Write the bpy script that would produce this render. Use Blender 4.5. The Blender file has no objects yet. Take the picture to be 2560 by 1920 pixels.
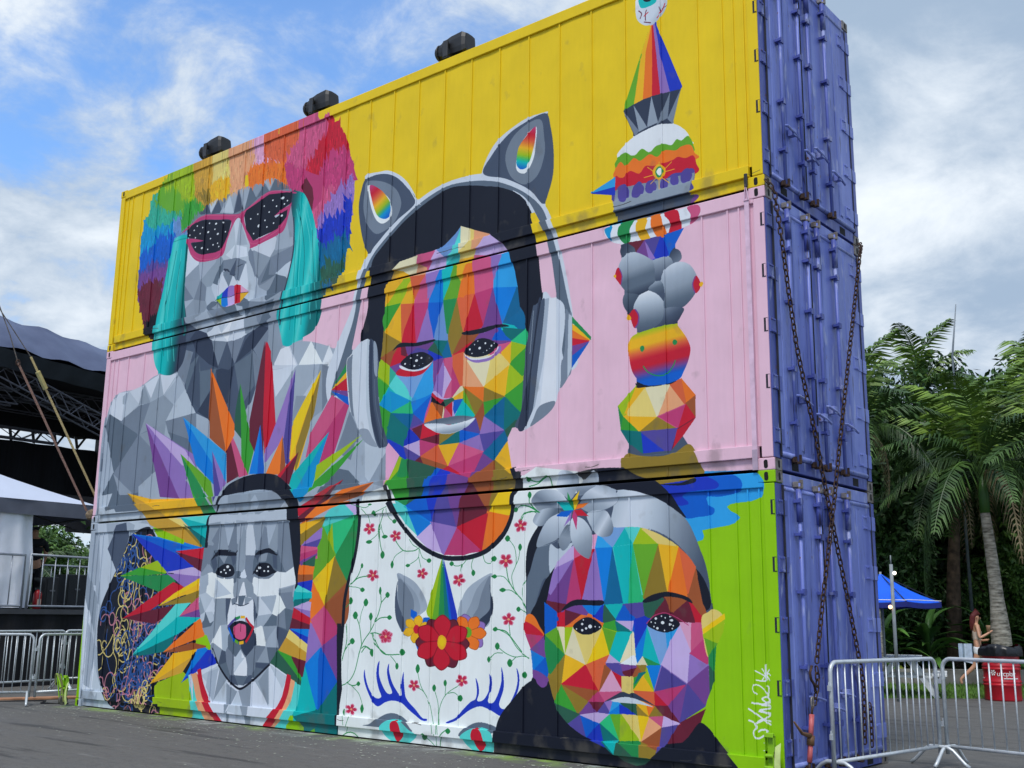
import bpy, bmesh, math, random
import numpy as np
from mathutils import Vector, Matrix, noise
PI=math.pi
C=bpy.context.scene.collection
sc=bpy.context.scene
# ---------------- camera, world, sun, exposure ----------------
CP=(4.6484,-9.6624,1.4985); YAW=-0.68675; PITCH=0.2082; ROLL=0.01269
cam=bpy.data.cameras.new('camera'); co=bpy.data.objects.new('camera',cam); C.objects.link(co); sc.camera=co
cam.sensor_width=36; cam.lens=36*2735.64/2560; cam.clip_end=3000; cam.clip_start=.05
f0=Vector((math.sin(YAW),math.cos(YAW),0)); r0=Vector((math.cos(YAW),-math.sin(YAW),0)); u0=Vector((0,0,1))
F=math.cos(PITCH)*f0+math.sin(PITCH)*u0; Uu=-math.sin(PITCH)*f0+math.cos(PITCH)*u0
Rr=math.cos(ROLL)*r0+math.sin(ROLL)*Uu; Up=-math.sin(ROLL)*r0+math.cos(ROLL)*Uu
co.matrix_world=Matrix.Translation(CP)@Matrix((Rr,Up,-F)).transposed().to_4x4()
SUN_EL,SUN_AZ=math.radians(58),math.radians(-72)   # azimuth: from +x axis
sd=Vector((math.cos(SUN_EL)*math.cos(SUN_AZ),math.cos(SUN_EL)*math.sin(SUN_AZ),math.sin(SUN_EL)))
sl=bpy.data.lights.new('sun','SUN'); so=bpy.data.objects.new('sun',sl); C.objects.link(so)
sl.energy=1.5; sl.angle=math.radians(14); sl.color=(1,.965,.91); so.rotation_euler=(-sd).to_track_quat('-Z','Y').to_euler()
w=bpy.data.worlds.new('World'); sc.world=w; w.use_nodes=True
nt=w.node_tree; nt.nodes.clear()
def wn(t,**k):
    n=nt.nodes.new(t)
    for a,b in k.items(): setattr(n,a,b)
    return n
def wl(a,b): nt.links.new(a,b)
sky=wn('ShaderNodeTexSky',sky_type='NISHITA',sun_disc=False,sun_elevation=SUN_EL,sun_rotation=PI/2-SUN_AZ,altitude=10,air_density=1.0,dust_density=.6,ozone_density=2.0)
bg1=wn('ShaderNodeBackground'); bg1.inputs[1].default_value=.135
tint=wn('ShaderNodeMix',data_type='RGBA',blend_type='MULTIPLY'); tint.inputs[0].default_value=1; wl(sky.outputs[0],tint.inputs[6]); tint.inputs[7].default_value=(.66,.90,1.12,1); wl(tint.outputs[2],bg1.inputs[0])
tc=wn('ShaderNodeTexCoord')
def vmath(op,a,b=None,val=None):
    n=wn('ShaderNodeVectorMath',operation=op); wl(a,n.inputs[0])
    if b is not None:
        if hasattr(b,'links'): wl(b,n.inputs[1])
        else: n.inputs[1].default_value=b
    return n
def m_(op,a,b,clamp=False):
    n=wn('ShaderNodeMath',operation=op,use_clamp=clamp)
    for i,x in enumerate((a,b)):
        if hasattr(x,'links'): wl(x,n.inputs[i])
        else: n.inputs[i].default_value=x
    return n.outputs[0]
sep=wn('ShaderNodeSeparateXYZ'); wl(tc.outputs['Generated'],sep.inputs[0])
zz=m_('ADD',m_('MAXIMUM',sep.outputs[2],0.0),.32)
cx=m_('DIVIDE',sep.outputs[0],zz); cy=m_('DIVIDE',sep.outputs[1],zz)
cmb=wn('ShaderNodeCombineXYZ'); wl(cx,cmb.inputs[0]); wl(cy,cmb.inputs[1])
def wnoise(scale,detail,rough,dist=0,off=(0,0,0)):
    mp=wn('ShaderNodeMapping'); mp.inputs['Location'].default_value=off; wl(cmb.outputs[0],mp.inputs[0])
    n=wn('ShaderNodeTexNoise'); n.inputs['Scale'].default_value=scale; n.inputs['Detail'].default_value=detail; n.inputs['Roughness'].default_value=rough; n.inputs['Distortion'].default_value=dist
    wl(mp.outputs[0],n.inputs['Vector']); return n.outputs[0]
def pxdir(x,y):
    d=F*2735.64+Rr*(x-1280)+Up*(960-y); d.normalize(); return d
def lobe(x,y,k):
    d=pxdir(x,y); n=vmath('DOT_PRODUCT',tc.outputs['Generated'],tuple(d)).outputs['Value']
    return m_('POWER',m_('MAXIMUM',n,0.0),k)
n1=wnoise(1.3,3,.5,.3,(3.1,1.7,0)); n2=wnoise(5.2,10,.62,.25,(.3,2.2,0)); n3=wnoise(1.6,7,.55,.2,(7,5,0)); n5=wnoise(3.4,8,.6,.1,(11,3,0))
cov=m_('ADD',m_('MULTIPLY',n1,.34),m_('MULTIPLY',n2,.92))
cov=m_('SUBTRACT',cov,m_('MULTIPLY',lobe(1000,40,40),.17))
cov=m_('SUBTRACT',cov,m_('MULTIPLY',lobe(60,250,110),.10))
cov=m_('ADD',cov,m_('MULTIPLY',lobe(2450,300,22),.36))
cov=m_('ADD',cov,m_('MULTIPLY',lobe(120,600,60),.14))
mr=wn('ShaderNodeMapRange',interpolation_type='SMOOTHSTEP'); wl(cov,mr.inputs[0])
mr.inputs[1].default_value=.44; mr.inputs[2].default_value=.68; mr.inputs[3].default_value=.10; mr.inputs[4].default_value=1
sh=m_('ADD',m_('MULTIPLY',n3,.55),m_('MULTIPLY',n2,.65))
sh=m_('ADD',sh,m_('MULTIPLY',lobe(2300,370,160),.34))
sh=m_('SUBTRACT',sh,m_('MULTIPLY',lobe(2560,60,40),.22))
mr2=wn('ShaderNodeMapRange',interpolation_type='SMOOTHSTEP'); wl(sh,mr2.inputs[0]); mr2.inputs[1].default_value=.44; mr2.inputs[2].default_value=.84
ramp=wn('ShaderNodeMix',data_type='RGBA'); wl(mr2.outputs[0],ramp.inputs[0]); ramp.inputs[6].default_value=(.36,.47,.62,1); ramp.inputs[7].default_value=(.88,.94,1,1)
bg2=wn('ShaderNodeBackground'); wl(ramp.outputs[2],bg2.inputs[0]); bg2.inputs[1].default_value=.60
mix=wn('ShaderNodeMixShader'); wl(mr.outputs[0],mix.inputs[0]); wl(bg1.outputs[0],mix.inputs[1]); wl(bg2.outputs[0],mix.inputs[2])
wo=wn('ShaderNodeOutputWorld'); wl(mix.outputs[0],wo.inputs[0])
sc.view_settings.view_transform='Standard'; sc.view_settings.look='None'; sc.view_settings.gamma=1; sc.view_settings.use_curve_mapping=False
sc.view_settings.exposure=0.86
sc.cycles.max_bounces=6
# ---------------- helpers ----------------
def s2l(c): return tuple((v/255/12.92 if v/255<=.04045 else ((v/255+.055)/1.055)**2.4) for v in c)+(1,)
def mat(name,col,rough=.6,metal=0,var=.12,scale=8,bump=0,bscale=40,spec=.5,stretch=None,col2=None,emit=None,det=5):
    m=bpy.data.materials.new(name); m.use_nodes=True; t=m.node_tree; b=t.nodes['Principled BSDF']
    b.inputs['Roughness'].default_value=rough; b.inputs['Metallic'].default_value=metal; b.inputs['Specular IOR Level'].default_value=spec
    c=s2l(col); tcn=t.nodes.new('ShaderNodeTexCoord'); mp=t.nodes.new('ShaderNodeMapping'); t.links.new(tcn.outputs['Object'],mp.inputs[0])
    if stretch: mp.inputs['Scale'].default_value=stretch
    n=t.nodes.new('ShaderNodeTexNoise'); n.inputs['Scale'].default_value=scale; n.inputs['Detail'].default_value=det; t.links.new(mp.outputs[0],n.inputs['Vector'])
    r=t.nodes.new('ShaderNodeValToRGB'); e=r.color_ramp.elements; e[0].position=.32; e[1].position=.68
    lo=s2l(col2) if col2 else tuple(v*(1-var*1.6) for v in c[:3])+(1,); hi=tuple(min(1,v*(1+var)) for v in c[:3])+(1,)
    e[0].color=lo; e[1].color=hi; t.links.new(n.outputs[0],r.inputs[0]); t.links.new(r.outputs[0],b.inputs['Base Color'])
    if bump:
        n2=t.nodes.new('ShaderNodeTexNoise'); n2.inputs['Scale'].default_value=bscale; n2.inputs['Detail'].default_value=4; t.links.new(tcn.outputs['Object'],n2.inputs['Vector'])
        bp=t.nodes.new('ShaderNodeBump'); bp.inputs['Strength'].default_value=bump; bp.inputs['Distance'].default_value=.02; t.links.new(n2.outputs[0],bp.inputs['Height']); t.links.new(bp.outputs[0],b.inputs['Normal'])
    if emit: b.inputs['Emission Color'].default_value=s2l(emit[:3]); b.inputs['Emission Strength'].default_value=emit[3]
    return m
class MB:
    def __init__(s): s.v=[];s.f=[]
    def box(s,x0,x1,y0,y1,z0,z1):
        i=len(s.v); s.v+=[(x,y,z) for z in (z0,z1) for y in (y0,y1) for x in (x0,x1)]
        s.f+=[tuple(i+k for k in q) for q in ((0,2,3,1),(4,5,7,6),(0,1,5,4),(2,6,7,3),(0,4,6,2),(1,3,7,5))]; return s
    def obox(s,c,ax,ay,az,hx,hy,hz):
        i=len(s.v); c=Vector(c);ax=Vector(ax).normalized();ay=Vector(ay).normalized();az=Vector(az).normalized()
        s.v+=[tuple(c+ax*hx*a+ay*hy*b+az*hz*d) for d in (-1,1) for b in (-1,1) for a in (-1,1)]
        s.f+=[tuple(i+k for k in q) for q in ((0,2,3,1),(4,5,7,6),(0,1,5,4),(2,6,7,3),(0,4,6,2),(1,3,7,5))]; return s
    def tube(s,P,r,n=8,closed=False,cap=True):
        P=[Vector(p) for p in P]; m=len(P); rings=[]; up=None
        for k,p in enumerate(P):
            a=P[(k-1)%m] if (closed or k>0) else p; b=P[(k+1)%m] if (closed or k<m-1) else p
            d=(b-a).normalized()
            if up is None:
                up=d.cross(Vector((0,0,1)))
                if up.length<.1: up=d.cross(Vector((1,0,0)))
                up.normalize()
            up=(up-d*up.dot(d)); up.normalize(); w2=d.cross(up)
            rr=r[k] if isinstance(r,(list,tuple)) else r
            i=len(s.v); s.v+=[tuple(p+(up*math.cos(2*PI*j/n)+w2*math.sin(2*PI*j/n))*rr) for j in range(n)]; rings.append(i)
        for k in range(m if closed else m-1):
            a=rings[k]; b=rings[(k+1)%m]
            for j in range(n): s.f.append((a+j,a+(j+1)%n,b+(j+1)%n,b+j))
        if cap and not closed:
            s.f.append(tuple(rings[0]+j for j in range(n-1,-1,-1))); s.f.append(tuple(rings[-1]+j for j in range(n)))
        return s
    def poly(s,P): i=len(s.v); s.v+=[tuple(p) for p in P]; s.f.append(tuple(range(i,i+len(P)))); return s
    def grid(s,fn,nu,nv):
        i=len(s.v)
        for a in range(nu+1):
            for b in range(nv+1): s.v.append(tuple(fn(a/nu,b/nv)))
        for a in range(nu):
            for b in range(nv):
                k=i+a*(nv+1)+b; s.f.append((k,k+nv+1,k+nv+2,k+1))
        return s
    def lathe(s,prof,c=(0,0,0),n=24,cap=True):
        i=len(s.v)
        for r,z in prof:
            for j in range(n): s.v.append((c[0]+r*math.cos(2*PI*j/n),c[1]+r*math.sin(2*PI*j/n),c[2]+z))
        for k in range(len(prof)-1):
            for j in range(n): s.f.append((i+k*n+j,i+k*n+(j+1)%n,i+(k+1)*n+(j+1)%n,i+(k+1)*n+j))
        if cap: s.f.append(tuple(i+j for j in range(n-1,-1,-1))); s.f.append(tuple(i+(len(prof)-1)*n+j for j in range(n)))
        return s
    def mesh(s,name,m,smooth=False):
        me=bpy.data.meshes.new(name); me.from_pydata(s.v,[],s.f); me.materials.append(m); me.update()
        if smooth: me.polygons.foreach_set('use_smooth',[True]*len(me.polygons))
        return me
    def build(s,name,m,parent=None,smooth=False,uv=False,bevel=0):
        me=s.mesh(name,m,smooth); 
        if uv:
            me.uv_layers.new(name='UVMap'); L=me.loops; uvd=np.zeros(len(L)*2)
            for li,l in enumerate(L):
                v=me.vertices[l.vertex_index].co; uvd[2*li]=(v.x+12.192)/12.192; uvd[2*li+1]=v.z/8.688
            me.uv_layers[0].data.foreach_set('uv',uvd)
        o=bpy.data.objects.new(name,me); C.objects.link(o)
        if parent: o.parent=parent
        if bevel:
            b=o.modifiers.new('bevel','BEVEL'); b.width=bevel; b.segments=2; b.limit_method='ANGLE'
        return o
def tag(o,label=None,cat=None,group=None,kind=None):
    if label:o['label']=label
    if cat:o['category']=cat
    if group:o['group']=group
    if kind:o['kind']=kind
    return o
def empty(name,loc,label,cat,group=None,rz=0):
    o=bpy.data.objects.new(name,None); C.objects.link(o); o.location=loc; o.rotation_euler=(0,0,rz); o.empty_display_size=.2
    return tag(o,label,cat,group)
def link(name,me,parent,loc=(0,0,0),rot=(0,0,0),scale=(1,1,1)):
    o=bpy.data.objects.new(name,me); C.objects.link(o); o.parent=parent; o.location=loc; o.rotation_euler=rot; o.scale=scale; return o
def copy_tree(o,parent=None):
    c=o.copy(); C.objects.link(c)
    if parent: c.parent=parent
    for ch in list(o.children): copy_tree(ch,c)
    return c
rnd=random.Random(5)

PAL={'Y':(240,200,30),'K':(24,29,44),'k':(16,18,28),'R':(196,32,56),'m':(106,36,56),'r':(158,88,52),'O':(236,122,44),'Q':(220,104,66),
'A':(236,182,40),'a':(148,124,48),'L':(160,190,30),'l':(62,158,56),'h':(104,168,46),'g':(40,142,80),'d':(48,96,78),'N':(48,190,126),
'T':(0,182,182),'t':(0,114,116),'q':(92,212,206),'C':(0,150,206),'B':(0,128,216),'b':(0,98,200),'u':(32,60,188),'i':(86,76,152),
'U':(0,104,150),'S':(52,162,226),'s':(128,170,222),'V':(130,105,185),'v':(150,120,190),'w':(198,176,222),'M':(190,66,118),'n':(206,92,134),
'p':(120,74,146),'E':(228,220,184),'e':(230,208,122),'f':(230,166,124),'P':(226,168,200),'D':(206,160,60),'c':(110,150,205),'j':(56,176,150),
'0':(28,32,46),'1':(54,64,84),'2':(76,88,108),'3':(98,112,128),'4':(122,134,150),'5':(146,158,172),'6':(168,180,194),'7':(190,201,213),'8':(210,218,229),'9':(230,235,242)}
def paint_mural(DATA,UN=250):
    import numpy as np, random
    rnd=random.Random(7)
    Wd,Hd=int(12.192*UN),int(8.688*UN)
    img=np.zeros((Hd,Wd,3),np.float32)
    done=np.zeros((Hd,Wd),bool);last=[None]
    H1,H2=int(2.896*UN),int(5.792*UN)
    img[:H1]=np.array((146,200,16))/255.;img[H1:H2]=np.array((234,194,212))/255.;img[H2:]=np.array((234,202,34))/255.
    bgs=[img[0,0].copy(),img[H1+2,0].copy(),img[H2+2,0].copy()]
    def col(c): return np.array(PAL[c],np.float32)/255.
    def smooth(P,closed=True,n=6):
        P=np.asarray(P,float);m=len(P);o=[]
        rng=range(m) if closed else range(m-1)
        for i in rng:
            if closed: a,b,c,d=P[i-1],P[i],P[(i+1)%m],P[(i+2)%m]
            else: a,b,c,d=P[max(i-1,0)],P[i],P[i+1],P[min(i+2,m-1)]
            for k in range(n):
                t=k/n
                o.append(.5*((2*b)+(-a+c)*t+(2*a-5*b+4*c-d)*t*t+(-a+3*b-3*c+d)*t**3))
        if not closed:o.append(P[-1])
        return np.array(o)
    def mask(P):
        P=np.asarray(P,float)
        x0=max(int(P[:,0].min()),0);x1=min(int(P[:,0].max())+2,Wd);y0=max(int(P[:,1].min()),0);y1=min(int(P[:,1].max())+2,Hd)
        if x1<=x0 or y1<=y0:return None
        M=np.zeros((y1-y0,x1-x0),bool)
        ys=np.arange(y0,y1)+.5
        # scanline crossings per row
        Q=np.roll(P,-1,0)
        cross=[[] for _ in range(y1-y0)]
        for (ax,ay),(bx,by) in zip(P,Q):
            if ay==by: continue
            lo,hi=(ay,by) if ay<by else (by,ay)
            i0=max(int(np.ceil(lo-.5)),y0);i1=min(int(np.ceil(hi-.5)),y1)
            if i1<=i0: continue
            k=(bx-ax)/(by-ay)
            for i in range(i0,i1): cross[i-y0].append(ax+(i+.5-ay)*k)
        for r,c in enumerate(cross):
            c.sort()
            for j in range(0,len(c)-1,2):
                a=max(int(np.ceil(c[j]-.5))-x0,0);b=int(np.ceil(c[j+1]-.5))-x0
                if b>a:M[r,a:b]=True
        return x0,y0,M
    def heal(sl,M,dn,n):
        v=img[sl]
        for it in range(n):
            if (dn|~M).all():break
            for ax,sh in ((0,1),(1,1),(0,-1),(1,-1)):
                d2=np.roll(dn,sh,ax);new=M&~dn&d2
                v[new]=np.roll(v,sh,ax)[new];dn=dn|new
    def box(m,r):
        c=np.cumsum(np.cumsum(np.pad(m.astype(np.int32),((r+1,r),(r+1,r))),0),1)
        k=2*r+1
        return c[k:,k:]-c[:-k,k:]-c[k:,:-k]+c[:-k,:-k]
    def cracks():
        base=np.zeros((Hd,Wd),bool)
        for b,sl in ((bgs[0],slice(0,H1)),(bgs[1],slice(H1,H2)),(bgs[2],slice(H2,Hd))):
            base[sl]|=(np.abs(img[sl]-b).sum(2)<1e-4)
        k=15
        er=box(base,7)==k*k
        big=box(er,8)>0
        cr=base&~big
        cr[:, :50]=False;cr[:, -260:]=False;cr[-30:]=False
        heal((slice(0,Hd),slice(0,Wd)),cr,~base,12)
    def fill(P,c):
        r=mask(P)
        if r is None:return
        x0,y0,M=r;v=img[y0:y0+M.shape[0],x0:x0+M.shape[1]]
        v[M]=c;done[y0:y0+M.shape[0],x0:x0+M.shape[1]]|=M;last[0]=r
    def grad(P,cs,a,b):
        r=mask(P)
        if r is None:return
        x0,y0,M=r;v=img[y0:y0+M.shape[0],x0:x0+M.shape[1]]
        yy,xx=np.nonzero(M)
        d=np.array(b,float)-a;L=max(d@d,1e-6)
        t=np.clip(((xx+x0-a[0])*d[0]+(yy+y0-a[1])*d[1])/L,0,1)*(len(cs)-1)
        C=np.array([col(c) for c in cs]);i=np.minimum(t.astype(int),max(len(cs)-2,0));f=(t-i)[:,None]
        v[yy,xx]=C[i]*(1-f)+C[np.minimum(i+1,len(cs)-1)]*f
    def stroke(P,w,c):
        P=smooth(P,False,8) if len(P)>2 else np.asarray(P,float)
        for a,b in zip(P[:-1],P[1:]):
            d=b-a;l=np.hypot(*d)
            if l<1e-6:continue
            d/=l;n=np.array((-d[1],d[0]))*w/2;e=d*w*.35
            fill([a-n-e,b-n+e,b+n+e,a+n-e],c)
    def ell(x,y,rx,ry,n=18,tip=0):
        t=np.arange(n)/n*6.2832
        return np.stack([x+rx*np.cos(t)*(1-tip*np.abs(np.sin(t))),y+ry*np.sin(t)],1)
    def petals(x,y,rx,ry,n,rot,c,w=.30,edge=None):
        for k in range(n):
            a=np.radians(rot+k*360/n)
            L=[(0,0),(.35,w*.7),(.7,w),(.92,w*.5),(1,0),(.92,-w*.5),(.7,-w),(.35,-w*.7)]
            P=[(x+rx*(p*np.cos(a)-s*np.sin(a)),y+ry*(p*np.sin(a)+s*np.cos(a))) for p,s in L]
            P=smooth(P,True,3)
            if edge is not None:
                m=np.array([x,y]);ctr=P.mean(0);fill((P-ctr)*1.1+ctr,edge)
            fill(P,c)
    for ln in DATA.split('\n'):
        t=ln.split();k=t[0]
        if k=='[':done[:]=False
        elif k=='{':
            reg=(0,0,done.copy());done[:]=False
        elif k=='}':
            M=reg[2];ys=np.nonzero(M.any(1))[0];xs=np.nonzero(M.any(0))[0];sl=(slice(ys[0],ys[-1]+1),slice(xs[0],xs[-1]+1));heal(sl,M[sl],done[sl].copy(),45)
            for it in []:
                if (dn|~M).all():break
                for ax,sh in ((0,1),(1,1),(0,-1),(1,-1)):
                    d2=np.roll(dn,sh,ax);new=M&~dn&d2
                    if it<1 and False:continue
                    v[new]=np.roll(v,sh,ax)[new];dn=dn|new
        elif k=='SQ':
            for s in range(110):
                x,y=rnd.uniform(.62,2.5),rnd.uniform(.12,2.35);a=rnd.uniform(0,6.28);P=[];cv=rnd.uniform(-1,1)
                for i in range(26):
                    P.append((x*UN,y*UN));x+=.07*np.cos(a);y+=.085*np.sin(a);a+=cv
                    if rnd.random()<.22:cv=rnd.choice((-1,1))*rnd.uniform(.35,.95)
                c=rnd.choice([(.20,.34,.58),(.20,.34,.58),(.74,.50,.56),(.84,.77,.50)]);Q=[]
                for q0 in smooth(P,False,4):
                    xi,yi=int(q0[0]),int(q0[1])
                    ok=0<=xi<Wd and 0<=yi<Hd and (img[yi,xi].sum()<.62 or any(abs(img[yi,xi]-np.array(cc)).sum()<.02 for cc in [(.20,.34,.58),(.74,.50,.56),(.84,.77,.50)]))
                    if ok:Q.append(q0)
                    else:
                        if len(Q)>6:stroke(Q[::3],4.5,np.array(c,np.float32))
                        Q=[]
                if len(Q)>6:stroke(Q[::3],4.5,np.array(c,np.float32))
        elif k in 'p~':
            P=np.array(list(map(int,t[2:]))).reshape(-1,2)
            if k=='~':P=smooth(P)
            else:
                c_=P.mean(0);P=c_+(P-c_)*(1+2.2/max(8,np.abs(P-c_).max()))
            fill(P,col(t[1])*(1+rnd.uniform(-.025,.025)))
        elif k in('G','~G'):
            P=np.array(list(map(int,t[2:]))).reshape(-1,2);a,b=P[0],P[1];P=P[2:]
            if k=='~G':P=smooth(P)
            grad(P,t[1],a,b)
        elif k=='-':
            P=np.array(list(map(int,t[3:]))).reshape(-1,2);stroke(P,int(t[2]),col(t[1]))
        elif k=='^':
            P=np.array(list(map(int,t[3:])),float).reshape(-1,2);amp=float(t[2])
            Q=[];m=len(P)
            for i in range(m):
                a,b=P[i],P[(i+1)%m];L=np.hypot(*(b-a));n=max(1,int(L/7))
                for j in range(n):
                    p=a+(b-a)*j/n
                    if j%2: p=p+np.array([rnd.uniform(-.5,.5)-.25,1])*amp*rnd.uniform(.8,4.0)*(1 if rnd.random()<.5 else -1)
                    Q.append(p)
            c0=col(t[1]);fill(Q,c0)
            r=mask(P)
            if r is not None:
                x0,y0,M=r;yy,xx=np.nonzero(M)
                for s in range(len(yy)//130):
                    i=rnd.randrange(len(yy));x,y=xx[i]+x0,yy[i]+y0;h=rnd.uniform(14,44);dx=rnd.uniform(-3,3)
                    f=rnd.uniform(.78,1.2);fill([(x-2.2,y),(x+2.2,y),(x+dx,y-h)],np.clip(c0*f,0,1))
        elif k=='o':
            x,y,rx,ry=map(int,t[2:6]);fill(ell(x,y,rx,ry),col(t[1]))
        elif k=='z':
            x,y,rx,ry=map(int,t[2:6]);fill(ell(x,y,rx,ry,14,.25),col('g')*.92)
        elif k=='F':
            x,y,rx,ry=map(int,t[2:6]);ro=rnd.uniform(0,72)
            petals(x,y,rx*1.18,ry*1.18,5,ro,np.array((.86,.55,.66)),.34);petals(x,y,rx,ry,5,ro,col('M')*np.array((1.02,.75,.7)),.30)
            fill(ell(x,y,rx*.22,ry*.22),col('f'))
        elif k=='W':
            x,y,rx,ry=map(int,t[2:6]);c=col(t[1]);petals(x,y,rx,ry,int(t[6]),float(t[7]),c,.30,c*.72)
    row=img[Hd-62];cols=np.nonzero((np.abs(row-bgs[2]).sum(1)>1e-3)&(np.arange(Wd)<int(5.2*UN))&(np.arange(Wd)>int(1.4*UN)))[0]
    for c in cols:
        k=Hd-62
        img[k:,c]=row[min(max(c+rnd.randint(-2,2),0),Wd-1)] if False else row[c]
    cracks()
    for s in range(26):
        x=rnd.uniform(20,Wd-20);y=rnd.choice((0,H1,H2))+rnd.uniform(28,64);w_=rnd.uniform(10,60)
        stroke([(x,y),(x+w_*.5,y+rnd.uniform(-3,3)),(x+w_,y+rnd.uniform(-4,4))],rnd.uniform(1,2.2),np.array((.3,.29,.28),np.float32))
    g_=img.mean(2,keepdims=True)
    img=g_+(img-g_)*1.03
    img=np.clip((img-.5)*1.05+.505,.01,.97)
    return img

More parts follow.
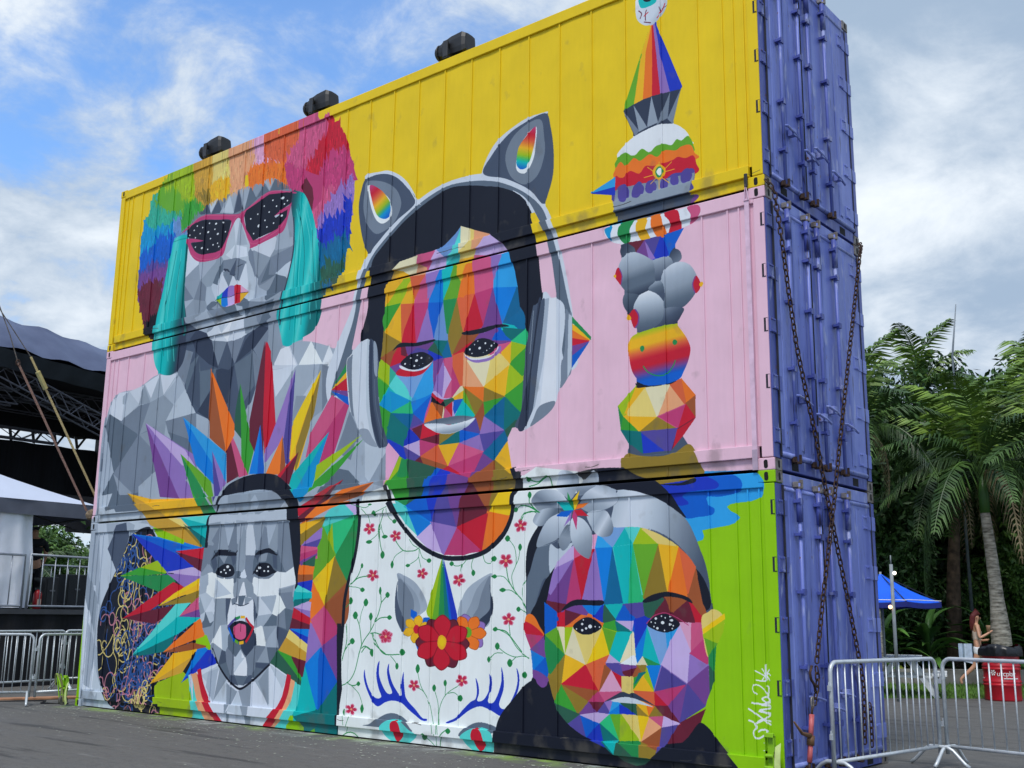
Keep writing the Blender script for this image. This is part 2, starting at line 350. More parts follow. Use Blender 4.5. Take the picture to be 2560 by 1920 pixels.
MURAL="""~ 6 55 713 31 781 21 1034 35 1172 72 1238 130 1260 252 1263 383 1301 536 1286 634 1227 769 1275 965 1311 1121 1248 1155 1299 1260 1309 1378 1281 1465 1239 1495 1187 1503 1064 1707 1037 1723 718 1591 721 1325 670 870 675
[
p 6 29 1114 72 1238 267 1159 332 718 42 730 29 952
{
p 8 93 1236 115 1259 187 1256 144 1241 150 1137
p 8 192 1256 295 1269 267 1193
p 8 300 1274 403 1301 358 1205
p 8 408 1297 527 1288 501 1271 438 1213
p 7 187 1256 267 1193 168 1152 150 1137
p 5 295 1269 350 1192 267 1193
p 6 403 1301 438 1213 353 1206
p 7 527 1288 510 1199 443 1212
p 5 527 1288 580 1229 515 1165 497 1195
p 4 169 1146 268 1187 355 1191 291 1066 140 1132
p 5 350 1192 443 1212 515 1165 469 1093 291 1066
p 6 443 1212 537 1278 581 1218 515 1165
p 7 515 1165 581 1218 665 1116 467 1104
p 3 37 1125 140 1132 281 1067 120 934
p 4 281 1064 394 1090 445 921 266 835 133 916
p 5 123 917 266 835 126 832
p 3 53 837 123 917 203 795 84 779
p 4 467 1104 665 1116 685 956 493 1053
p 3 492 1058 652 1011 715 850 582 932
p 5 291 1066 469 1093 457 975 387 1002
p 6 28 1120 120 934 52 842
p 7 33 832 125 838 86 762 45 730
p 3 199 823 347 814 361 716 174 725
p 8 1111 1239 1126 1288 1200 1302 1252 1225 1112 1227
p 9 1126 1288 1193 1303 1244 1226 1122 1243
p 9 1319 1300 1383 1212 1259 1224
p 9 1414 1271 1469 1177 1383 1212
p 8 1252 1225 1112 1224 1140 1125 1237 1217
p 7 1252 1223 1369 1209 1327 1103 1253 1112
p 6 1252 1223 1369 1209 1370 1190 1290 1108 1164 1117
p 5 1369 1209 1411 1204 1395 1048 1340 1025
p 4 1383 1207 1469 1177 1458 1126 1395 1048
p 6 1164 1117 1253 1112 1239 1026 1149 1025
p 5 1253 1112 1305 1106 1255 1005 1233 1007
p 4 1533 1028 1583 954 1570 856 1474 900
p 6 1566 920 1612 916 1612 790 1538 831
p 7 1612 916 1715 884 1638 788 1618 808
p 5 1638 788 1715 884 1715 766 1619 790
p 3 1471 845 1538 831 1614 772 1401 767
p 7 128 760 393 758 362 711 73 718
}
p 2 554 1437 1008 1367 1045 1228 1000 1121 896 1030 783 1072 665 1116 581 1223 563 1291
p 3 572 1290 656 1344 673 1277 592 1205
p 2 660 1344 686 1125 592 1205
p 4 527 1288 551 1381 618 1361 578 1240
p 3 673 1277 777 1274 744 1193 691 1119
p 1 778 1268 887 1275 868 1136 804 1117
p 3 887 1275 990 1307 1010 1181 945 1112
p 4 989 1318 1050 1263 1019 1170
p 2 887 1275 945 1112 893 1061 868 1136
p 1 674 1121 744 1187 766 1074 729 1094
p 2 567 1480 665 1464 772 1295 800 1275 732 1296 645 1350 603 1410
p 1 665 1464 734 1391 787 1276 725 1301 644 1354 603 1415
p 4 734 1391 832 1372 786 1285
p 4 832 1372 911 1372 942 1379 890 1279
p 2 832 1372 887 1275 853 1261 787 1278
p 2 942 1379 1068 1407 1076 1382 997 1323 890 1279
p 1 967 1376 1026 1406 1076 1386 1003 1326 895 1282 944 1359
p 5 1074 1406 1125 1433 1160 1307 1113 1240 1076 1382
p 4 1076 1382 997 1319 1045 1265 1074 1339
p 5 1119 1240 1080 1338 1086 1377 1134 1334
[
p 7 520 1740 521 1678 523 1599 538 1540 565 1493 633 1452 711 1423 727 1396 832 1373 911 1372 942 1383 1014 1400 1073 1422 1137 1431 1150 1488 1177 1582 1187 1680 1182 1737 1129 1806 536 1959 514 1848
{
p 8 532 1755 563 1736 614 1721 517 1677
p 5 614 1721 628 1658 519 1661 521 1678
p 6 614 1721 725 1708 630 1649
p 5 725 1708 772 1707 714 1625 675 1615 636 1652
p 5 516 1662 629 1654 596 1580
p 4 520 1652 596 1580 529 1581
p 6 529 1581 596 1580 538 1540
p 5 596 1580 674 1560 661 1503 620 1497
p 4 630 1649 675 1611 674 1560 600 1579
p 5 537 1545 597 1578 604 1521 622 1479 557 1498
p 6 675 1615 717 1599 755 1558 696 1552 674 1560
p 7 714 1625 778 1655 743 1552 710 1600
p 8 772 1643 814 1594 749 1559 751 1601
p 8 836 1631 857 1586 818 1591
p 8 875 1603 913 1662 943 1558 883 1581
p 7 925 1672 982 1608 977 1527 943 1558
p 4 928 1705 954 1700 985 1607 976 1601
p 5 960 1707 1063 1657 1000 1616 982 1608
p 8 953 1712 1093 1728 1057 1662
p 6 1093 1728 1134 1739 1181 1681 1092 1675
p 4 1063 1657 1187 1676 1172 1643 1100 1589
p 5 1092 1679 1181 1677 1063 1661
p 4 1063 1657 1100 1589 1041 1564 1011 1566
p 3 1016 1569 1063 1657 1057 1593 1100 1585
p 7 1100 1589 1164 1605 1155 1566
p 5 1100 1585 1061 1544 1005 1554
p 3 1100 1585 1155 1566 1142 1513 1054 1489
p 6 1005 1554 1067 1487 973 1503 988 1541
p 7 943 1558 982 1542 967 1504
p 4 967 1504 1067 1483 1023 1431 977 1466
p 5 1067 1487 1143 1505 1134 1467 1072 1431
p 3 1061 1484 1109 1488 1078 1429 1048 1426
p 3 717 1544 860 1503 967 1504 934 1457 851 1463 766 1464 700 1517
p 5 758 1532 817 1481 719 1522
p 6 885 1502 902 1467 934 1457 924 1491
p 4 700 1513 794 1510 851 1463 773 1459
p 5 620 1497 707 1512 773 1459 736 1436 665 1464
p 6 627 1495 700 1513 748 1451 682 1440
p 8 767 1456 928 1458 941 1388 831 1374 741 1390 720 1401
p 7 767 1456 826 1455 805 1409
p 9 805 1409 865 1452 834 1375 784 1420
p 8 928 1454 942 1383 874 1370 841 1379
p 5 941 1452 1010 1445 995 1403 941 1388
p 7 812 1861 882 1845 923 1756 925 1676 858 1702 772 1707 782 1735 801 1803
p 8 821 1868 861 1858 846 1756
p 6 862 1854 918 1740 853 1750
p 8 787 1725 840 1753 826 1701
p 8 853 1750 913 1729 923 1693 858 1698
p 4 773 1703 859 1696 849 1667 819 1639 789 1670
p 2 859 1696 874 1670 852 1632 819 1637 824 1655
p 4 859 1696 913 1666 881 1602 852 1632
p 3 731 1656 773 1703 750 1610 714 1625
~ 1 786 1668 807 1663 821 1647 811 1651 797 1660
~ 1 866 1657 881 1666 904 1665 878 1661
- 1 2 819 1643 836 1633 855 1634
p 4 814 1594 836 1631 778 1655
p 4 540 1920 610 1931 648 1962 709 1974 776 1975 842 1976 914 1980 998 1959 1059 1969 1118 1934 1168 1900 1158 1887 1040 1915 885 1876 820 1878 647 1913
p 7 655 1965 709 1974 667 1922
p 2 709 1974 743 1909 674 1918
p 2 603 1932 641 1963 667 1922
p 6 729 1912 777 1966 836 1978 812 1888
p 7 750 1907 784 1969 818 1891
p 2 842 1976 877 1891 819 1887
p 6 849 1975 914 1978 884 1885
p 3 914 1978 958 1914 885 1880
p 5 914 1980 998 1961 951 1924
p 3 998 1961 1033 1925 958 1918
p 6 996 1981 1059 1969 1032 1930
p 3 1060 1967 1162 1906 1039 1924
}
^ j 8 236 2101 288 2094 392 2050 490 1981 510 1931 463 1906 347 1936 230 1952 197 1964 220 2025
^ C 9 195 1979 277 1947 346 1945 445 1932 486 1896 430 1877 404 1851 331 1834 200 1833 179 1847 177 1936
^ c 7 406 1946 463 1960 553 1930 501 1893 473 1881 517 1876 521 1844 425 1860 417 1916
^ b 9 293 1888 360 1896 427 1895 426 1846 408 1764 307 1789 247 1778 185 1753 187 1845 250 1869
^ i 9 183 1762 223 1782 290 1801 407 1773 392 1713 382 1680 304 1703 187 1684 185 1725
^ p 7 197 1751 295 1768 394 1758 381 1689 372 1646 195 1655
^ m 7 183 1684 257 1712 371 1709 360 1626 354 1560 337 1465 240 1561
^ k 7 260 1526 281 1545 354 1560 366 1522 337 1465 286 1504
^ h 9 291 2126 364 2150 460 2098 542 2027 619 1973 579 1956 517 1939 470 1904 471 1958 414 1994 329 2019 244 2071 280 2091
~ h 280 2091 313 2130 382 2126 469 2031 445 1987 328 2023
^ L 7 313 2130 363 2154 525 2159 561 2045 544 2004 469 2031 408 2101 323 2113
^ l 7 481 1992 557 2019 619 1973 567 1936 500 1897 470 1904 478 1956
^ D 7 519 2151 669 2144 666 2046 693 1995 634 1965 604 1981 541 2032 549 2085
^ a 7 555 2038 647 2033 671 2005 634 1965 595 1997
^ e 7 647 2150 779 2141 776 2036 706 2063 661 2034 667 2100
^ A 7 653 2036 700 2056 775 2045 809 1980 723 1970 659 1986
^ f 8 765 2141 942 2154 939 2051 880 2053 875 1981 782 1982 781 2052
^ P 7 886 2126 936 2151 1062 2146 1084 2034 988 2068 919 2056 955 2085
^ O 8 888 2043 990 2050 1108 2044 1183 2008 1136 1929 1066 1967 996 1981 907 1977
^ Q 8 982 2130 1100 2131 1244 2136 1224 2084 1175 2039 1116 2026 1084 2043 995 2057
^ n 8 1209 2130 1364 2142 1373 2099 1337 2052 1278 1991 1234 1962 1186 1974 1116 2017 1155 2065
^ M 7 1116 2023 1197 1979 1247 1950 1250 1900 1217 1876 1156 1907 1128 1956
^ R 9 1362 2135 1418 2086 1455 2027 1476 1954 1412 1939 1347 1900 1309 1882 1234 1962 1278 1995 1303 2045 1341 2063
^ M 9 1476 1962 1498 1901 1499 1838 1430 1832 1353 1819 1321 1728 1281 1796 1276 1870 1323 1930 1374 1997 1418 2001 1446 1994
^ n 10 1278 1837 1339 1854 1417 1859 1361 1794 1338 1720 1309 1730
^ v 9 1491 1887 1507 1809 1500 1745 1426 1732 1365 1726 1328 1711 1314 1737 1350 1788 1419 1835
^ u 10 1491 1805 1500 1745 1494 1678 1492 1625 1416 1637 1367 1628 1336 1673 1316 1717 1375 1743 1445 1758
^ U 10 1495 1658 1487 1607 1475 1560 1461 1521 1409 1493 1377 1484 1356 1545 1339 1626 1343 1656 1398 1656
^ d 8 1474 1568 1461 1521 1409 1493 1361 1483 1344 1563 1386 1585
^ m 6 1222 1895 1243 1927 1281 1877 1290 1834 1282 1792 1242 1854
p M 1209 1976 1247 1950 1342 1902 1336 1823 1293 1794 1243 1927
p m 1222 1895 1243 1927 1281 1877 1290 1834 1282 1792 1242 1854
p 5 1132 1839 1197 1844 1208 1709 1166 1718
~G TTqTTt1 317 1611 556 1569 431 1867 519 1862 519 1804 524 1706 531 1595 550 1527 572 1438 557 1334 506 1295 449 1291 388 1314 346 1376 337 1465 347 1552 372 1646 390 1732 410 1804
~G 1tTqTTqTt 1120 1631 1348 1585 1161 1877 1217 1878 1255 1843 1303 1744 1334 1619 1352 1531 1370 1466 1362 1388 1328 1337 1262 1320 1184 1301 1150 1349 1126 1427 1149 1498 1177 1580 1197 1695
- t 13 522 1839 522 1750 521 1619 539 1529 558 1440
- q 3 457 1839 443 1722 423 1592 423 1483 449 1349
- q 3 482 1812 478 1671 466 1541 474 1432 492 1343
- q 2 441 1789 411 1683 377 1556 380 1424
- t 3 446 1810 426 1680 399 1552 416 1375
- t 3 482 1758 468 1585 468 1368
- 1 7 1184 1787 1193 1676 1177 1580 1150 1486 1141 1389
- q 3 1199 1816 1233 1688 1230 1569 1234 1452 1231 1356
- q 3 1233 1828 1278 1698 1291 1597 1306 1478 1308 1382
- q 2 1258 1802 1309 1652 1331 1511 1344 1414
- t 3 1209 1833 1252 1664 1257 1525 1258 1371
- t 3 1293 1714 1311 1554 1331 1435 1294 1346
- t 2 1203 1694 1204 1535 1196 1361
p 1 515 1894 570 1913 655 1903 808 1864 789 1799 748 1748 631 1755 557 1787
~ M 470 1879 542 1906 611 1922 667 1918 819 1883 859 1878 878 1882 910 1891 971 1911 1033 1925 1089 1915 1163 1893 1193 1882 1188 1879 1158 1887 1072 1903 1022 1907 904 1880 890 1862 888 1845 905 1808 948 1759 987 1748 1084 1764 1135 1798 1139 1825 1079 1819 1067 1817 1114 1835 1155 1842 1167 1850 1165 1836 1153 1802 1133 1753 1092 1738 946 1720 931 1739 877 1831 861 1856 841 1860 818 1836 790 1786 769 1731 717 1720 620 1729 560 1765 528 1815 521 1846 637 1817 610 1816 552 1824 554 1810 586 1777 630 1759 720 1754 753 1755 788 1804 805 1860 719 1884 613 1906 557 1898
p K 890 1862 901 1881 973 1898 1034 1912 1090 1903 1169 1890 1164 1848 1114 1835 1070 1819 1080 1810 1145 1828 1141 1800 1096 1766 1060 1759 952 1749 906 1804
p K 522 1893 571 1904 642 1899 805 1860 788 1804 753 1755 714 1751 631 1757 579 1783 553 1821 638 1814 524 1852
o 9 981 1800 8 6
o 9 1116 1879 8 5
o 9 625 1786 7 4
o 9 724 1824 7 4
o 9 707 1870 7 4
o 9 1115 1810 6 4
o 9 660 1845 6 4
o 9 928 1840 4 3
o 9 970 1849 4 3
o 9 1008 1872 4 3
o 9 1057 1884 4 3
o 9 1040 1841 4 3
o 9 1081 1855 4 3
o 9 1018 1813 4 3
o 9 1069 1791 4 3
o 9 1032 1784 4 3
o 9 951 1776 4 3
o 9 1143 1862 4 3
o 9 1126 1853 4 3
o 9 581 1888 4 3
o 9 620 1873 4 3
o 9 562 1874 4 3
o 9 535 1859 4 3
o 9 605 1851 4 3
o 9 574 1840 4 3
o 9 678 1814 4 3
o 9 696 1785 4 3
o 9 724 1786 4 3
o 9 734 1770 4 3
o 9 580 1799 4 3
o 9 702 1848 4 3
o 9 758 1863 4 3
o 9 773 1822 4 3
o 9 664 1881 4 3
o 9 665 1772 4 3
- n 3 516 1885 611 1922 820 1878 879 1877 1033 1921 1157 1892
- n 3 551 1775 619 1740 723 1727 778 1772 828 1863 854 1862
- n 3 883 1838 944 1737 1085 1754 1131 1782
- t 2 425 1855 476 1855 528 1848
p T 739 1549 754 1562 782 1574 781 1553
p u 781 1553 783 1572 817 1592 818 1551
~ v 818 1551 817 1592 859 1584 863 1548 836 1548
p R 861 1549 853 1588 867 1590 895 1581 897 1553
p P 895 1581 945 1549 897 1553
p L 749 1550 781 1551 785 1520
p B 779 1552 820 1549 826 1507 800 1513 783 1523
p w 818 1549 861 1546 865 1509 826 1509
p R 861 1548 896 1551 898 1512 865 1511
p A 896 1551 945 1547 898 1517
- k 2 739 1549 781 1552 836 1548 878 1553 943 1547
~ 8 1432 1061 1412 1184 1521 1387 1553 1507 1595 1564 1702 1639 1817 1702 1940 1732 2082 1727 2173 1692 2265 1639 2336 1571 2370 1509 2396 1439 2430 1300 2454 1146 2462 1062 2414 1068 2388 1276 2358 1440 2323 1519 2256 1608 2164 1668 2020 1696 1829 1675 1703 1619 1624 1550 1577 1482 1555 1385 1497 1133
~ 3 1435 1101 1524 1329 1547 1427 1571 1491 1618 1560 1708 1626 1818 1686 1945 1719 2069 1707 2159 1681 2256 1627 2327 1562 2358 1497 2388 1420 2421 1288 2450 1147 2414 1085 2388 1276 2358 1440 2319 1524 2265 1606 2164 1664 2020 1692 1829 1671 1704 1611 1624 1542 1579 1457 1556 1364 1497 1133
~ K 1614 1536 1672 1585 1787 1657 1940 1708 2050 1696 2164 1660 2256 1608 2283 1554 2302 1495 2317 1431 2329 1340 2343 1232 2348 1128 2263 1106 1627 1195 1600 1377 1611 1476
~ 8 1562 1843 1636 1850 1692 1835 1760 1785 1817 1702 1807 1696
~ 2 1562 1841 1636 1841 1704 1815 1761 1764 1807 1698 1702 1644 1622 1587 1595 1564 1564 1612 1542 1688 1533 1753 1541 1802
~ 4 1569 1829 1638 1814 1706 1774 1739 1721 1733 1681 1702 1644 1648 1627 1614 1634 1577 1676 1557 1735 1559 1793
~ 9 1578 1814 1610 1797 1669 1754 1693 1719 1695 1674 1657 1658 1623 1678 1597 1725 1580 1780
~G MRQALCb 1593 1806 1668 1668 1584 1812 1639 1782 1675 1744 1693 1711 1689 1679 1662 1673 1627 1693 1602 1741
- 8 4 1562 1843 1636 1845 1704 1824 1761 1772 1812 1699
~ 8 2092 1724 2115 1776 2161 1822 2253 1857 2342 1859 2346 1852 2275 1846 2207 1828 2152 1793 2102 1718
~ 2 2099 1723 2129 1772 2198 1827 2257 1846 2342 1855 2364 1802 2375 1725 2374 1652 2357 1598 2336 1567 2296 1613 2255 1645 2187 1685
~ 4 2188 1761 2217 1814 2271 1840 2324 1840 2338 1791 2339 1727 2317 1667 2273 1645 2228 1667 2200 1704
~ 9 2232 1734 2254 1788 2307 1822 2307 1769 2295 1717 2273 1685 2250 1686 2232 1703
~G MRQALTb 2298 1821 2246 1700 2232 1734 2240 1773 2271 1802 2307 1822 2305 1781 2290 1733 2273 1700 2250 1699 2234 1714
- 9 2 2308 1820 2305 1770 2290 1722 2268 1694
[
~ T 1683 1344 1684 1267 1672 1192 1664 1129 1673 1040 1683 977 1707 918 1747 873 1799 842 1873 790 1906 776 1957 769 2030 770 2090 781 2160 814 2205 868 2238 921 2260 952 2267 1041 2280 1152 2274 1199 2256 1262 2105 1393 1846 1443
p T 2010 1569 2050 1551 2127 1519 2171 1484 2209 1442 2230 1379 2253 1252 2282 1182 2282 1138 1678 1227 1683 1324 1684 1422 1707 1448 1722 1480 1771 1500 1836 1506 1909 1508 1950 1524 1986 1548
{
p E 2010 1569 2050 1551 2051 1508 2009 1486 2000 1485 2007 1553
p e 2050 1551 2068 1542 2070 1459 2013 1459 2009 1481 2051 1508
p f 2068 1542 2127 1515 2113 1513 2096 1489 2066 1481
p w 2119 1512 2136 1513 2180 1478 2206 1445 2132 1446 2070 1461 2096 1489
p w 2070 1461 2114 1473 2131 1474 2143 1444
p c 2007 1567 2009 1486 1979 1487 1951 1473 1916 1507 1946 1522 1986 1548
p q 2007 1562 2009 1481 2007 1455 1949 1448 1951 1473 1982 1489 1987 1516
p T 2009 1474 2007 1453 1943 1446 1982 1474
p w 1916 1507 1951 1476 1949 1445 1868 1437 1864 1457 1894 1485 1909 1506
p n 1829 1508 1909 1506 1894 1485 1865 1438 1834 1478
p E 1718 1480 1754 1501 1833 1506 1824 1479 1819 1449 1793 1451 1762 1469
p A 1722 1480 1762 1469 1793 1446 1707 1443
p f 1834 1478 1867 1461 1868 1437 1822 1446
p A 2010 1459 2070 1457 2068 1436 2035 1438 2021 1403 2002 1407 2007 1448
p O 2044 1436 2071 1435 2076 1337 2026 1332 2028 1374 2030 1406
p n 2070 1461 2143 1444 2144 1402 2146 1343 2076 1337 2068 1431
p v 2132 1446 2186 1433 2167 1398 2151 1371 2144 1393 2144 1435
p S 2186 1435 2212 1439 2227 1380 2236 1331 2151 1342 2151 1365 2167 1398
p B 2151 1342 2236 1330 2217 1285 2185 1223 2152 1323
p U 2236 1330 2253 1252 2188 1225 2217 1289
p U 2253 1252 2273 1196 2257 1190 2213 1214 2188 1225
p T 2188 1225 2232 1211 2257 1188 2222 1169 2188 1209
p N 2276 1193 2282 1147 2219 1165
p A 1690 1436 1767 1434 1735 1408 1687 1362
p L 1767 1434 1800 1433 1779 1393 1754 1365 1687 1362 1726 1402
p l 1687 1362 1754 1361 1688 1279 1683 1324
p A 1791 1417 1804 1425 1814 1350 1754 1358 1776 1391
p Q 1803 1435 1868 1437 1840 1406 1816 1369
p n 1868 1432 1873 1395 1878 1342 1814 1350 1840 1403
p v 1871 1436 1928 1437 1904 1394 1883 1362 1874 1359
p B 1928 1437 1940 1435 1944 1332 1878 1342 1898 1378 1910 1405
p b 1878 1342 1944 1332 1935 1310 1904 1221 1886 1290
p c 1944 1332 1962 1231 1966 1207 1908 1214 1910 1239 1935 1310
p T 1940 1435 1986 1438 1967 1383 1943 1342
p h 1989 1440 2002 1435 2002 1334 1944 1337 1967 1383
p g 1944 1337 2002 1334 1988 1297 1969 1230 1962 1231
p a 2002 1334 2008 1310 2026 1221 1969 1207 1971 1241 1985 1283
p Q 2002 1334 2026 1337 2073 1338 2032 1225 2022 1245
p O 2007 1340 2028 1374 2029 1334
p R 2073 1335 2108 1233 2032 1227
p M 2076 1337 2146 1343 2138 1312 2111 1233
p p 2146 1343 2152 1323 2185 1223 2111 1231 2135 1304
p v 2148 1225 2120 1211 2103 1196 2062 1207
p M 1814 1350 1878 1342 1861 1294 1832 1223 1826 1219 1820 1277
p R 1814 1350 1819 1289 1829 1216 1764 1224 1775 1272
p Q 1754 1358 1814 1350 1775 1272 1764 1228 1758 1287
p A 1754 1358 1764 1228 1685 1274 1720 1318
p v 1875 1320 1897 1253 1905 1217 1835 1218 1858 1283
p a 1685 1274 1760 1229 1751 1226 1677 1237
p a 1687 1271 1764 1229 1737 1221 1672 1192 1680 1242
p r 1672 1192 1741 1212 1731 1194 1716 1158
p R 1731 1194 1758 1212 1790 1183 1767 1169 1716 1155
p L 1672 1182 1714 1158 1715 1093 1668 1126 1664 1142
p h 1668 1126 1715 1093 1705 1086 1665 1122
p p 1716 1155 1761 1157 1752 1126 1748 1124
p j 1716 1153 1748 1126 1715 1093
p l 1665 1122 1712 1091 1676 1040 1669 1078
p q 1715 1093 1748 1126 1788 1086 1817 1031 1759 1053
p T 1712 1088 1762 1052 1814 1032 1727 1007 1675 1038
p C 1716 1083 1727 1005 1675 1038
p C 1720 1075 1817 1031 1730 1004
p N 1730 1004 1817 1031 1829 989
p s 1748 1124 1814 1110 1873 1120 1845 1079 1823 1040 1788 1086
p S 1908 1149 1908 1047 1817 1031 1845 1079 1873 1120
p B 1908 1047 1879 1036 1817 1029 1829 989 1909 1040
p b 1825 992 1908 1043 1873 958
p l 1677 1027 1727 1002 1710 923 1694 963
p t 1727 1000 1782 979 1811 942 1796 915 1710 923
p U 1737 998 1829 989 1814 942 1780 965
p i 1829 986 1873 955 1814 942
p n 1881 988 1905 1041 1891 992 1873 958
p O 1906 1016 1946 964 1876 955
p r 1906 1016 1961 996 1950 964 1910 1014
p k 1905 1043 1958 1008 1961 998 1906 1019
p d 1957 1020 1992 1021 1993 993 1964 998
p R 1908 1047 1938 1030 1954 1021 1942 1010 1905 1038
p E 1956 999 1962 963 1950 964
p n 1961 991 1991 965 1956 963
p R 1964 996 1992 1009 1992 964
p w 1992 1009 2018 966 1994 964
p b 1999 1004 2036 1011 2003 970 1996 987
p T 2036 1011 2080 958 2003 963
p A 1992 1023 2038 1041 2038 1016
p E 2028 1057 2039 1041 1992 1021
p M 1907 1154 1956 1152 1944 1117 1910 1086
p p 1907 1159 1953 1153 1926 1101 1914 1054 1910 1098
p v 1950 1143 1955 1080 1947 1031 1911 1052 1926 1096
p w 1955 1082 1987 1078 1978 1058 1957 1027 1950 1033
p w 1957 1123 1987 1078 1955 1082
p n 1987 1078 1989 1024 1954 1023 1966 1050
p n 1956 1152 1988 1155 1987 1081 1957 1128
p M 1989 1114 2022 1057 1989 1026
p M 1986 1100 2025 1055 1992 1028
p Q 1988 1155 2031 1156 2034 1056 2022 1057 1992 1118
p f 2035 1151 2114 1042 2034 1051
p E 2048 1130 2142 1114 2123 1043 2117 1041
p e 2142 1114 2171 1136 2215 1097 2201 1067 2123 1043
p t 1905 1215 1967 1204 1984 1153 1949 1153 1909 1208
p U 1967 1204 1984 1153 1949 1153 1943 1164
p d 1909 1208 1949 1155 1883 1187 1889 1203
p u 1883 1187 1949 1155 1908 1149
p i 1836 1203 1884 1182 1810 1182
p p 1782 1214 1905 1208 1880 1190 1830 1204 1797 1184
p m 1765 1214 1782 1214 1790 1180 1766 1189
p a 1970 1203 2026 1216 2008 1198 1984 1160
p r 2026 1216 2073 1192 2037 1167 1994 1161
p R 2037 1176 2070 1191 2043 1164 1988 1155
p r 2030 1216 2097 1208 2080 1192 2058 1200
p p 2097 1208 2170 1204 2140 1185 2080 1192
p b 2175 1205 2223 1168 2149 1179 2155 1194
p t 2187 1213 2274 1192 2223 1168 2199 1187
p N 2274 1192 2280 1143 2223 1165
p p 2149 1179 2223 1165 2170 1162
p n 2170 1162 2223 1163 2186 1136 2153 1134
p A 2223 1163 2218 1097 2183 1137
p L 2223 1163 2280 1143 2221 1106
p l 2278 1137 2264 1055 2218 1097
p L 2218 1095 2267 1050 2262 1037 2200 1004 2210 1071
p A 2117 1041 2212 1093 2200 1001
p O 2034 1051 2117 1039 2115 995
p a 2120 1038 2200 1001 2118 995
p a 2034 1051 2118 993 2083 960 2064 992
p h 2038 1044 2083 960 2036 1011
p r 2115 993 2119 953 2083 953
p l 2118 993 2197 999 2122 953
p l 2200 1004 2265 1036 2257 950
p U 2197 999 2199 905 2122 953
p U 2122 953 2197 997 2198 947
p t 2200 999 2258 948 2249 940 2199 900
p r 2116 951 2086 948 2102 905
p i 2086 948 2105 902 2035 920
p v 2119 949 2199 900 2147 892 2105 900
p d 2241 923 2199 869 2177 826 2199 900
p i 2105 898 2199 898 2171 858 2124 846
p p 1814 944 1870 956 1867 949 1825 934
p m 1824 941 1870 951 1859 907
p R 1870 953 1942 916 1862 906
p u 1814 942 1859 904 1790 889
p m 1862 904 1942 913 1937 883
p a 1942 913 2011 916 1943 883
p t 2026 917 2024 880 1943 881
p b 2026 917 2102 898 2027 880
p v 2030 880 2105 897 2121 847
p w 1790 889 1859 902 1861 854
p i 1790 886 1861 852 1823 831
p i 1790 886 1819 839 1798 859
p M 1859 902 1937 883 1864 854
p Q 1937 881 1980 815 1867 851
p A 1940 879 2024 879 1980 815
p n 2024 878 2121 844 1983 814
p M 2121 842 2073 767 1986 812
p r 1864 849 1977 812 1902 785
p m 1826 831 1864 849 1896 793
p R 1980 812 2064 767 2000 767 1938 771 1902 785
p p 2121 842 2160 821 2146 802 2076 769
p d 1806 840 1826 829 1892 791 1815 772
p u 1714 915 1787 889 1806 840 1771 862
p U 2159 870 2199 900 2211 870 2160 817 2121 842
p i 2105 898 2199 900 2153 869 2124 846
p t 1712 957 1742 976 1781 943 1787 889 1735 918
}
~ K 1725 1207 1747 1224 1771 1228 1829 1219 1905 1219 1905 1212 1839 1207 1782 1213 1748 1214
~ K 2029 1223 2094 1223 2139 1225 2187 1223 2213 1212 2169 1215 2110 1208 2061 1209 2030 1215
~ R 1745 1127 1768 1143 1826 1126 1879 1131 1907 1154 1889 1132 1853 1112 1793 1113
~ 9 1761 1154 1772 1140 1826 1126 1879 1131 1907 1154 1891 1154 1859 1131 1812 1135
~ K 1764 1161 1797 1182 1837 1186 1870 1181 1907 1156 1879 1138 1833 1131 1792 1140
~ v 2035 1151 2060 1135 2112 1126 2156 1133 2176 1158 2182 1144 2148 1121 2097 1117 2060 1128
~ 9 2034 1155 2063 1137 2111 1130 2156 1138 2170 1157 2171 1150 2153 1134 2112 1126 2063 1132
~ K 2036 1158 2062 1180 2095 1192 2128 1187 2164 1169 2170 1159 2147 1142 2111 1135 2069 1139
o 9 1834 1160 6 4
o 9 2099 1162 5 4
o 9 1784 1156 4 3
o 9 1855 1166 4 3
o 9 1825 1144 4 3
o 9 2059 1164 3 3
o 9 2145 1163 3 3
o 9 2121 1174 3 3
o 9 1810 1171 3 2
o 9 1837 1177 3 2
o 9 2078 1176 2 2
o 9 2068 1150 2 2
o 9 2127 1151 2 2
o 9 2156 1169 2 2
o 9 2091 1185 2 2
o 5 1888 1161 2 1
o 5 1861 1147 2 1
o 5 1846 1142 2 1
o 5 1808 1150 2 1
o 5 2138 1155 2 1
o 5 2114 1146 2 1
~ w 1908 1047 1921 1051 1937 1039 1954 1025 1992 1022 1948 1022
~G 334 1962 968 1963 942 1873 953 1915 961 1962 963 2025 963 2084 951 2041 943 1982 940 1950 946 1899 949
~G 8975 1963 949 1964 916 1876 951 1950 946 1982 939 2041 943 2084 950 2056 928 2011 914 1964 913 1919 925
- 8 1 1876 950 1919 925 1964 913 2011 914 2056 928 2084 950
p g 1504 1193 1506 1165 1472 1145 1439 1114
p A 1506 1165 1510 1147 1439 1114
p R 1510 1144 1517 1101 1439 1113
p p 1439 1111 1518 1100 1521 1077
p b 1437 1108 1521 1079 1528 1045
~ 4 1506 1204 1518 1216 1530 1219 1541 1206 1542 1102 1555 1015 1539 1027 1522 1104
- 9 2 1527 1219 1510 1210 1507 1182 1514 1123 1525 1063 1537 1027
~ 8 1537 1224 1555 1249 1589 1264 1613 1259 1626 1194 1627 1092 1637 1006 1671 904 1623 915 1582 962 1555 1012 1539 1102 1534 1172
p 7 1603 1262 1616 1259 1625 1058 1649 955 1676 900 1666 901 1630 957 1612 1026 1604 1128
~ 5 1582 962 1621 960 1646 929 1669 899 1633 907 1599 930
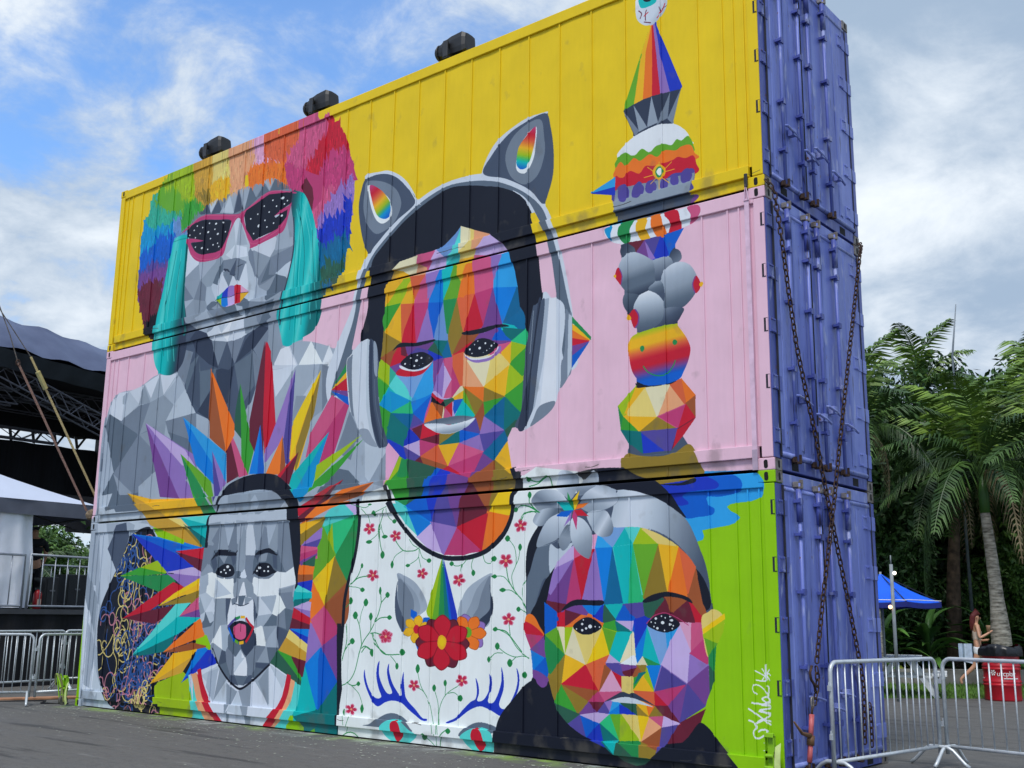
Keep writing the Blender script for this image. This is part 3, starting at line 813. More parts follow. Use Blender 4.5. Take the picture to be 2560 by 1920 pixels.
~ 2 1613 1254 1633 1255 1648 1239 1660 1189 1659 1121 1673 1036 1691 968 1717 906 1695 894 1671 900 1645 956 1629 1024 1618 1127
~ 1 1616 1252 1629 1241 1635 1124 1646 1022 1685 899 1665 921 1638 990 1623 1092
~ 5 1633 1246 1644 1246 1654 1210 1658 1135 1643 1151
- 1 2 1626 1249 1635 1124 1648 1022 1689 902
- 3 3 1647 1123 1656 1038 1677 969 1703 904
p g 2443 1204 2507 1136 2506 1128 2445 1185
p A 2443 1184 2504 1126 2442 1165
p O 2443 1165 2503 1125 2442 1142
p R 2443 1141 2502 1124 2443 1118
p p 2443 1118 2500 1122 2443 1089
p b 2443 1089 2501 1121 2442 1054
~ 4 2420 1223 2432 1217 2443 1203 2443 1059 2430 1029 2403 1002 2396 1040 2418 1113
p 7 2431 1212 2443 1203 2442 1057 2428 1029 2428 1086
~ 8 2336 1273 2370 1272 2392 1265 2411 1249 2418 1227 2417 1176 2405 1090 2403 1015 2388 967 2354 933 2298 903 2266 894 2276 928 2307 976
p 9 2362 1271 2386 1268 2388 967 2332 960 2349 1123
p 6 2344 1271 2361 1271 2343 1098 2313 962 2266 894 2298 951 2312 1051 2327 1152
~ 4 2329 958 2378 968 2382 955 2354 930 2298 903 2307 925
~ 2 2301 1253 2310 1261 2332 1271 2345 1271 2339 1202 2327 1113 2319 1051 2307 963 2295 932 2270 894 2250 901 2242 912 2262 955 2271 1057 2282 1159
~ 1 2320 1265 2332 1273 2317 1192 2305 1104 2296 1053 2288 927 2270 894 2250 901 2262 955 2290 1054 2302 1130
- K 2 2328 1266 2311 1180 2299 1092 2293 1028 2283 953
- 5 2 2304 1244 2298 1182 2292 1118
[
p T 1725 774 1805 849 2076 769 2160 814 2235 767 2237 667 2195 613 2067 538 1945 559 1815 632 1756 700
{
p P 1709 891 1721 906 1771 862 1715 769
p l 1771 859 1806 840 1812 768 1828 696 1747 729 1718 769
p L 1771 858 1785 851 1783 827 1718 774
p g 1782 851 1806 840 1811 796 1784 793 1764 797
p d 1806 840 1893 786 1899 779 1876 729 1815 702 1825 767
p b 1893 779 1916 768 1917 719 1812 702 1876 731
p g 1747 729 1827 729 1812 700 1778 718
p u 1916 768 1982 759 1946 713 1926 662 1911 646 1899 716
p i 1982 759 2008 698 2020 626 1920 646 1946 718
p p 1982 759 2070 767 2033 686 2020 626 1989 720
p m 2073 760 2134 681 2137 663 2023 626 2038 708
p r 2073 767 2160 814 2173 734 2146 669 2103 727
p a 2166 817 2232 771 2244 753 2236 730 2179 709 2146 667 2162 723
p A 2211 867 2232 771 2166 818
p r 2149 800 2163 814 2167 767 2076 758 2073 767
p a 2166 812 2235 767 2246 753 2235 734 2179 735
p Y 2188 722 2233 730 2230 702 2217 653 2149 669
p B 1815 702 1920 646 1861 607 1826 673
p b 1812 702 1898 721 1920 646
p q 1744 725 1778 716 1812 700 1861 607 1815 632 1770 685
p T 1779 692 1812 700 1861 607
p w 1917 646 1954 586 1881 593 1861 607
p v 1917 646 2023 626 1994 585 1954 586
p M 2020 624 2081 582 1991 585
p R 2023 628 2140 663 2138 615 2125 581 2081 582
p O 2140 665 2217 651 2206 623 2165 579 2125 581
p w 1917 646 1950 590 1908 555 1862 593
p v 1924 644 2020 626 1980 542 1954 586
p M 2020 624 2120 550 2067 538 1983 545
p R 2023 626 2138 637 2125 550 2117 550
}
p 9 1614 745 1734 768 1800 663 1902 575 2016 545 2141 555 2226 631 2255 748 2324 782 2469 759 2499 656 2310 563 2295 462 2306 189 2171 -14 1888 -13 1548 0 1542 410
p w 1857 605 1916 647 1964 554 1912 566
p v 1916 647 2023 626 1975 548 1964 554
p M 2023 626 2117 560 2051 545 1975 548
p R 2023 626 2145 663 2134 560 2117 560
p O 2145 666 2214 652 2198 609 2134 560 2124 560
p q 1743 711 1782 709 1819 690 1861 608 1817 640
p B 1815 685 1916 644 1861 608
- K 14 1732 714 1764 673 1806 632 1858 589 1916 558 1972 540 2026 536 2079 539 2131 552 2171 574 2204 604 2227 644 2236 684
- K 16 1722 767 1733 737 1741 718 1766 683
- K 14 2240 784 2249 761 2252 726 2236 706 2234 667
[
~ q 1518 726 1584 723 1591 684 1596 601 1566 492 1555 341 1385 338 1391 480 1404 593 1444 691
{
p w 1518 724 1584 724 1591 684 1562 691
p q 1445 685 1485 723 1526 725 1578 688 1497 666 1430 652
p N 1430 652 1591 684 1496 560
p g 1591 684 1596 656 1564 531 1551 479 1496 554
p g 1496 560 1587 676 1574 616
p h 1430 649 1496 560 1391 483
p L 1472 662 1487 557 1443 592
p h 1430 650 1487 563 1488 554 1389 480 1405 585
p Y 1490 554 1452 399 1389 477
p a 1490 551 1551 473 1454 402
p r 1549 465 1537 316 1452 398
p O 1389 475 1450 399 1385 338
p r 1451 400 1543 440 1536 381 1533 320
p O 1385 441 1419 441 1448 397 1388 353
p Y 1422 441 1459 441 1451 400
p n 1450 395 1388 351 1450 273
p M 1450 395 1531 319 1450 273
p v 1387 343 1446 268 1373 211 1381 295
p p 1450 268 1533 315 1529 165
p B 1443 265 1443 70 1369 208
p b 1443 265 1529 163 1443 70 1435 225
p T 1369 206 1436 61 1338 31 1355 150
p t 1526 158 1436 61 1537 53
p t 1337 45 1435 70 1538 90 1542 -21 1427 -16
p h 1325 -41 1432 14 1442 -22 1400 -39
}
- K 14 1591 730 1600 689 1599 626 1585 546 1559 467 1546 405 1543 320 1536 236
p K 1516 340 1536 340 1547 181 1553 142 1542 75 1541 -3 1539 -3
- g 2 1564 720 1628 705 1653 713
- g 2 1671 686 1727 703
- g 2 1614 702 1638 682 1650 655
- g 3 1715 695 1697 651 1694 628 1701 586 1714 554
- g 2 1702 642 1683 617 1655 601
- g 2 1701 648 1707 628 1720 610
- g 2 1727 697 1732 672 1753 657
z g 1653 714 10 3
z g 1671 685 10 9
z g 1649 596 15 6
z g 1719 610 13 6
z g 1712 554 10 12
z g 1759 656 10 7
F M 1649 638 24 17
F M 1767 611 23 16
F M 1673 492 25 17
F M 1886 494 21 15
F M 2035 473 23 17
F M 2264 622 22 17
F M 2211 526 23 18
F M 2225 363 22 16
F M 1739 306 28 19
- g 3 1768 595 1801 566 1847 563 1870 572
- g 2 1801 565 1767 548 1756 523
- g 2 1827 598 1843 581 1862 573
- g 2 1870 570 1866 540 1824 519
- g 2 1869 545 1880 513
- g 2 1872 567 1886 542 1913 532
z g 1756 523 7 12
z g 1824 519 10 5
z g 1913 532 10 7
- g 2 2005 521 2023 514 2048 518 2065 533
- g 2 2048 518 2040 489
- g 2 2090 535 2083 514 2091 493
- g 2 2126 544 2135 524 2155 519 2169 532
z g 2005 521 9 7
z g 2091 493 8 9
z g 2169 532 9 8
- g 3 1566 458 1604 483 1653 490
- g 3 1568 460 1603 489 1620 520
- g 2 1568 457 1601 455 1627 448
z g 1622 522 6 8
z g 1627 447 11 7
- g 3 1622 250 1640 289 1671 322 1700 367 1714 408
- g 3 1714 405 1710 444
- g 3 1714 408 1741 430
- g 3 1633 278 1621 335 1600 368
- g 2 1621 344 1627 377 1643 408
- g 3 1671 325 1672 364
- g 3 1689 347 1713 361 1752 364
- g 3 1671 314 1695 316 1719 310
- g 3 1677 314 1697 280 1742 254
z g 1708 444 6 12
z g 1741 431 10 9
z g 1600 368 12 12
z g 1645 408 11 12
z g 1670 365 9 12
z g 1752 363 11 7
z g 1577 413 9 11
- g 3 1577 410 1555 393
z g 1591 289 12 9
- g 3 1587 285 1563 265 1552 248
- g 2 1559 334 1566 293 1559 265
- g 3 1634 256 1653 273 1678 263
z g 1680 257 10 11
z g 1812 263 11 8
- g 3 2213 507 2223 469 2250 436 2276 412 2293 380
- g 2 2218 588 2242 562 2249 531 2247 511 2233 481 2243 444
- g 2 2263 561 2258 531 2247 511
- g 2 2170 482 2203 481 2227 461
- g 2 2201 444 2230 443 2253 431
- g 2 2288 473 2273 446 2276 417
- g 2 2260 392 2277 388 2289 380
z g 2216 588 10 9
z g 2263 562 7 10
z g 2171 482 9 6
z g 2201 444 12 6
z g 2260 391 8 7
- g 3 2176 335 2213 331 2236 313 2278 271
- g 2 2227 347 2232 320
z g 2176 335 9 6
z g 2185 289 9 10
- g 2 2263 637 2273 654 2302 661 2322 655
- g 2 2247 667 2266 679 2302 673 2322 660
z g 2246 668 8 7
~ 6 1779 495 1812 489 1863 464 1899 419 1907 390 1867 363 1816 320 1784 357 1774 405 1787 460
~ 5 1779 495 1801 478 1853 443 1873 411 1878 379 1838 352 1816 320 1783 362 1775 405 1787 460
~ 4 1786 479 1841 438 1855 392 1838 355 1812 325 1794 378
~ 2 1783 473 1782 432 1794 392 1814 362 1816 320 1784 354 1774 397 1776 441
~ 6 2163 491 2122 478 2071 450 2047 416 2035 370 2091 350 2143 341 2162 371 2166 417 2153 457
~ 5 2156 485 2109 452 2083 406 2066 368 2125 346 2152 356 2165 394 2157 444
~ 4 2156 482 2127 442 2111 396 2091 366 2132 346 2158 381
~ 1 2153 460 2166 417 2167 386 2156 359 2132 338 2112 356 2152 386 2159 419
p L 1966 538 1906 385 1912 371 1935 356
p h 1966 538 1931 356 1960 356
p g 1966 538 1956 356 1989 357
p t 1968 538 1982 357 2017 357
p u 1972 538 2031 373 2032 347 2003 357
p b 1970 538 1999 367 2010 357
p b 1844 387 1867 379 1868 355 1845 368
p b 1897 363 1923 364 1920 345 1894 345
p b 1816 330 1850 331 1847 312 1817 312
p b 1863 294 1885 295 1877 269
W A 1869 330 56 40 6 20
o 7 1869 330 1 1
~ R 1856 330 1861 340 1870 343 1880 337 1882 326 1873 317 1862 319
W v 2073 323 73 53 5 30
W O 2073 323 69 51 6 60
~ h 2059 327 2064 337 2074 340 2085 332 2087 320 2077 310 2063 314
W m 1973 292 104 75 6 0
W R 1973 294 108 77 6 30
~ A 1955 294 1960 310 1972 315 1987 308 1991 295 1984 279 1972 274 1959 281
~ Y 1962 294 1967 307 1976 309 1984 297 1981 284 1970 284
~ u 1650 205 1655 185 1671 152 1695 128 1714 122 1729 129 1716 152 1705 187 1707 218 1717 233 1716 214 1718 188 1735 158 1755 139 1775 142 1760 170 1751 200 1754 220 1759 225 1760 205 1775 170 1802 141 1815 137 1812 162 1816 192 1821 204 1822 187 1827 155 1836 128 1873 101 1902 78 1923 76 1920 70 1899 71 1873 84 1844 99 1815 115 1778 119 1748 113 1715 99 1688 115 1659 154 1647 185
~ u 2107 199 2118 181 2121 158 2115 138 2135 140 2153 160 2162 188 2160 213 2167 198 2166 170 2154 139 2173 136 2191 162 2202 197 2201 232 2209 209 2210 174 2195 132 2214 121 2235 141 2253 174 2259 202 2255 232 2265 211 2262 175 2242 141 2214 108 2199 102 2161 116 2126 123 2090 112 2058 93 2038 80 2005 69 1998 72 2035 87 2061 110 2090 133 2109 143 2113 167
~ 3 1664 40 1692 47 1728 69 1765 82 1802 81 1835 69 1864 46 1870 37 1804 37 1737 40
~ q 1734 40 1759 59 1788 66 1817 65 1858 41 1883 31 1869 12 1834 -2 1784 3 1750 18
~ R 1780 40 1781 55 1799 65 1814 55 1822 38 1828 22 1813 6 1802 5 1790 19
~ 3 2055 39 2078 64 2111 78 2143 80 2184 71 2178 55 2111 45
~ q 2060 37 2085 55 2111 64 2143 66 2175 54 2180 23 2170 1 2119 -1 2080 15
~ R 2100 42 2105 59 2117 65 2134 58 2143 41 2150 20 2138 6 2125 6 2109 22
F M 1739 306 24 17
F M 1599 83 23 15
F M 1866 168 21 15
F M 2055 190 21 15
- g 3 1632 278 1622 247 1606 194 1580 164 1553 153
- g 3 1580 159 1604 154 1624 161
- g 2 1597 153 1629 132 1647 102
z g 1592 288 11 9
z g 1626 161 8 7
z g 1647 88 8 13
z g 1682 255 8 11
- g 2 1561 341 1564 287 1547 234
- g 2 1584 285 1558 261 1548 228
- g 3 1633 268 1648 275 1672 264
- g 3 1681 314 1710 273 1741 253 1801 255
- g 2 1764 249 1783 234 1791 222
z g 1813 261 12 9
z g 1792 220 7 10
z g 1879 216 9 13
z g 1947 164 8 10
z g 1990 180 7 9
z g 2051 141 9 9
- g 2 1880 205 1895 166 1928 124 1944 78 1952 38
- g 2 1881 162 1902 154 1917 140
- g 2 1951 154 1965 114 1967 37
- g 2 1973 37 1969 102 1993 147 2045 176
- g 2 1992 172 1991 144
- g 2 2003 152 2026 155 2046 145
- g 2 1964 -2 1959 36
- g 3 1977 -1 1983 33 2009 53
z g 2014 49 10 8
z g 1915 26 11 10
- g 2 1925 22 1946 11 1962 -2
z g 2178 336 8 6
- g 2 2185 336 2226 320 2258 285 2298 259
- g 2 2227 350 2231 322
z g 2184 289 8 9
- g 2 2192 284 2218 270 2249 262 2279 265 2298 261
- g 2 2158 252 2177 269 2205 271
z g 2156 252 8 9
z g 2231 245 10 11
- g 2 2234 247 2252 261
z g 2285 215 8 9
z g 1567 73 6 10
- g 2 1569 64 1574 36
- g 2 1600 64 1588 37 1582 11
- g 3 1563 2 1590 14 1617 13 1641 0
p M 1440 1093 1525 1048 1449 861 1323 875 1344 977
p n 1440 1093 1504 1059 1349 901 1322 894 1344 977
p v 328 1110 667 957 691 903 627 855
p w 328 1110 612 978 691 903 601 920
p p 328 1110 599 794 470 807 390 980
p v 328 1110 675 826 688 789 599 794
p S 586 1106 873 945 884 838 786 896
p B 586 1106 793 911 810 833 690 914
p n 860 1065 1011 855 956 849
p m 860 1065 955 854 889 833
p r 742 1281 873 945 765 1012 754 1107
p O 742 1281 911 1049 915 1008 872 951
p d 932 1196 966 983 913 1028 914 1100
p l 932 1196 1034 937 1011 855 965 918
p m 1059 1339 1083 1072 1042 931 1006 979 999 1050
p m 1066 1337 1091 913 1042 936 1001 1030
p R 1066 1337 1102 1291 1149 1025 1098 917 1080 1022
p i 1242 1212 1237 872 1214 883 1190 992 1212 1082
p v 1242 1212 1212 1082 1199 972 1101 887 1097 922 1149 1025
p A 1377 1189 1325 1027 1275 846 1235 896 1240 1006
p Y 1377 1189 1335 1093 1242 896 1246 1025
p A 1378 1184 1358 1066 1282 850 1238 863
p a 1378 1184 1353 1043 1268 841 1268 936 1323 1061
p B 1064 1029 1104 853 1018 857
p b 1064 1029 1104 853 1065 856
p O 1191 977 1203 841 1112 852
p r 1191 977 1214 883 1217 840 1188 842
p R 1281 914 1196 827 1173 838
p m 1281 914 1242 805 1189 828
p T 1435 969 1267 771 1242 805 1254 838
p C 1435 969 1382 843 1352 770 1305 741 1267 771
p h 1597 944 1381 852 1363 811 1375 834
p L 1591 942 1371 806 1380 861
p l 1604 930 1440 802 1352 770 1371 806
p l 586 964 735 828 746 730 687 795
p h 586 964 792 845 828 751 744 822
p g 586 964 839 726 755 730 675 821
p i 788 958 854 810 826 766 810 833
p v 788 958 885 833 855 805
p A 237 834 416 800 705 788 765 719 472 727
p a 237 834 381 775 555 718 721 660 762 604 409 714
p D 258 825 573 723 762 604 430 698
p A 419 773 706 783 756 722 546 719
p e 546 719 627 715 721 655
p q 627 718 815 719 803 682
p T 627 718 811 682 794 613
p t 647 694 792 633 787 598
p B 292 665 435 660 657 617 770 603 592 578
p b 311 667 591 583 711 600
p u 292 665 592 578 719 535 564 518
p R 603 595 779 601 783 563
p m 603 593 783 563 781 514
p R 1514 804 1306 727 1286 714 1416 753
p R 1300 722 1415 767 1514 804 1417 734 1324 689 1294 699
p m 1514 804 1457 750 1365 691 1304 671 1295 685 1423 748
p O 1670 784 1609 746 1485 735 1366 678 1404 726 1523 769
p r 1670 784 1590 743 1419 712 1367 673 1458 741
p O 1366 678 1311 666 1404 726 1558 731 1460 709
p A 1308 666 1435 684 1314 634
p a 1314 629 1435 679 1416 653 1317 597
p v 1331 597 1424 648 1412 621
p i 1331 594 1412 621 1401 586
p n 1324 592 1401 586 1404 550 1320 551
p p 1322 533 1402 572 1403 559
p d 1329 533 1396 559 1392 523
p O 1322 529 1385 523 1388 487 1317 507
p 7 -17 723 276 716 415 702 472 653 219 517 161 326 207 47 294 -12 29 -19
p 6 3 720 276 716 322 702 282 564 153 373 162 -2 35 0
p 8 8 470 64 470 114 70 33 66
p 7 50 718 115 715 140 615 208 531 114 392
p 7 54 421 105 392 114 230 42 276
p 5 -3 535 92 411 88 277 7 421
p 6 34 324 105 229 86 73 38 85
p 7 108 159 167 72 145 43 103 78
p 2 259 714 276 660 240 550 208 527 131 616 189 707
~ K 284 660 325 677 416 693 454 663 596 512 729 377 756 161 532 108 546 4 273 9 207 47 145 122 114 230 107 325 129 411 186 503 237 569 271 636
G LL 525 152 547 -4 533 99 703 159 761 119 796 12 546 4
p L 547 113 703 159 743 139 794 28 811 13 562 5
p K 510 37 573 40 577 6 273 9
SQ
p B 301 669 489 650 622 616 731 606 618 584 501 619
p b 310 666 610 584 600 603 701 604 489 645
p u 301 669 610 584 713 535 556 514
p R 601 594 781 602 775 558
p m 601 591 782 558 772 516
p L 238 507 485 562 555 517 540 510
p l 246 509 371 538 556 512 409 507
p g 238 507 581 507 616 480 525 442
p w 547 517 710 532 773 514 767 500
p v 556 512 767 498 673 461
p R 281 344 600 480 673 461 462 375
p m 281 344 462 375 680 403 501 326
p A 516 392 761 489 762 448 646 426
p Y 516 392 613 439 761 489 762 474
p a 516 392 766 448 771 404 634 399
p n 648 354 768 426 777 382
p p 652 354 777 382 785 352
p q 362 207 626 399 718 404 648 350 507 281
p T 366 207 507 281 648 354 785 352 634 283
p t 366 205 641 288 594 229 453 210
p O 567 224 781 347 814 287
p r 567 224 743 264 833 254 717 231
p A 496 104 634 222 776 241 742 208
p D 500 107 749 213 696 155 561 123
p B 701 122 783 239 841 245
p u 697 121 849 241 890 198 792 167
p q 735 148 757 149 811 13 789 11
p 8 742 148 760 153 818 13 793 11
p f 757 151 789 158 861 16 818 13
p R 789 158 811 164 852 90 931 20 854 15
p q 1299 441 1385 441 1385 436 1325 431
p T 1299 439 1385 436 1386 421 1299 414
p t 1303 414 1386 421 1301 394
p w 1301 392 1385 409 1382 377
p v 1305 390 1382 380 1384 358
p R 1297 389 1384 358 1382 336 1296 357
p m 1296 355 1382 336 1383 323 1287 322
p B 1287 321 1379 322 1377 297
p u 1287 320 1377 297 1375 276
p e 1284 316 1375 273 1374 247 1274 290
p D 1274 290 1374 247 1372 220 1239 250
p m 1295 230 1372 220 1361 170
p l 1231 247 1299 230 1358 158
p d 1199 209 1231 245 1355 155 1352 143
p i 1330 594 1420 618 1404 590
p v 1325 595 1422 649 1420 615
p n 1321 593 1405 579 1319 567
p M 1323 567 1405 579 1398 565 1320 544
p p 1318 541 1398 565 1326 527
p d 1334 535 1394 559 1392 523
p O 1317 528 1392 523 1385 497 1311 498
p r 1313 498 1385 497 1387 480 1311 473
p u 1309 470 1387 480 1381 444
p q 1302 465 1381 441 1307 441
p T 1300 441 1386 438 1383 421 1300 416
p t 1300 416 1383 421 1302 393
p m 1296 686 1376 683 1310 671
p 8 787 160 908 191 1199 202 1285 169 1267 110 1231 67 1191 35 1166 5 929 3 899 39 849 88 816 138
p 7 908 189 927 182 858 127 815 151
p 5 919 176 961 142 895 72
p 6 854 163 910 178 892 65 846 114
p 7 961 142 969 69 895 70
p 5 962 132 1016 109 1025 107 973 31
p 5 1033 108 1104 139 1098 39 1084 14
p 7 1029 107 1074 28 989 42
p 6 1108 144 1188 194 1199 75 1120 144
p 5 1136 145 1185 189 1196 70
p 7 1195 202 1285 166 1258 122
p 8 1200 192 1265 124 1231 72 1201 55
p 5 973 31 989 42 983 -55
p 5 1070 33 1107 30 1103 -48
- R 21 802 166 818 125 850 80 886 41 933 4 979 -18 1030 -29 1089 -32 1153 -25 1197 7 1234 43 1265 79 1281 123 1291 167
p f 1303 157 1321 153 1323 125 1304 76 1256 11 1193 -27 1153 -30 1229 9 1270 65 1297 112
p q 1325 151 1352 141 1342 78 1308 29 1248 -28 1193 -27 1262 26 1310 91
p f 765 149 789 155 795 124 829 74 869 30 931 -17 972 -34 889 -30 835 23 787 85
p q 768 128 793 72 840 13 885 -32 827 -29 782 9
~ K 835 725 848 770 888 820 957 843 1026 852 1098 853 1162 844 1205 824 1248 795 1287 753 1302 714 1312 637 1318 561 1311 498 1311 461 1290 474 1242 665 1238 722 1133 791 962 791 866 769 853 725 809 711 800 628 791 505 772 511 781 587 789 684 803 716
[
~ 8 843 728 874 779 944 792 1032 792 1116 792 1159 787 1201 769 1241 732 1242 722 1250 665 1269 588 1291 511 1302 471 1287 422 1292 362 1187 211 1031 130 907 201 786 357 767 438 771 519 801 614 805 700 813 716
{
p 5 945 789 964 725 933 727
p 5 1028 787 1044 754 1008 723 1018 755
p 5 1104 788 1124 754 1085 722
p 5 1159 784 1178 752 1160 729
p 6 889 762 898 729 848 731 867 763
p 6 1044 754 1078 752 1047 724
p 7 815 697 896 704 953 704 1032 701 1100 697 1182 704 1253 680 1254 675 1189 680 1135 685 1072 685 990 686 884 688 807 686
p 5 807 686 875 691 865 653 861 613 800 623
p 4 823 627 863 675 876 680 858 599
p 5 875 686 904 625 916 597 863 596
p 6 902 690 956 682 924 608
p 4 955 690 966 583 924 605
p 6 968 693 1033 687 979 622
p 5 1008 686 1024 571 985 572
p 8 1033 687 1068 593 1075 569 1024 568
p 5 1072 685 1131 686 1090 590
p 4 1120 670 1148 591 1098 584
p 6 1135 683 1189 680 1151 604
p 5 1189 680 1194 579 1151 593
p 4 1198 672 1249 678 1269 588 1239 515 1207 564
p 3 1202 577 1239 515 1212 512
p 5 971 575 1024 571 1012 515 978 516
p 4 1024 568 1071 567 1058 525
p 3 973 513 999 513 1003 476 976 484
p 4 780 601 821 600 836 556 771 522
p 5 805 543 840 521 774 497
~ 3 822 554 847 578 864 588 918 585 969 579 975 543 965 508 859 510 845 515
~ K 824 555 864 588 918 585 969 579 968 567 919 570 870 572 835 559
p 5 875 569 919 568 904 544
~ 3 1077 571 1099 582 1144 590 1169 580 1199 564 1203 515 1179 513 1080 514
~ K 1077 571 1099 582 1148 590 1177 578 1199 564 1145 575 1108 569 1080 561
p 5 1112 568 1145 573 1139 547 1102 545
p 2 1077 567 1108 569 1098 545
p 2 1174 567 1197 561 1201 518 1182 526
p 2 827 551 852 569 865 537 849 515
p 2 942 567 968 567 970 543 958 535
~ K 857 510 879 531 913 542 949 536 966 519 962 500 918 497 882 501
~ K 1078 509 1095 535 1127 541 1161 536 1183 518 1196 510 1172 505 1136 497 1098 500
o 9 926 531 8 5
o 9 1109 524 7 4
o 9 890 513 5 3
o 9 908 520 5 3
o 9 918 509 5 3
o 9 940 519 5 3
o 9 1094 514 5 3
o 9 1133 513 5 3
o 9 1154 512 5 3
o 9 1153 527 5 3
- 4 3 864 504 906 488 950 493 970 506
- 4 3 1081 504 1112 488 1153 488 1184 500
p 9 814 508 859 507 874 491 955 485 957 422 846 422 814 464
p 9 1087 488 1161 485 1204 507 1261 492 1302 469 1206 436 1113 432
p 7 861 491 955 437 860 422
p 6 769 497 814 505 818 470 772 438
p 6 1217 452 1299 466 1287 422
p 5 1217 447 1291 461 1287 422 1240 422
p 4 1028 565 1067 564 1062 489 1035 502
p 8 1017 513 1035 499 1001 495
p 9 1016 481 1038 432 1004 432
p 5 989 489 1020 481 999 432 976 448
p 5 1033 481 1066 447 1050 432
p 7 773 429 860 421 843 336 786 351
p 8 851 421 874 376 811 373
p 5 773 427 807 373 781 362
p 5 865 416 931 419 944 340 902 326 874 373
p 3 812 370 848 326 804 317
p 5 805 314 902 326 868 273 840 283
p 9 906 326 924 246 868 271
p 6 911 326 946 322 953 260 928 246
p 5 869 263 924 243 912 194
p 2 924 241 955 201 908 189
p 3 959 286 996 261 1004 223 963 250
p 4 959 244 1000 223 1002 159 955 201
p 9 998 220 1059 219 1073 160 1002 164
p 7 998 220 1055 219 1024 193 1003 169
p 4 1063 222 1116 226 1112 189 1073 160 1078 197
p 3 1002 157 1073 160 1060 129 1022 130
p 2 975 138 1002 159 1027 127 966 137
p 2 1078 160 1112 149 1056 129
p 3 955 201 970 140 913 189
p 5 1113 264 1170 260 1187 209 1122 209
p 4 1112 266 1166 260 1122 209
p 3 1122 207 1191 207 1111 154
p 2 1118 206 1187 206 1161 188 1120 191
p 3 1174 261 1230 257 1191 209
p 4 1059 224 1109 264 1117 224
p 1 1090 284 1112 266 1063 225 1060 247
p 2 1216 326 1276 312 1234 260
p 6 1216 329 1230 260 1166 260 1179 296
p 9 1140 322 1166 263 1117 264
p 5 1148 325 1216 329 1168 280
p 6 1112 360 1188 368 1147 330
p 3 1189 366 1216 331 1152 328
p 5 1110 421 1119 365 1099 365 1081 416
p 8 1118 421 1188 371 1116 363
p 6 1127 419 1199 426 1188 373
p 9 1218 436 1254 389 1192 371
p 4 1222 436 1285 441 1294 382 1258 391
p 3 1254 386 1294 379 1280 315 1220 331
p 4 1216 331 1251 384 1264 322
}
~ 9 948 327 944 377 958 416 995 427 1042 426 1081 416 1093 365 1094 324 1050 352 1015 364 974 343
p 2 927 419 957 419 944 364 946 327 933 363
p 2 1085 419 1111 365 1099 324 1090 365
p 4 960 416 995 427 989 403 968 398
p 3 1000 427 1038 429 1024 398 1003 395
p 5 1038 426 1081 419 1037 398
- 1 3 976 403 994 400 1012 395 1037 398 1061 405
~ K 948 323 983 338 1017 344 1051 339 1095 322 1080 299 1057 278 1033 272 998 276 966 301
~ n 987 322 1009 334 1026 333 1048 329 1054 308 1052 288 1028 280 997 287 989 307
- m 3 1022 331 1023 308
- i 9 952 324 978 343 1003 352
- g 9 995 352 1011 356
- A 9 1020 357 1037 357
- R 9 1050 352 1068 337 1093 322
- b 9 957 317 975 294 994 276
- h 10 998 276 1012 270
- A 11 1025 269 1041 271
- R 10 1058 275 1076 296 1089 317
- K 8 913 189 960 150 1015 122 1048 118 1096 141 1135 165 1191 202
- K 3 865 257 913 189
p K 2249 774 2270 772 2271 727 2250 723
p a 2613 770 2842 753 2847 738 2840 728 2821 715 2730 709 2702 727 2667 746 2613 763
~ K 2724 709 2785 709 2824 718 2837 713 2826 704 2785 701
p S 2730 713 2840 734 2922 729 2983 726 3005 715 3017 698 3018 680 3008 660 2980 652 2942 650 2924 648 2914 642 2924 631 2941 623 2949 614 2938 603 2918 597 2884 593 2844 588 2849 574 2846 565 2830 561 2809 580 2783 626
~ b 2730 708 2840 728 2922 723 2952 710 2961 693 2951 677 2917 670 2891 668 2860 669 2864 650 2880 638 2872 624 2837 621 2797 620 2770 650
~ u 2730 708 2813 726 2853 724 2895 702 2889 688 2852 686 2812 684 2790 675 2806 660 2803 653 2773 655 2746 692
p a 2716 718 2730 709 2821 715 2840 728 2813 729
~ K 2724 709 2785 708 2824 718 2834 714 2826 706 2785 702
~ 2 2289 367 2286 479 2290 544 2323 613 2365 666 2417 694 2493 703 2590 697 2658 688 2729 660 2783 623 2822 566 2852 500 2868 405 2865 391 2844 391 2826 491 2782 543 2727 583 2657 605 2578 608 2492 576 2449 563 2392 508 2350 469 2312 387
~ K 2464 751 2493 761 2539 764 2615 759 2673 743 2716 718 2752 687 2778 650 2797 620 2729 669 2658 698 2584 707 2539 718
~G 788765432 2578 633 2850 519 2578 653 2596 696 2638 694 2701 676 2756 648 2797 618 2823 573 2847 507 2854 450 2826 491 2797 531 2744 575 2671 602 2578 607
~ K 2323 613 2342 620 2326 556 2294 479 2287 472 2284 518 2293 570
~ 3 2326 561 2366 573 2369 489 2344 466 2312 387 2292 377 2289 467 2300 497
~ 7 2398 554 2449 568 2392 508 2369 491 2369 565
~ K 2389 506 2382 478 2363 428 2357 403 2351 368 2348 303 2302 367 2328 415 2360 473
~ K 2823 494 2849 461 2866 409 2844 391 2832 427 2823 473
[
~ v 2389 509 2449 560 2511 586 2578 603 2657 600 2727 573 2782 543 2823 496 2832 427 2854 369 2850 205 2772 135 2664 82 2521 141 2406 183 2368 254 2354 363 2363 428
{
p w 2449 560 2455 525 2392 503 2389 509 2430 548
p n 2452 560 2492 536 2452 525
p R 2452 525 2517 551 2474 420
p M 2452 525 2474 423 2424 408
p v 2392 503 2449 524 2373 430
p p 2449 522 2424 408 2360 415 2376 433
p m 2360 415 2424 403 2411 388 2360 408
p P 2514 586 2529 583 2520 553 2511 551
p S 2529 585 2571 552 2520 552
p s 2541 585 2578 603 2613 602 2574 554
p q 2616 602 2660 598 2639 559
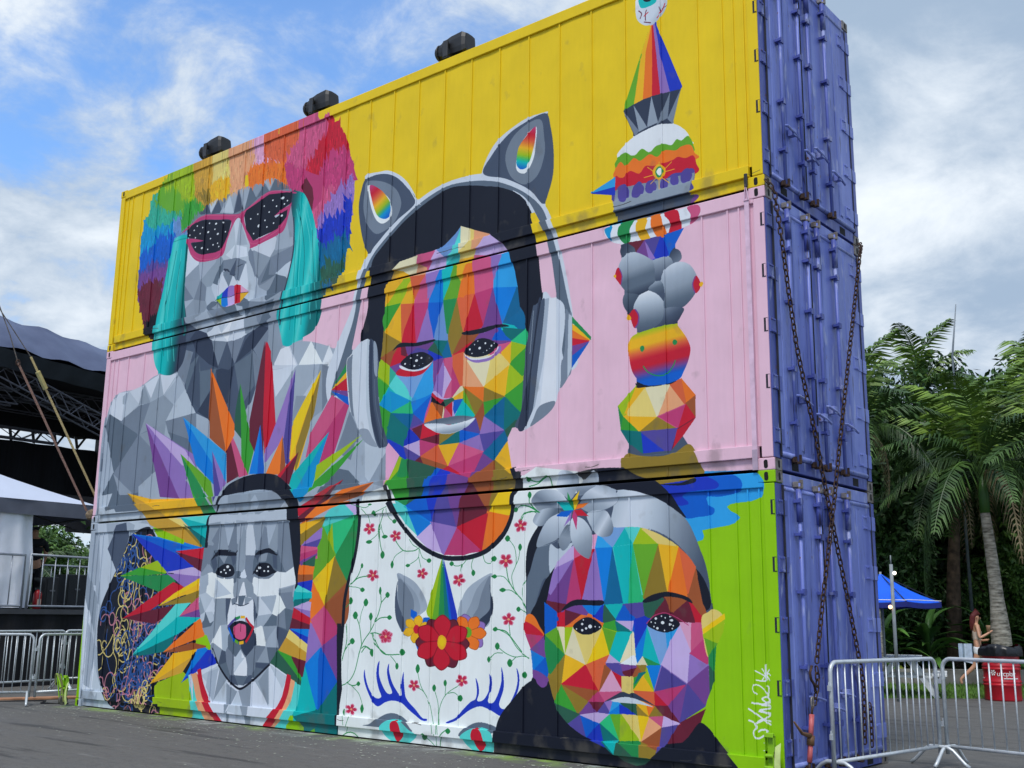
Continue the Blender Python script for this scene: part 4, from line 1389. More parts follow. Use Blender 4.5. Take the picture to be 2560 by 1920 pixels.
p T 2613 599 2639 558 2577 552
p L 2662 597 2716 557 2639 558
p e 2668 597 2773 548 2716 557
p q 2574 552 2639 558 2666 432 2623 409 2608 409
p T 2577 552 2639 557 2623 409 2607 409
p N 2639 557 2668 411 2623 409
p h 2640 557 2716 556 2675 451 2669 428
p v 2520 551 2540 416 2480 418 2498 489
p B 2521 552 2574 552 2549 418
p U 2574 552 2607 409 2549 406
p A 2717 556 2775 548 2741 441
p a 2716 555 2737 441 2671 423
p O 2775 547 2795 427 2744 441
p Q 2776 546 2823 498 2801 432
p r 2823 491 2847 378 2800 427
p d 2668 409 2733 418 2696 388
p m 2733 418 2751 386 2707 386
p r 2735 423 2798 418 2751 388
p m 2762 384 2797 414 2818 369 2764 368
p R 2803 411 2836 369 2818 369
p i 2605 406 2668 411 2642 376
p b 2611 404 2639 366 2582 366
p T 2549 404 2605 406 2584 370
p d 2549 404 2584 366 2543 365
p B 2474 406 2546 406 2519 379
p u 2543 404 2543 365 2516 374
p p 2411 388 2474 403 2492 374 2430 378
p b 2354 408 2399 363 2353 363
p b 2352 409 2399 347 2355 324
p R 2402 370 2421 390 2418 345 2396 346
p m 2421 390 2474 378 2421 345
p O 2474 378 2510 373 2540 350 2449 348 2421 345
p g 2355 319 2418 274 2374 221 2352 285
p h 2355 324 2396 345 2421 274
p E 2396 345 2418 345 2420 274
p L 2419 343 2446 343 2421 274
p E 2446 343 2489 250 2421 274
p e 2449 341 2537 340 2489 250
p e 2452 338 2546 343 2492 250
p Y 2543 345 2566 279 2492 250
p A 2421 273 2486 249 2409 197
p a 2420 272 2409 197 2365 211
p Q 2489 250 2565 278 2548 250 2516 242
p d 2543 342 2584 365 2590 339 2570 336
p l 2543 345 2584 365 2596 336 2569 281
p L 2546 345 2587 336 2566 281
p h 2543 345 2587 334 2565 281
p T 2587 334 2633 337 2595 259 2566 281
p E 2636 337 2641 279 2595 256 2610 287
p 9 2598 256 2638 279 2648 254
p t 2584 362 2639 365 2630 337 2590 339
p b 2587 365 2639 375 2639 337
p w 2587 363 2639 364 2633 339
p u 2639 365 2679 352 2644 298 2642 339
p B 2679 352 2666 277 2649 256 2644 293
p T 2679 352 2716 258 2664 277
p g 2664 276 2716 258 2677 255
p s 2679 352 2777 351 2716 258
p s 2682 352 2739 339 2775 358 2741 291 2716 263
p S 2734 337 2777 353 2738 296
p w 2775 356 2805 289 2719 259 2750 319
p P 2775 358 2807 354 2804 297
p n 2807 354 2830 356 2805 293
p n 2830 356 2845 328 2805 291
p M 2845 325 2849 263 2802 288
p v 2802 286 2850 261 2719 259
p w 2719 259 2800 286 2795 217
p v 2802 286 2851 261 2795 219
p v 2719 256 2790 217 2696 192
p B 2676 254 2716 256 2696 199
p i 2721 254 2788 216 2698 192
p E 2664 276 2677 255 2646 254
p a 2649 254 2674 255 2666 234
p r 2646 254 2666 231 2635 223
p i 2553 257 2598 258 2569 239
p w 2554 257 2566 278 2595 259
p p 2597 255 2646 252 2623 223 2603 224
p m 2601 236 2644 247 2623 221
p i 2569 239 2598 254 2606 224
p R 2569 238 2603 224 2602 192
p P 2569 239 2602 190 2530 183
p Q 2492 250 2548 250 2530 183
p r 2548 250 2569 239 2530 183
p R 2486 249 2527 187 2409 197
p e 2603 224 2635 223 2634 189 2603 187
p l 2638 223 2671 236 2637 196
p A 2671 238 2693 192 2637 192
p L 2676 248 2696 192 2668 227
p t 2652 235 2674 239 2637 205
p Q 2637 191 2696 191 2698 158
p R 2698 190 2736 160 2699 158
p M 2698 192 2785 210 2738 160
p m 2700 158 2738 160 2770 123 2719 135
p p 2738 160 2790 212 2772 123
p i 2793 212 2841 166 2770 123
p v 2795 217 2851 259 2855 206 2841 169
p i 2795 212 2855 206 2841 166
p p 2795 217 2851 259 2855 200 2841 169
p i 2793 210 2838 164 2770 123
p m 2772 123 2841 158 2824 122 2793 93
p m 2739 72 2769 118 2790 93 2776 79
p R 2769 118 2790 93 2745 72
p a 2365 211 2409 196 2387 157
p l 2409 194 2458 125 2387 147
p a 2412 192 2498 158 2461 125
p r 2412 195 2527 185 2498 158
p M 2527 183 2548 158 2498 158
p n 2530 183 2603 187 2548 161
p m 2498 156 2548 158 2521 131
p p 2498 156 2524 130 2468 123
p i 2548 158 2562 131 2524 131
p d 2387 147 2468 123 2431 97 2400 124
p B 2559 131 2597 154 2594 131
p S 2568 160 2597 159 2562 136
p v 2548 158 2571 162 2562 138
p u 2594 154 2648 135 2594 131
p d 2597 159 2645 159 2648 132
p A 2645 159 2678 132 2673 159
p O 2673 161 2698 156 2681 132
p a 2698 156 2724 133 2681 131
p a 2645 155 2681 130 2648 132
p w 2468 122 2521 131 2530 104
p w 2524 131 2562 129 2530 104
p i 2431 97 2468 121 2485 70
p b 2471 120 2530 104 2491 69
p u 2530 103 2550 52 2494 69
p N 2562 128 2590 67 2533 105
p h 2564 129 2597 131 2593 65
p L 2597 131 2652 76 2593 67
p e 2600 132 2648 130 2655 72
p Y 2649 131 2681 130 2657 72
p f 2681 128 2719 108 2658 70
p n 2681 130 2724 135 2719 108
p w 2724 135 2770 120 2719 108
p i 2716 106 2761 115 2718 59 2707 49
p r 2716 106 2707 52 2658 69
p t 2533 104 2590 67 2576 36 2544 61
p T 2550 62 2590 67 2582 34
p g 2593 65 2655 67 2655 34 2632 36
p d 2590 65 2632 36 2582 34
p a 2658 68 2707 52 2688 32 2657 32
p d 2582 34 2688 32 2668 17 2643 11 2607 19
}
~ 1 2548 160 2580 177 2603 187 2623 183 2637 186 2665 174 2700 157 2665 167 2631 172 2603 174 2574 167
~ 8 2568 163 2603 174 2637 173 2670 163 2692 155 2651 160 2608 160
~ K 2410 388 2430 408 2461 418 2504 416 2540 416 2548 408 2531 402 2492 403 2449 401
~ K 2668 416 2697 430 2736 437 2768 433 2800 423 2811 409 2779 421 2735 425 2708 416 2674 410
~ K 2446 347 2468 364 2492 372 2516 367 2540 350 2528 337 2498 327 2468 330
~ K 2679 356 2701 375 2732 383 2756 374 2775 358 2756 342 2731 337 2701 343
- Q 2 2421 347 2468 367 2492 374 2522 367 2540 352
- M 2 2677 358 2701 378 2732 385 2762 376 2799 356
o 9 2503 348 6 5
o 9 2725 361 5 4
o 9 2477 354 4 3
o 9 2490 343 4 3
o 9 2477 338 4 3
o 9 2705 371 4 3
o 9 2752 367 4 3
o 9 2709 347 4 3
o 9 2748 357 4 3
o 9 2533 347 2 2
o 9 2519 348 2 2
o 9 2481 365 2 2
o 9 2458 341 2 2
o 9 2722 377 2 2
o 9 2691 362 2 2
o 9 2699 351 2 2
o 9 2756 354 2 2
o 9 2749 376 2 2
o 9 2733 373 2 2
o 9 2730 342 2 2
o 9 2753 347 2 2
o 9 2703 360 2 2
~ O 2285 368 2299 379 2318 371 2335 346 2350 322 2309 318 2284 333
~ R 2282 356 2302 353 2325 341 2348 322 2319 322 2286 325
p M 2286 324 2348 320 2306 283
p p 2350 318 2352 265 2303 283
p B 2306 281 2352 262 2318 239
p b 2352 262 2360 211 2318 226
~ p 2318 229 2362 211 2359 191 2343 185 2327 195
p B 2313 254 2318 229 2316 244
~ e 2837 375 2855 388 2870 395 2888 388 2899 371 2894 344 2878 311 2852 281 2840 332
p Y 2841 348 2898 384 2899 371 2843 336
p L 2841 334 2898 369 2894 342 2878 313 2843 325
p h 2844 325 2878 313 2854 281
p g 2854 283 2875 308 2869 251 2868 233 2854 263
p d 2854 261 2869 246 2868 225 2854 196
~ K 2259 165 2280 184 2299 197 2320 204 2327 195 2343 185 2359 189 2365 201 2378 163 2406 117 2449 82 2491 66 2550 48 2579 32 2621 18 2649 12 2671 18 2696 37 2739 70 2776 79 2798 98 2824 126 2850 115 2886 77 2929 34 2945 5 2920 -8 2274 -37 2185 -21 2179 4 2181 48 2190 86 2211 117 2239 144
p d 2582 34 2688 32 2668 17 2643 11 2607 19
p m 2739 72 2769 118 2793 93 2776 78
~G 865 2404 734 2468 717 2392 722 2400 752 2416 767 2449 760 2468 740 2461 705 2442 685 2423 696
~G 864 2493 754 2493 703 2524 759 2533 728 2511 707 2474 694 2464 715 2493 741
~G 8645 2391 717 2352 654 2308 693 2332 715 2374 718 2407 708 2430 686 2442 662 2397 664 2339 657 2315 674
~G 6865 2554 717 2523 645 2474 681 2499 705 2539 718 2575 710 2599 686 2584 665 2539 650 2499 649 2468 666
~G 5753 2319 660 2365 627 2309 637 2329 660 2375 667 2407 656 2381 637 2339 618 2316 624
~G 76853 2511 636 2577 588 2493 644 2548 652 2569 633 2578 603 2568 584 2538 582 2517 596
~G 8765 2381 652 2366 568 2323 561 2333 597 2365 637 2410 651 2436 639 2430 609 2398 582 2359 568
~G 354 2423 619 2411 549 2430 619 2446 588 2430 558 2411 549 2398 572 2407 595
~G 8754 2449 629 2498 526 2439 629 2461 638 2492 622 2514 581 2505 534 2492 527 2461 547 2439 583
p T 2396 681 2436 678 2447 657 2417 658
p g 2434 704 2447 680 2449 657 2433 678
p Y 2472 706 2464 679 2452 656 2447 680
p O 2497 674 2480 663 2455 659 2464 672
p R 2497 639 2461 642 2452 656 2474 657
p M 2458 605 2444 639 2449 657 2461 638
p v 2417 615 2442 657 2438 632
p b 2393 643 2407 654 2446 657 2426 640
- 4 1 2599 684 2584 665 2539 650 2499 648
- 5 1 2323 561 2359 565 2404 582 2433 614
- 5 1 2439 624 2439 583 2461 547 2495 526 2508 536 2514 576
- g 3 2294 751 2325 742 2344 751 2363 756
- g 3 2294 731 2325 737 2363 755 2378 723
z g 2293 751 9 7
z g 2301 706 7 10
- g 3 2300 701 2302 680 2329 657
- g 3 2264 679 2292 675 2332 656
- g 3 2267 639 2285 657 2329 659
- 9 4 2956 141 2970 136 2976 126 2968 117 2969 107 2979 102 2994 110 3004 121 2989 122 2980 117
- 9 4 2956 167 2977 156 3000 141 3012 135
- 9 4 3013 142 2990 145 2977 136 3011 156 2983 163
- 9 4 3012 160 2985 165 3011 171 3013 177 2991 177 3014 185
- 9 4 2965 181 2991 179 3011 178
- 9 4 3014 186 3005 196 2992 191 3004 184 3014 190
- 9 3 2979 201 2969 210 2972 221 2987 220 3005 205 3007 194 3010 216 3006 221
- 9 3 2976 254 3006 241
- 9 3 2978 233 3003 232 3007 248 3018 246
- 9 3 2994 259 3014 233
- 9 3 3013 258 2994 234
- 9 3 3005 269 3004 239
- 9 2 2993 93 3001 93 3000 89
- 9 2 2992 76 3000 79
~G 9886 2679 2103 2755 2018 2667 2083 2674 2122 2718 2121 2765 2087 2771 2057 2755 2030 2729 2016 2699 2018 2673 2044
~ T 2677 2117 2696 2121 2731 2100 2735 2078 2704 2073 2683 2081
~ K 2690 2120 2718 2109 2718 2089 2696 2095
- m 3 2682 2045 2687 2059 2678 2071
- m 3 2700 2034 2700 2055 2704 2065
- R 3 2695 2048 2709 2056
- R 3 2738 2028 2756 2046 2764 2063
- m 2 2751 2044 2747 2057
- m 2 2756 2050 2769 2054
- m 3 2695 2030 2717 2020
p h 2712 2010 2676 1917 2657 1788 2624 1780 2635 1814
p A 2716 2010 2687 1798 2657 1788 2680 1900
p O 2719 2009 2717 1795 2687 1798 2698 1934
p R 2721 2009 2747 1794 2717 1795
p v 2727 2012 2776 1790 2745 1794 2736 1882
p u 2732 2015 2815 1794 2809 1786 2776 1790 2745 1918
p 1 2624 1778 2657 1788 2717 1795 2809 1786 2778 1695 2733 1710 2660 1692
p 4 2657 1784 2695 1714 2673 1704
p 4 2715 1794 2733 1714 2695 1712 2699 1708
p 4 2776 1788 2766 1716 2733 1708
p 4 2809 1784 2782 1694 2766 1714
p 4 2624 1776 2673 1704 2660 1692
p 5 2657 1784 2699 1708 2673 1702
p 5 2715 1794 2735 1712 2701 1708
~ 9 2603 1645 2630 1677 2673 1696 2724 1701 2782 1694 2822 1662 2837 1631 2837 1616 2715 1631
~ h 2598 1615 2607 1644 2629 1650 2655 1633 2681 1648 2706 1631 2727 1643 2752 1643 2777 1633 2793 1645 2809 1637 2830 1644 2845 1614 2836 1590 2714 1593
~ O 2594 1585 2598 1615 2612 1627 2629 1611 2655 1627 2676 1614 2706 1625 2731 1611 2756 1623 2789 1614 2809 1620 2837 1616 2848 1591 2852 1571 2714 1570
~ R 2593 1546 2594 1589 2616 1576 2642 1592 2672 1577 2693 1594 2722 1587 2776 1588 2796 1593 2820 1583 2844 1584 2852 1560 2849 1531 2713 1532
~ i 2597 1510 2598 1549 2624 1558 2645 1537 2671 1554 2692 1537 2722 1549 2746 1535 2779 1549 2807 1546 2835 1550 2847 1539 2842 1507 2826 1482
G 455 2628 1561 2627 1469 2593 1546 2615 1549 2847 1535 2834 1480 2829 1452 2597 1483 2589 1516
~ i 2602 1521 2604 1551 2622 1557 2639 1535 2634 1505 2619 1503
~ i 2647 1518 2654 1543 2671 1550 2688 1531 2679 1506 2662 1505
~ i 2692 1522 2696 1544 2713 1547 2728 1528 2721 1507 2708 1507
~ i 2738 1522 2746 1542 2763 1535 2762 1516 2750 1510
~ i 2771 1525 2775 1546 2791 1546 2797 1522 2787 1512
~ i 2803 1524 2807 1546 2828 1552 2839 1530 2827 1511 2815 1510
p 2 2593 1484 2830 1481 2825 1453 2781 1448 2597 1468
~ p 2829 1455 2834 1473 2853 1471 2857 1463 2841 1452
p S 2509 1559 2592 1586 2591 1558
p u 2509 1557 2591 1558 2591 1533
- A 2 2737 1594 2736 1515
- A 2 2688 1561 2784 1561
- A 2 2699 1589 2767 1526
- A 2 2709 1537 2776 1584
~ A 2716 1569 2722 1583 2737 1588 2753 1575 2757 1559 2746 1544 2732 1544 2720 1557
~ g 2724 1567 2730 1579 2741 1580 2751 1564 2744 1551 2732 1550
~ 9 2728 1566 2735 1576 2743 1574 2745 1562 2738 1554
~ 2 2612 1449 2610 1475 2690 1484 2833 1474 2833 1460 2820 1446 2717 1443
p C 2584 1450 2613 1454 2615 1445 2578 1446
~ 9 2561 1437 2632 1437 2717 1435 2798 1439 2846 1442 2864 1428 2861 1410 2829 1393 2797 1388 2688 1382 2618 1384 2577 1400
~ C 2561 1437 2586 1439 2580 1420 2579 1400 2566 1418
~ g 2615 1438 2655 1439 2644 1419 2640 1387 2623 1383 2606 1402 2604 1423
~ A 2669 1436 2700 1434 2694 1408 2705 1378 2677 1382 2663 1410
~ O 2714 1436 2741 1437 2749 1410 2757 1379 2729 1380 2713 1406
~ R 2755 1436 2793 1440 2803 1408 2800 1382 2765 1381 2771 1411
~ n 2825 1440 2856 1440 2865 1421 2853 1404 2829 1393 2835 1416
p m 2635 1383 2688 1380 2671 1356 2660 1350
p p 2688 1380 2704 1319 2660 1350
p i 2688 1380 2738 1379 2715 1327 2702 1354
p u 2738 1379 2761 1327 2755 1319 2712 1320
p b 2751 1380 2809 1386 2764 1322
p v 2688 1374 2720 1321 2701 1320
~G 13 2612 1378 2654 1334 2607 1364 2615 1380 2632 1381 2654 1364 2654 1349 2631 1346 2614 1347
~G 14 2769 1335 2795 1296 2764 1319 2777 1336 2796 1327 2802 1307 2792 1297 2774 1295
~G 642 2728 1319 2730 1260 2712 1313 2761 1317 2774 1293 2752 1273 2735 1259 2722 1262
~G 765331 2646 1351 2664 1229 2603 1327 2626 1350 2654 1352 2687 1335 2712 1313 2718 1282 2711 1249 2686 1232 2653 1231 2622 1249 2605 1272 2600 1297
~G 86532 2782 1296 2805 1163 2738 1264 2758 1289 2792 1297 2824 1283 2844 1253 2848 1224 2840 1200 2808 1172 2766 1166 2747 1178 2747 1221
~G 632 2714 1256 2721 1218 2697 1240 2725 1254 2746 1240 2748 1197 2727 1217
~G 31 2622 1236 2649 1182 2615 1228 2625 1238 2664 1229 2652 1206 2649 1185 2630 1186 2616 1208
~G 421 2747 1173 2765 1127 2745 1174 2803 1168 2797 1148 2778 1130 2738 1127 2711 1122
~G 97532 2686 1232 2690 1118 2651 1204 2672 1227 2700 1232 2727 1217 2745 1188 2745 1166 2733 1140 2695 1124 2668 1121 2657 1138 2649 1170
~ R 2589 1294 2594 1314 2603 1317 2612 1293 2608 1268 2599 1278
- p 3 2604 1314 2612 1293 2609 1268
~ A 2584 1298 2592 1300 2592 1290 2587 1292
~ R 2841 1201 2832 1220 2836 1240 2845 1248 2856 1227 2853 1209
- p 3 2842 1246 2833 1227 2840 1202
~ A 2853 1225 2861 1229 2866 1222 2861 1216 2854 1218
~ R 2638 1179 2649 1191 2660 1183 2666 1165 2660 1147 2651 1138 2643 1154
- p 4 2654 1189 2664 1173 2663 1151 2654 1138
~ A 2629 1171 2638 1173 2641 1164 2632 1162
~G LAAQRRpbb 2730 1129 2744 974 2632 1082 2638 1109 2660 1121 2716 1128 2774 1129 2793 1113 2813 1083 2822 1055 2815 1026 2801 999 2787 980 2744 971 2693 974 2665 989 2641 1023
~ g 2668 1080 2673 1085 2680 1083 2682 1075 2675 1068 2670 1072
~ g 2769 1082 2773 1087 2781 1084 2783 1077 2776 1072 2770 1076
- g 3 2678 1028 2693 1010 2720 997 2748 997 2768 1015 2776 1031
p K 2653 985 2693 972 2744 969 2791 978 2774 970 2693 968 2658 972
p L 2597 929 2658 981 2651 973 2615 899
p A 2651 970 2682 969 2629 918 2615 902
p e 2679 967 2719 886 2631 897 2636 923
p E 2684 969 2757 967 2719 886
p f 2760 966 2802 911 2722 887
p Q 2760 966 2794 979 2809 919 2802 911
p O 2794 979 2833 932 2807 916
p r 2833 930 2832 876 2805 913
p A 2615 899 2719 886 2663 853
p n 2720 888 2804 911 2778 851
p M 2725 887 2802 908 2781 852
p R 2805 911 2832 873 2781 849
p a 2719 886 2775 851 2663 852
p g 2597 928 2613 896 2606 863
p l 2613 896 2660 854 2606 863
p i 2667 852 2778 851 2757 794 2737 796
p u 2667 850 2737 796 2673 795
p t 2606 862 2667 852 2673 794 2628 828
p m 2781 851 2832 873 2760 794
p R 2778 847 2830 870 2764 796
p 2 2757 794 2792 828 2806 807 2767 782 2737 781 2673 789 2628 802 2639 819 2673 794
~ a 2615 764 2621 796 2656 788 2710 780 2763 785 2809 807 2831 785 2845 750 2843 725 2689 727"""
# ---------------- mural texture (flat paint print, made here from outlines) ----------------
img=paint_mural(MURAL)
Hd,Wd=img.shape[:2]
rs=np.random.RandomState(3)
px4=np.ones((Hd,Wd,4),np.float32); px4[...,:3]=img
bim=bpy.data.images.new('mural_paint',Wd,Hd,alpha=False); bim.pixels.foreach_set(px4.ravel()); bim.update(); bim.pack()
def mural_mat():
    m=bpy.data.materials.new('mural_paint'); m.use_nodes=True; t=m.node_tree; b=t.nodes['Principled BSDF']
    ti=t.nodes.new('ShaderNodeTexImage'); ti.image=bim; ti.extension='EXTEND'; uvn=t.nodes.new('ShaderNodeUVMap'); uvn.uv_map='UVMap'; t.links.new(uvn.outputs[0],ti.inputs[0])
    tcn=t.nodes.new('ShaderNodeTexCoord')
    def nz(s,d,sc3=(1,1,1)):
        mp=t.nodes.new('ShaderNodeMapping'); mp.inputs['Scale'].default_value=sc3; t.links.new(tcn.outputs['Object'],mp.inputs[0])
        n=t.nodes.new('ShaderNodeTexNoise'); n.inputs['Scale'].default_value=s; n.inputs['Detail'].default_value=d; t.links.new(mp.outputs[0],n.inputs['Vector']); return n.outputs[0]
    a=nz(2.2,5); g=nz(9,6,(2.5,1,.35))
    mr=t.nodes.new('ShaderNodeMapRange'); t.links.new(a,mr.inputs[0]); mr.inputs[1].default_value=.3; mr.inputs[2].default_value=.7; mr.inputs[3].default_value=.80; mr.inputs[4].default_value=.88
    mr3=t.nodes.new('ShaderNodeMapRange'); t.links.new(g,mr3.inputs[0]); mr3.inputs[1].default_value=.3; mr3.inputs[2].default_value=.7; mr3.inputs[3].default_value=.975; mr3.inputs[4].default_value=1.015
    mu=t.nodes.new('ShaderNodeMath'); mu.operation='MULTIPLY'; t.links.new(mr.outputs[0],mu.inputs[0]); t.links.new(mr3.outputs[0],mu.inputs[1])
    vm=t.nodes.new('ShaderNodeVectorMath'); vm.operation='SCALE'; t.links.new(ti.outputs[0],vm.inputs[0]); t.links.new(mu.outputs[0],vm.inputs['Scale'])
    t.links.new(vm.outputs[0],b.inputs['Base Color'])
    # grime gathering along the lower edge of each container and around the rails
    sp=t.nodes.new('ShaderNodeSeparateXYZ'); t.links.new(tcn.outputs['Object'],sp.inputs[0])
    zr=t.nodes.new('ShaderNodeMapRange'); t.links.new(sp.outputs[2],zr.inputs[0]); zr.inputs[1].default_value=0; zr.inputs[2].default_value=.45; zr.inputs[3].default_value=.20; zr.inputs[4].default_value=.02
    gn=nz(6,7,(.7,1,.5)); ad=t.nodes.new('ShaderNodeMath'); ad.operation='ADD'; t.links.new(zr.outputs[0],ad.inputs[0]); t.links.new(gn,ad.inputs[1])
    gr=t.nodes.new('ShaderNodeMapRange'); t.links.new(ad.outputs[0],gr.inputs[0]); gr.inputs[1].default_value=.66; gr.inputs[2].default_value=.82; gr.inputs[4].default_value=.45
    gx=t.nodes.new('ShaderNodeMix'); gx.data_type='RGBA'; t.links.new(gr.outputs[0],gx.inputs[0]); t.links.new(vm.outputs[0],gx.inputs[6]); gx.inputs[7].default_value=(.10,.09,.075,1); t.links.new(gx.outputs[2],b.inputs['Base Color'])
    b.inputs['Roughness'].default_value=.5; b.inputs['Specular IOR Level'].default_value=.22
    bp=t.nodes.new('ShaderNodeBump'); bp.inputs['Strength'].default_value=.35; bp.inputs['Distance'].default_value=.012
    t.links.new(nz(3.2,3,(1,1,.6)),bp.inputs['Height']); t.links.new(bp.outputs[0],b.inputs['Normal'])
    return m
M_MUR=mural_mat()
def blue_mat(name,col,col2):
    m=mat(name,col,.45,0,.1,1.6,.25,5,col2=col2,stretch=(1,3,.35)); t=m.node_tree; b=t.nodes['Principled BSDF']; src=b.inputs['Base Color'].links[0].from_socket
    tcn=t.nodes.new('ShaderNodeTexCoord')
    for sc_,st,lo,hi,c,am in ((5,(1,2.2,.5),.60,.66,(.38,.42,.62,1),.55),(9,(1,2.5,.25),.64,.69,(.030,.022,.03,1),.7),(16,(1,1.5,.7),.69,.72,(.14,.065,.035,1),.9)):
        mp=t.nodes.new('ShaderNodeMapping'); mp.inputs['Scale'].default_value=st; mp.inputs['Location'].default_value=(sc_,3,sc_*.7); t.links.new(tcn.outputs['Object'],mp.inputs[0])
        n=t.nodes.new('ShaderNodeTexNoise'); n.inputs['Scale'].default_value=sc_; n.inputs['Detail'].default_value=6; t.links.new(mp.outputs[0],n.inputs['Vector'])
        r=t.nodes.new('ShaderNodeMapRange'); t.links.new(n.outputs[0],r.inputs[0]); r.inputs[1].default_value=lo; r.inputs[2].default_value=hi; r.inputs[4].default_value=am
        x=t.nodes.new('ShaderNodeMix'); x.data_type='RGBA'; t.links.new(r.outputs[0],x.inputs[0]); t.links.new(src,x.inputs[6]); x.inputs[7].default_value=c; src=x.outputs[2]
    t.links.new(src,b.inputs['Base Color']); return m
M_BLUE=blue_mat('faded_blue_paint',(116,130,196),(78,92,170)); M_BLUED=blue_mat('dark_blue_paint',(76,88,160),(54,66,136)); M_BLUEL=blue_mat('pale_blue_paint',(126,138,198),(94,108,176))
M_STEEL=mat('worn_steel',(128,124,122),.5,.3,.2,14,.2,50,col2=(92,80,70)); M_DARK=mat('black_gap',(10,10,13),.9)
M_RUST=mat('rusty_chain',(74,54,44),.75,.35,.3,30,.4,90,col2=(40,26,22)); M_GALV=mat('galvanised_steel',(196,202,206),.42,.35,.08,20,.1,60)
M_BLACK=mat('black_plastic',(24,24,28),.5,0,.2,10); M_RUBBER=mat('black_seal',(26,28,44),.8)
M_YEL=mat('yellow_paint',(200,176,36),.5); M_PNK=mat('pink_paint',(216,182,204),.5); M_LIM=mat('lime_paint',(134,186,16),.5)
L=12.192; W=2.438; H=2.896; G=.018
seams=[-.18,-.30,-.43]+[-.73-.469*i for i in range(24)]+[-11.82,-11.95]
def container(i,name,label,pm):
    z0=i*H; e=empty(name,(0,0,z0),label,'container','shipping containers stacked as a mural wall')
    def P(mb,nm,m,**k):
        uv=(m is M_MUR)
        o=mb.build(nm,m,None,uv=uv,**k)
        me=o.data
        if True:
            me.transform(Matrix.Translation((0,0,-z0)))
        o.parent=e; return o
    # bays of the side wall, each a sheet with its own dents
    ed=[-.13]+seams+[-12.06]
    for a,b in zip(ed[:-1],ed[1:]):
        wd=a-b; nu=2 if wd<.2 else 5; sd2=rnd.random()*50; amp=.003 if wd<.2 else .009
        dent=None
        if wd>.3 and rnd.random()<.3: dent=(b+wd*rnd.uniform(.3,.7),z0+rnd.uniform(.6,2.4),rnd.uniform(.08,.16))
        def fn(u,v,a=a,b=b,sd2=sd2,amp=amp,dent=dent):
            x=b+.0+(a-b)*u; z=z0+.24+(2.74-.24)*v
            k=4*u*(1-u); y=.016+amp*k*noise.noise(Vector((x*3+sd2,z*1.6,sd2)))*1.4
            if dent:
                d=math.hypot(x-dent[0],z-dent[1])/dent[2]; y+=.02*math.exp(-d*d*1.5)
            return (x,y,z)
        P(MB().grid(fn,nu,14),'side_panel',M_MUR,smooth=True)
    for s in seams: 
        P(MB().box(s-.009,s+.008,.002,.03,z0+.245,z0+2.73),'seam_strip',M_MUR)
    P(MB().box(-12.06,-.13,-.010,.03,z0+2.73,z0+H-G),'top_rail',M_MUR,bevel=.008)
    P(MB().box(-11.99,-.165,-.024,.03,z0+.125,z0+.25),'side_band',M_MUR,bevel=.006)
    P(MB().box(-12.04,-.14,.014,.03,z0+G,z0+.123),'bottom_rail',M_MUR)
    for k in range(5): P(MB().box(-1.2-2.4*k-.006,-1.2-2.4*k+.006,.006,.0142,z0+.02,z0+.12),'rail_weld',M_MUR)
    for x0,x1 in ((-.13,-.012),(-12.18,-12.06)):
        P(MB().box(x0,x1,-.012,.12,z0+.125,z0+H-.125),'corner_post',M_MUR,bevel=.008)
        P(MB().box(x0,x1,W-.12,W,z0+.125,z0+H-.125),'corner_post',M_BLUED)
    ca=MB(); 
    for x0,x1 in ((-.178,0.002),(-12.194,-12.014)):
        for za in (0,H-.118):
            o=P(MB().box(x0,x1,-.014,.15,z0+za,z0+za+.118),'corner_casting',M_MUR,bevel=.008)
            o2=P(MB().box(x0,x1,W-.15,W+.004,z0+za,z0+za+.118),'corner_casting',M_STEEL,bevel=.008)
            cxx=(x0+x1)/2
            o3=P(MB().tube([(cxx,-.0165,z0+za+.045),(cxx,-.0165,z0+za+.08)],.001,6).lathe([(0.001,0)],(cxx,0,0),3,False),'casting_slot',M_DARK) if False else None
            hole=MB(); n=14
            pts=[(cxx+.022*math.cos(2*PI*j/n),-.017,z0+za+.059+(.02 if math.sin(2*PI*j/n)>0 else -.02)+.022*math.sin(2*PI*j/n)) for j in range(n)]
            hole.poly(pts); P(hole,'casting_hole',M_DARK)
    # shells
    P(MB().box(-12.1,-.06,W-.03,W-.004,z0+.02,z0+H-.02),'back_wall',pm)
    P(MB().box(-12.1,-.06,.04,W-.04,z0+H-.05,z0+H-.02),'roof',pm)
    P(MB().box(-12.1,-.06,.04,W-.04,z0+.05,z0+.1),'floor',M_DARK)
    P(MB().box(-12.17,-12.12,.05,W-.05,z0+.05,z0+H-.05),'end_wall',pm)
    # door end (faces +x)
    P(MB().box(-.10,-.004,.15,W-.15,z0+H-.135,z0+H-.016),'door_header',M_BLUEL if i==0 else M_BLUE,bevel=.006)
    P(MB().box(-.10,.0,.15,W-.15,z0+.014,z0+.14),'door_sill',M_BLUED,bevel=.006)
    for fy in (.42,W-.5):
        P(MB().box(.0005,.002,fy-.05,fy+.10,z0+.03,z0+.115),'fork_pocket',M_DARK)
    P(MB().tube([(.0,.16,z0+.17),(.0,W-.16,z0+.17)],.028,10),'drip_bar',M_BLUEL,smooth=True)
    P(MB().tube([(-.005,.16,z0+H-.17),(-.005,W-.16,z0+H-.17)],.024,10),'drip_bar',M_BLUEL,smooth=True)
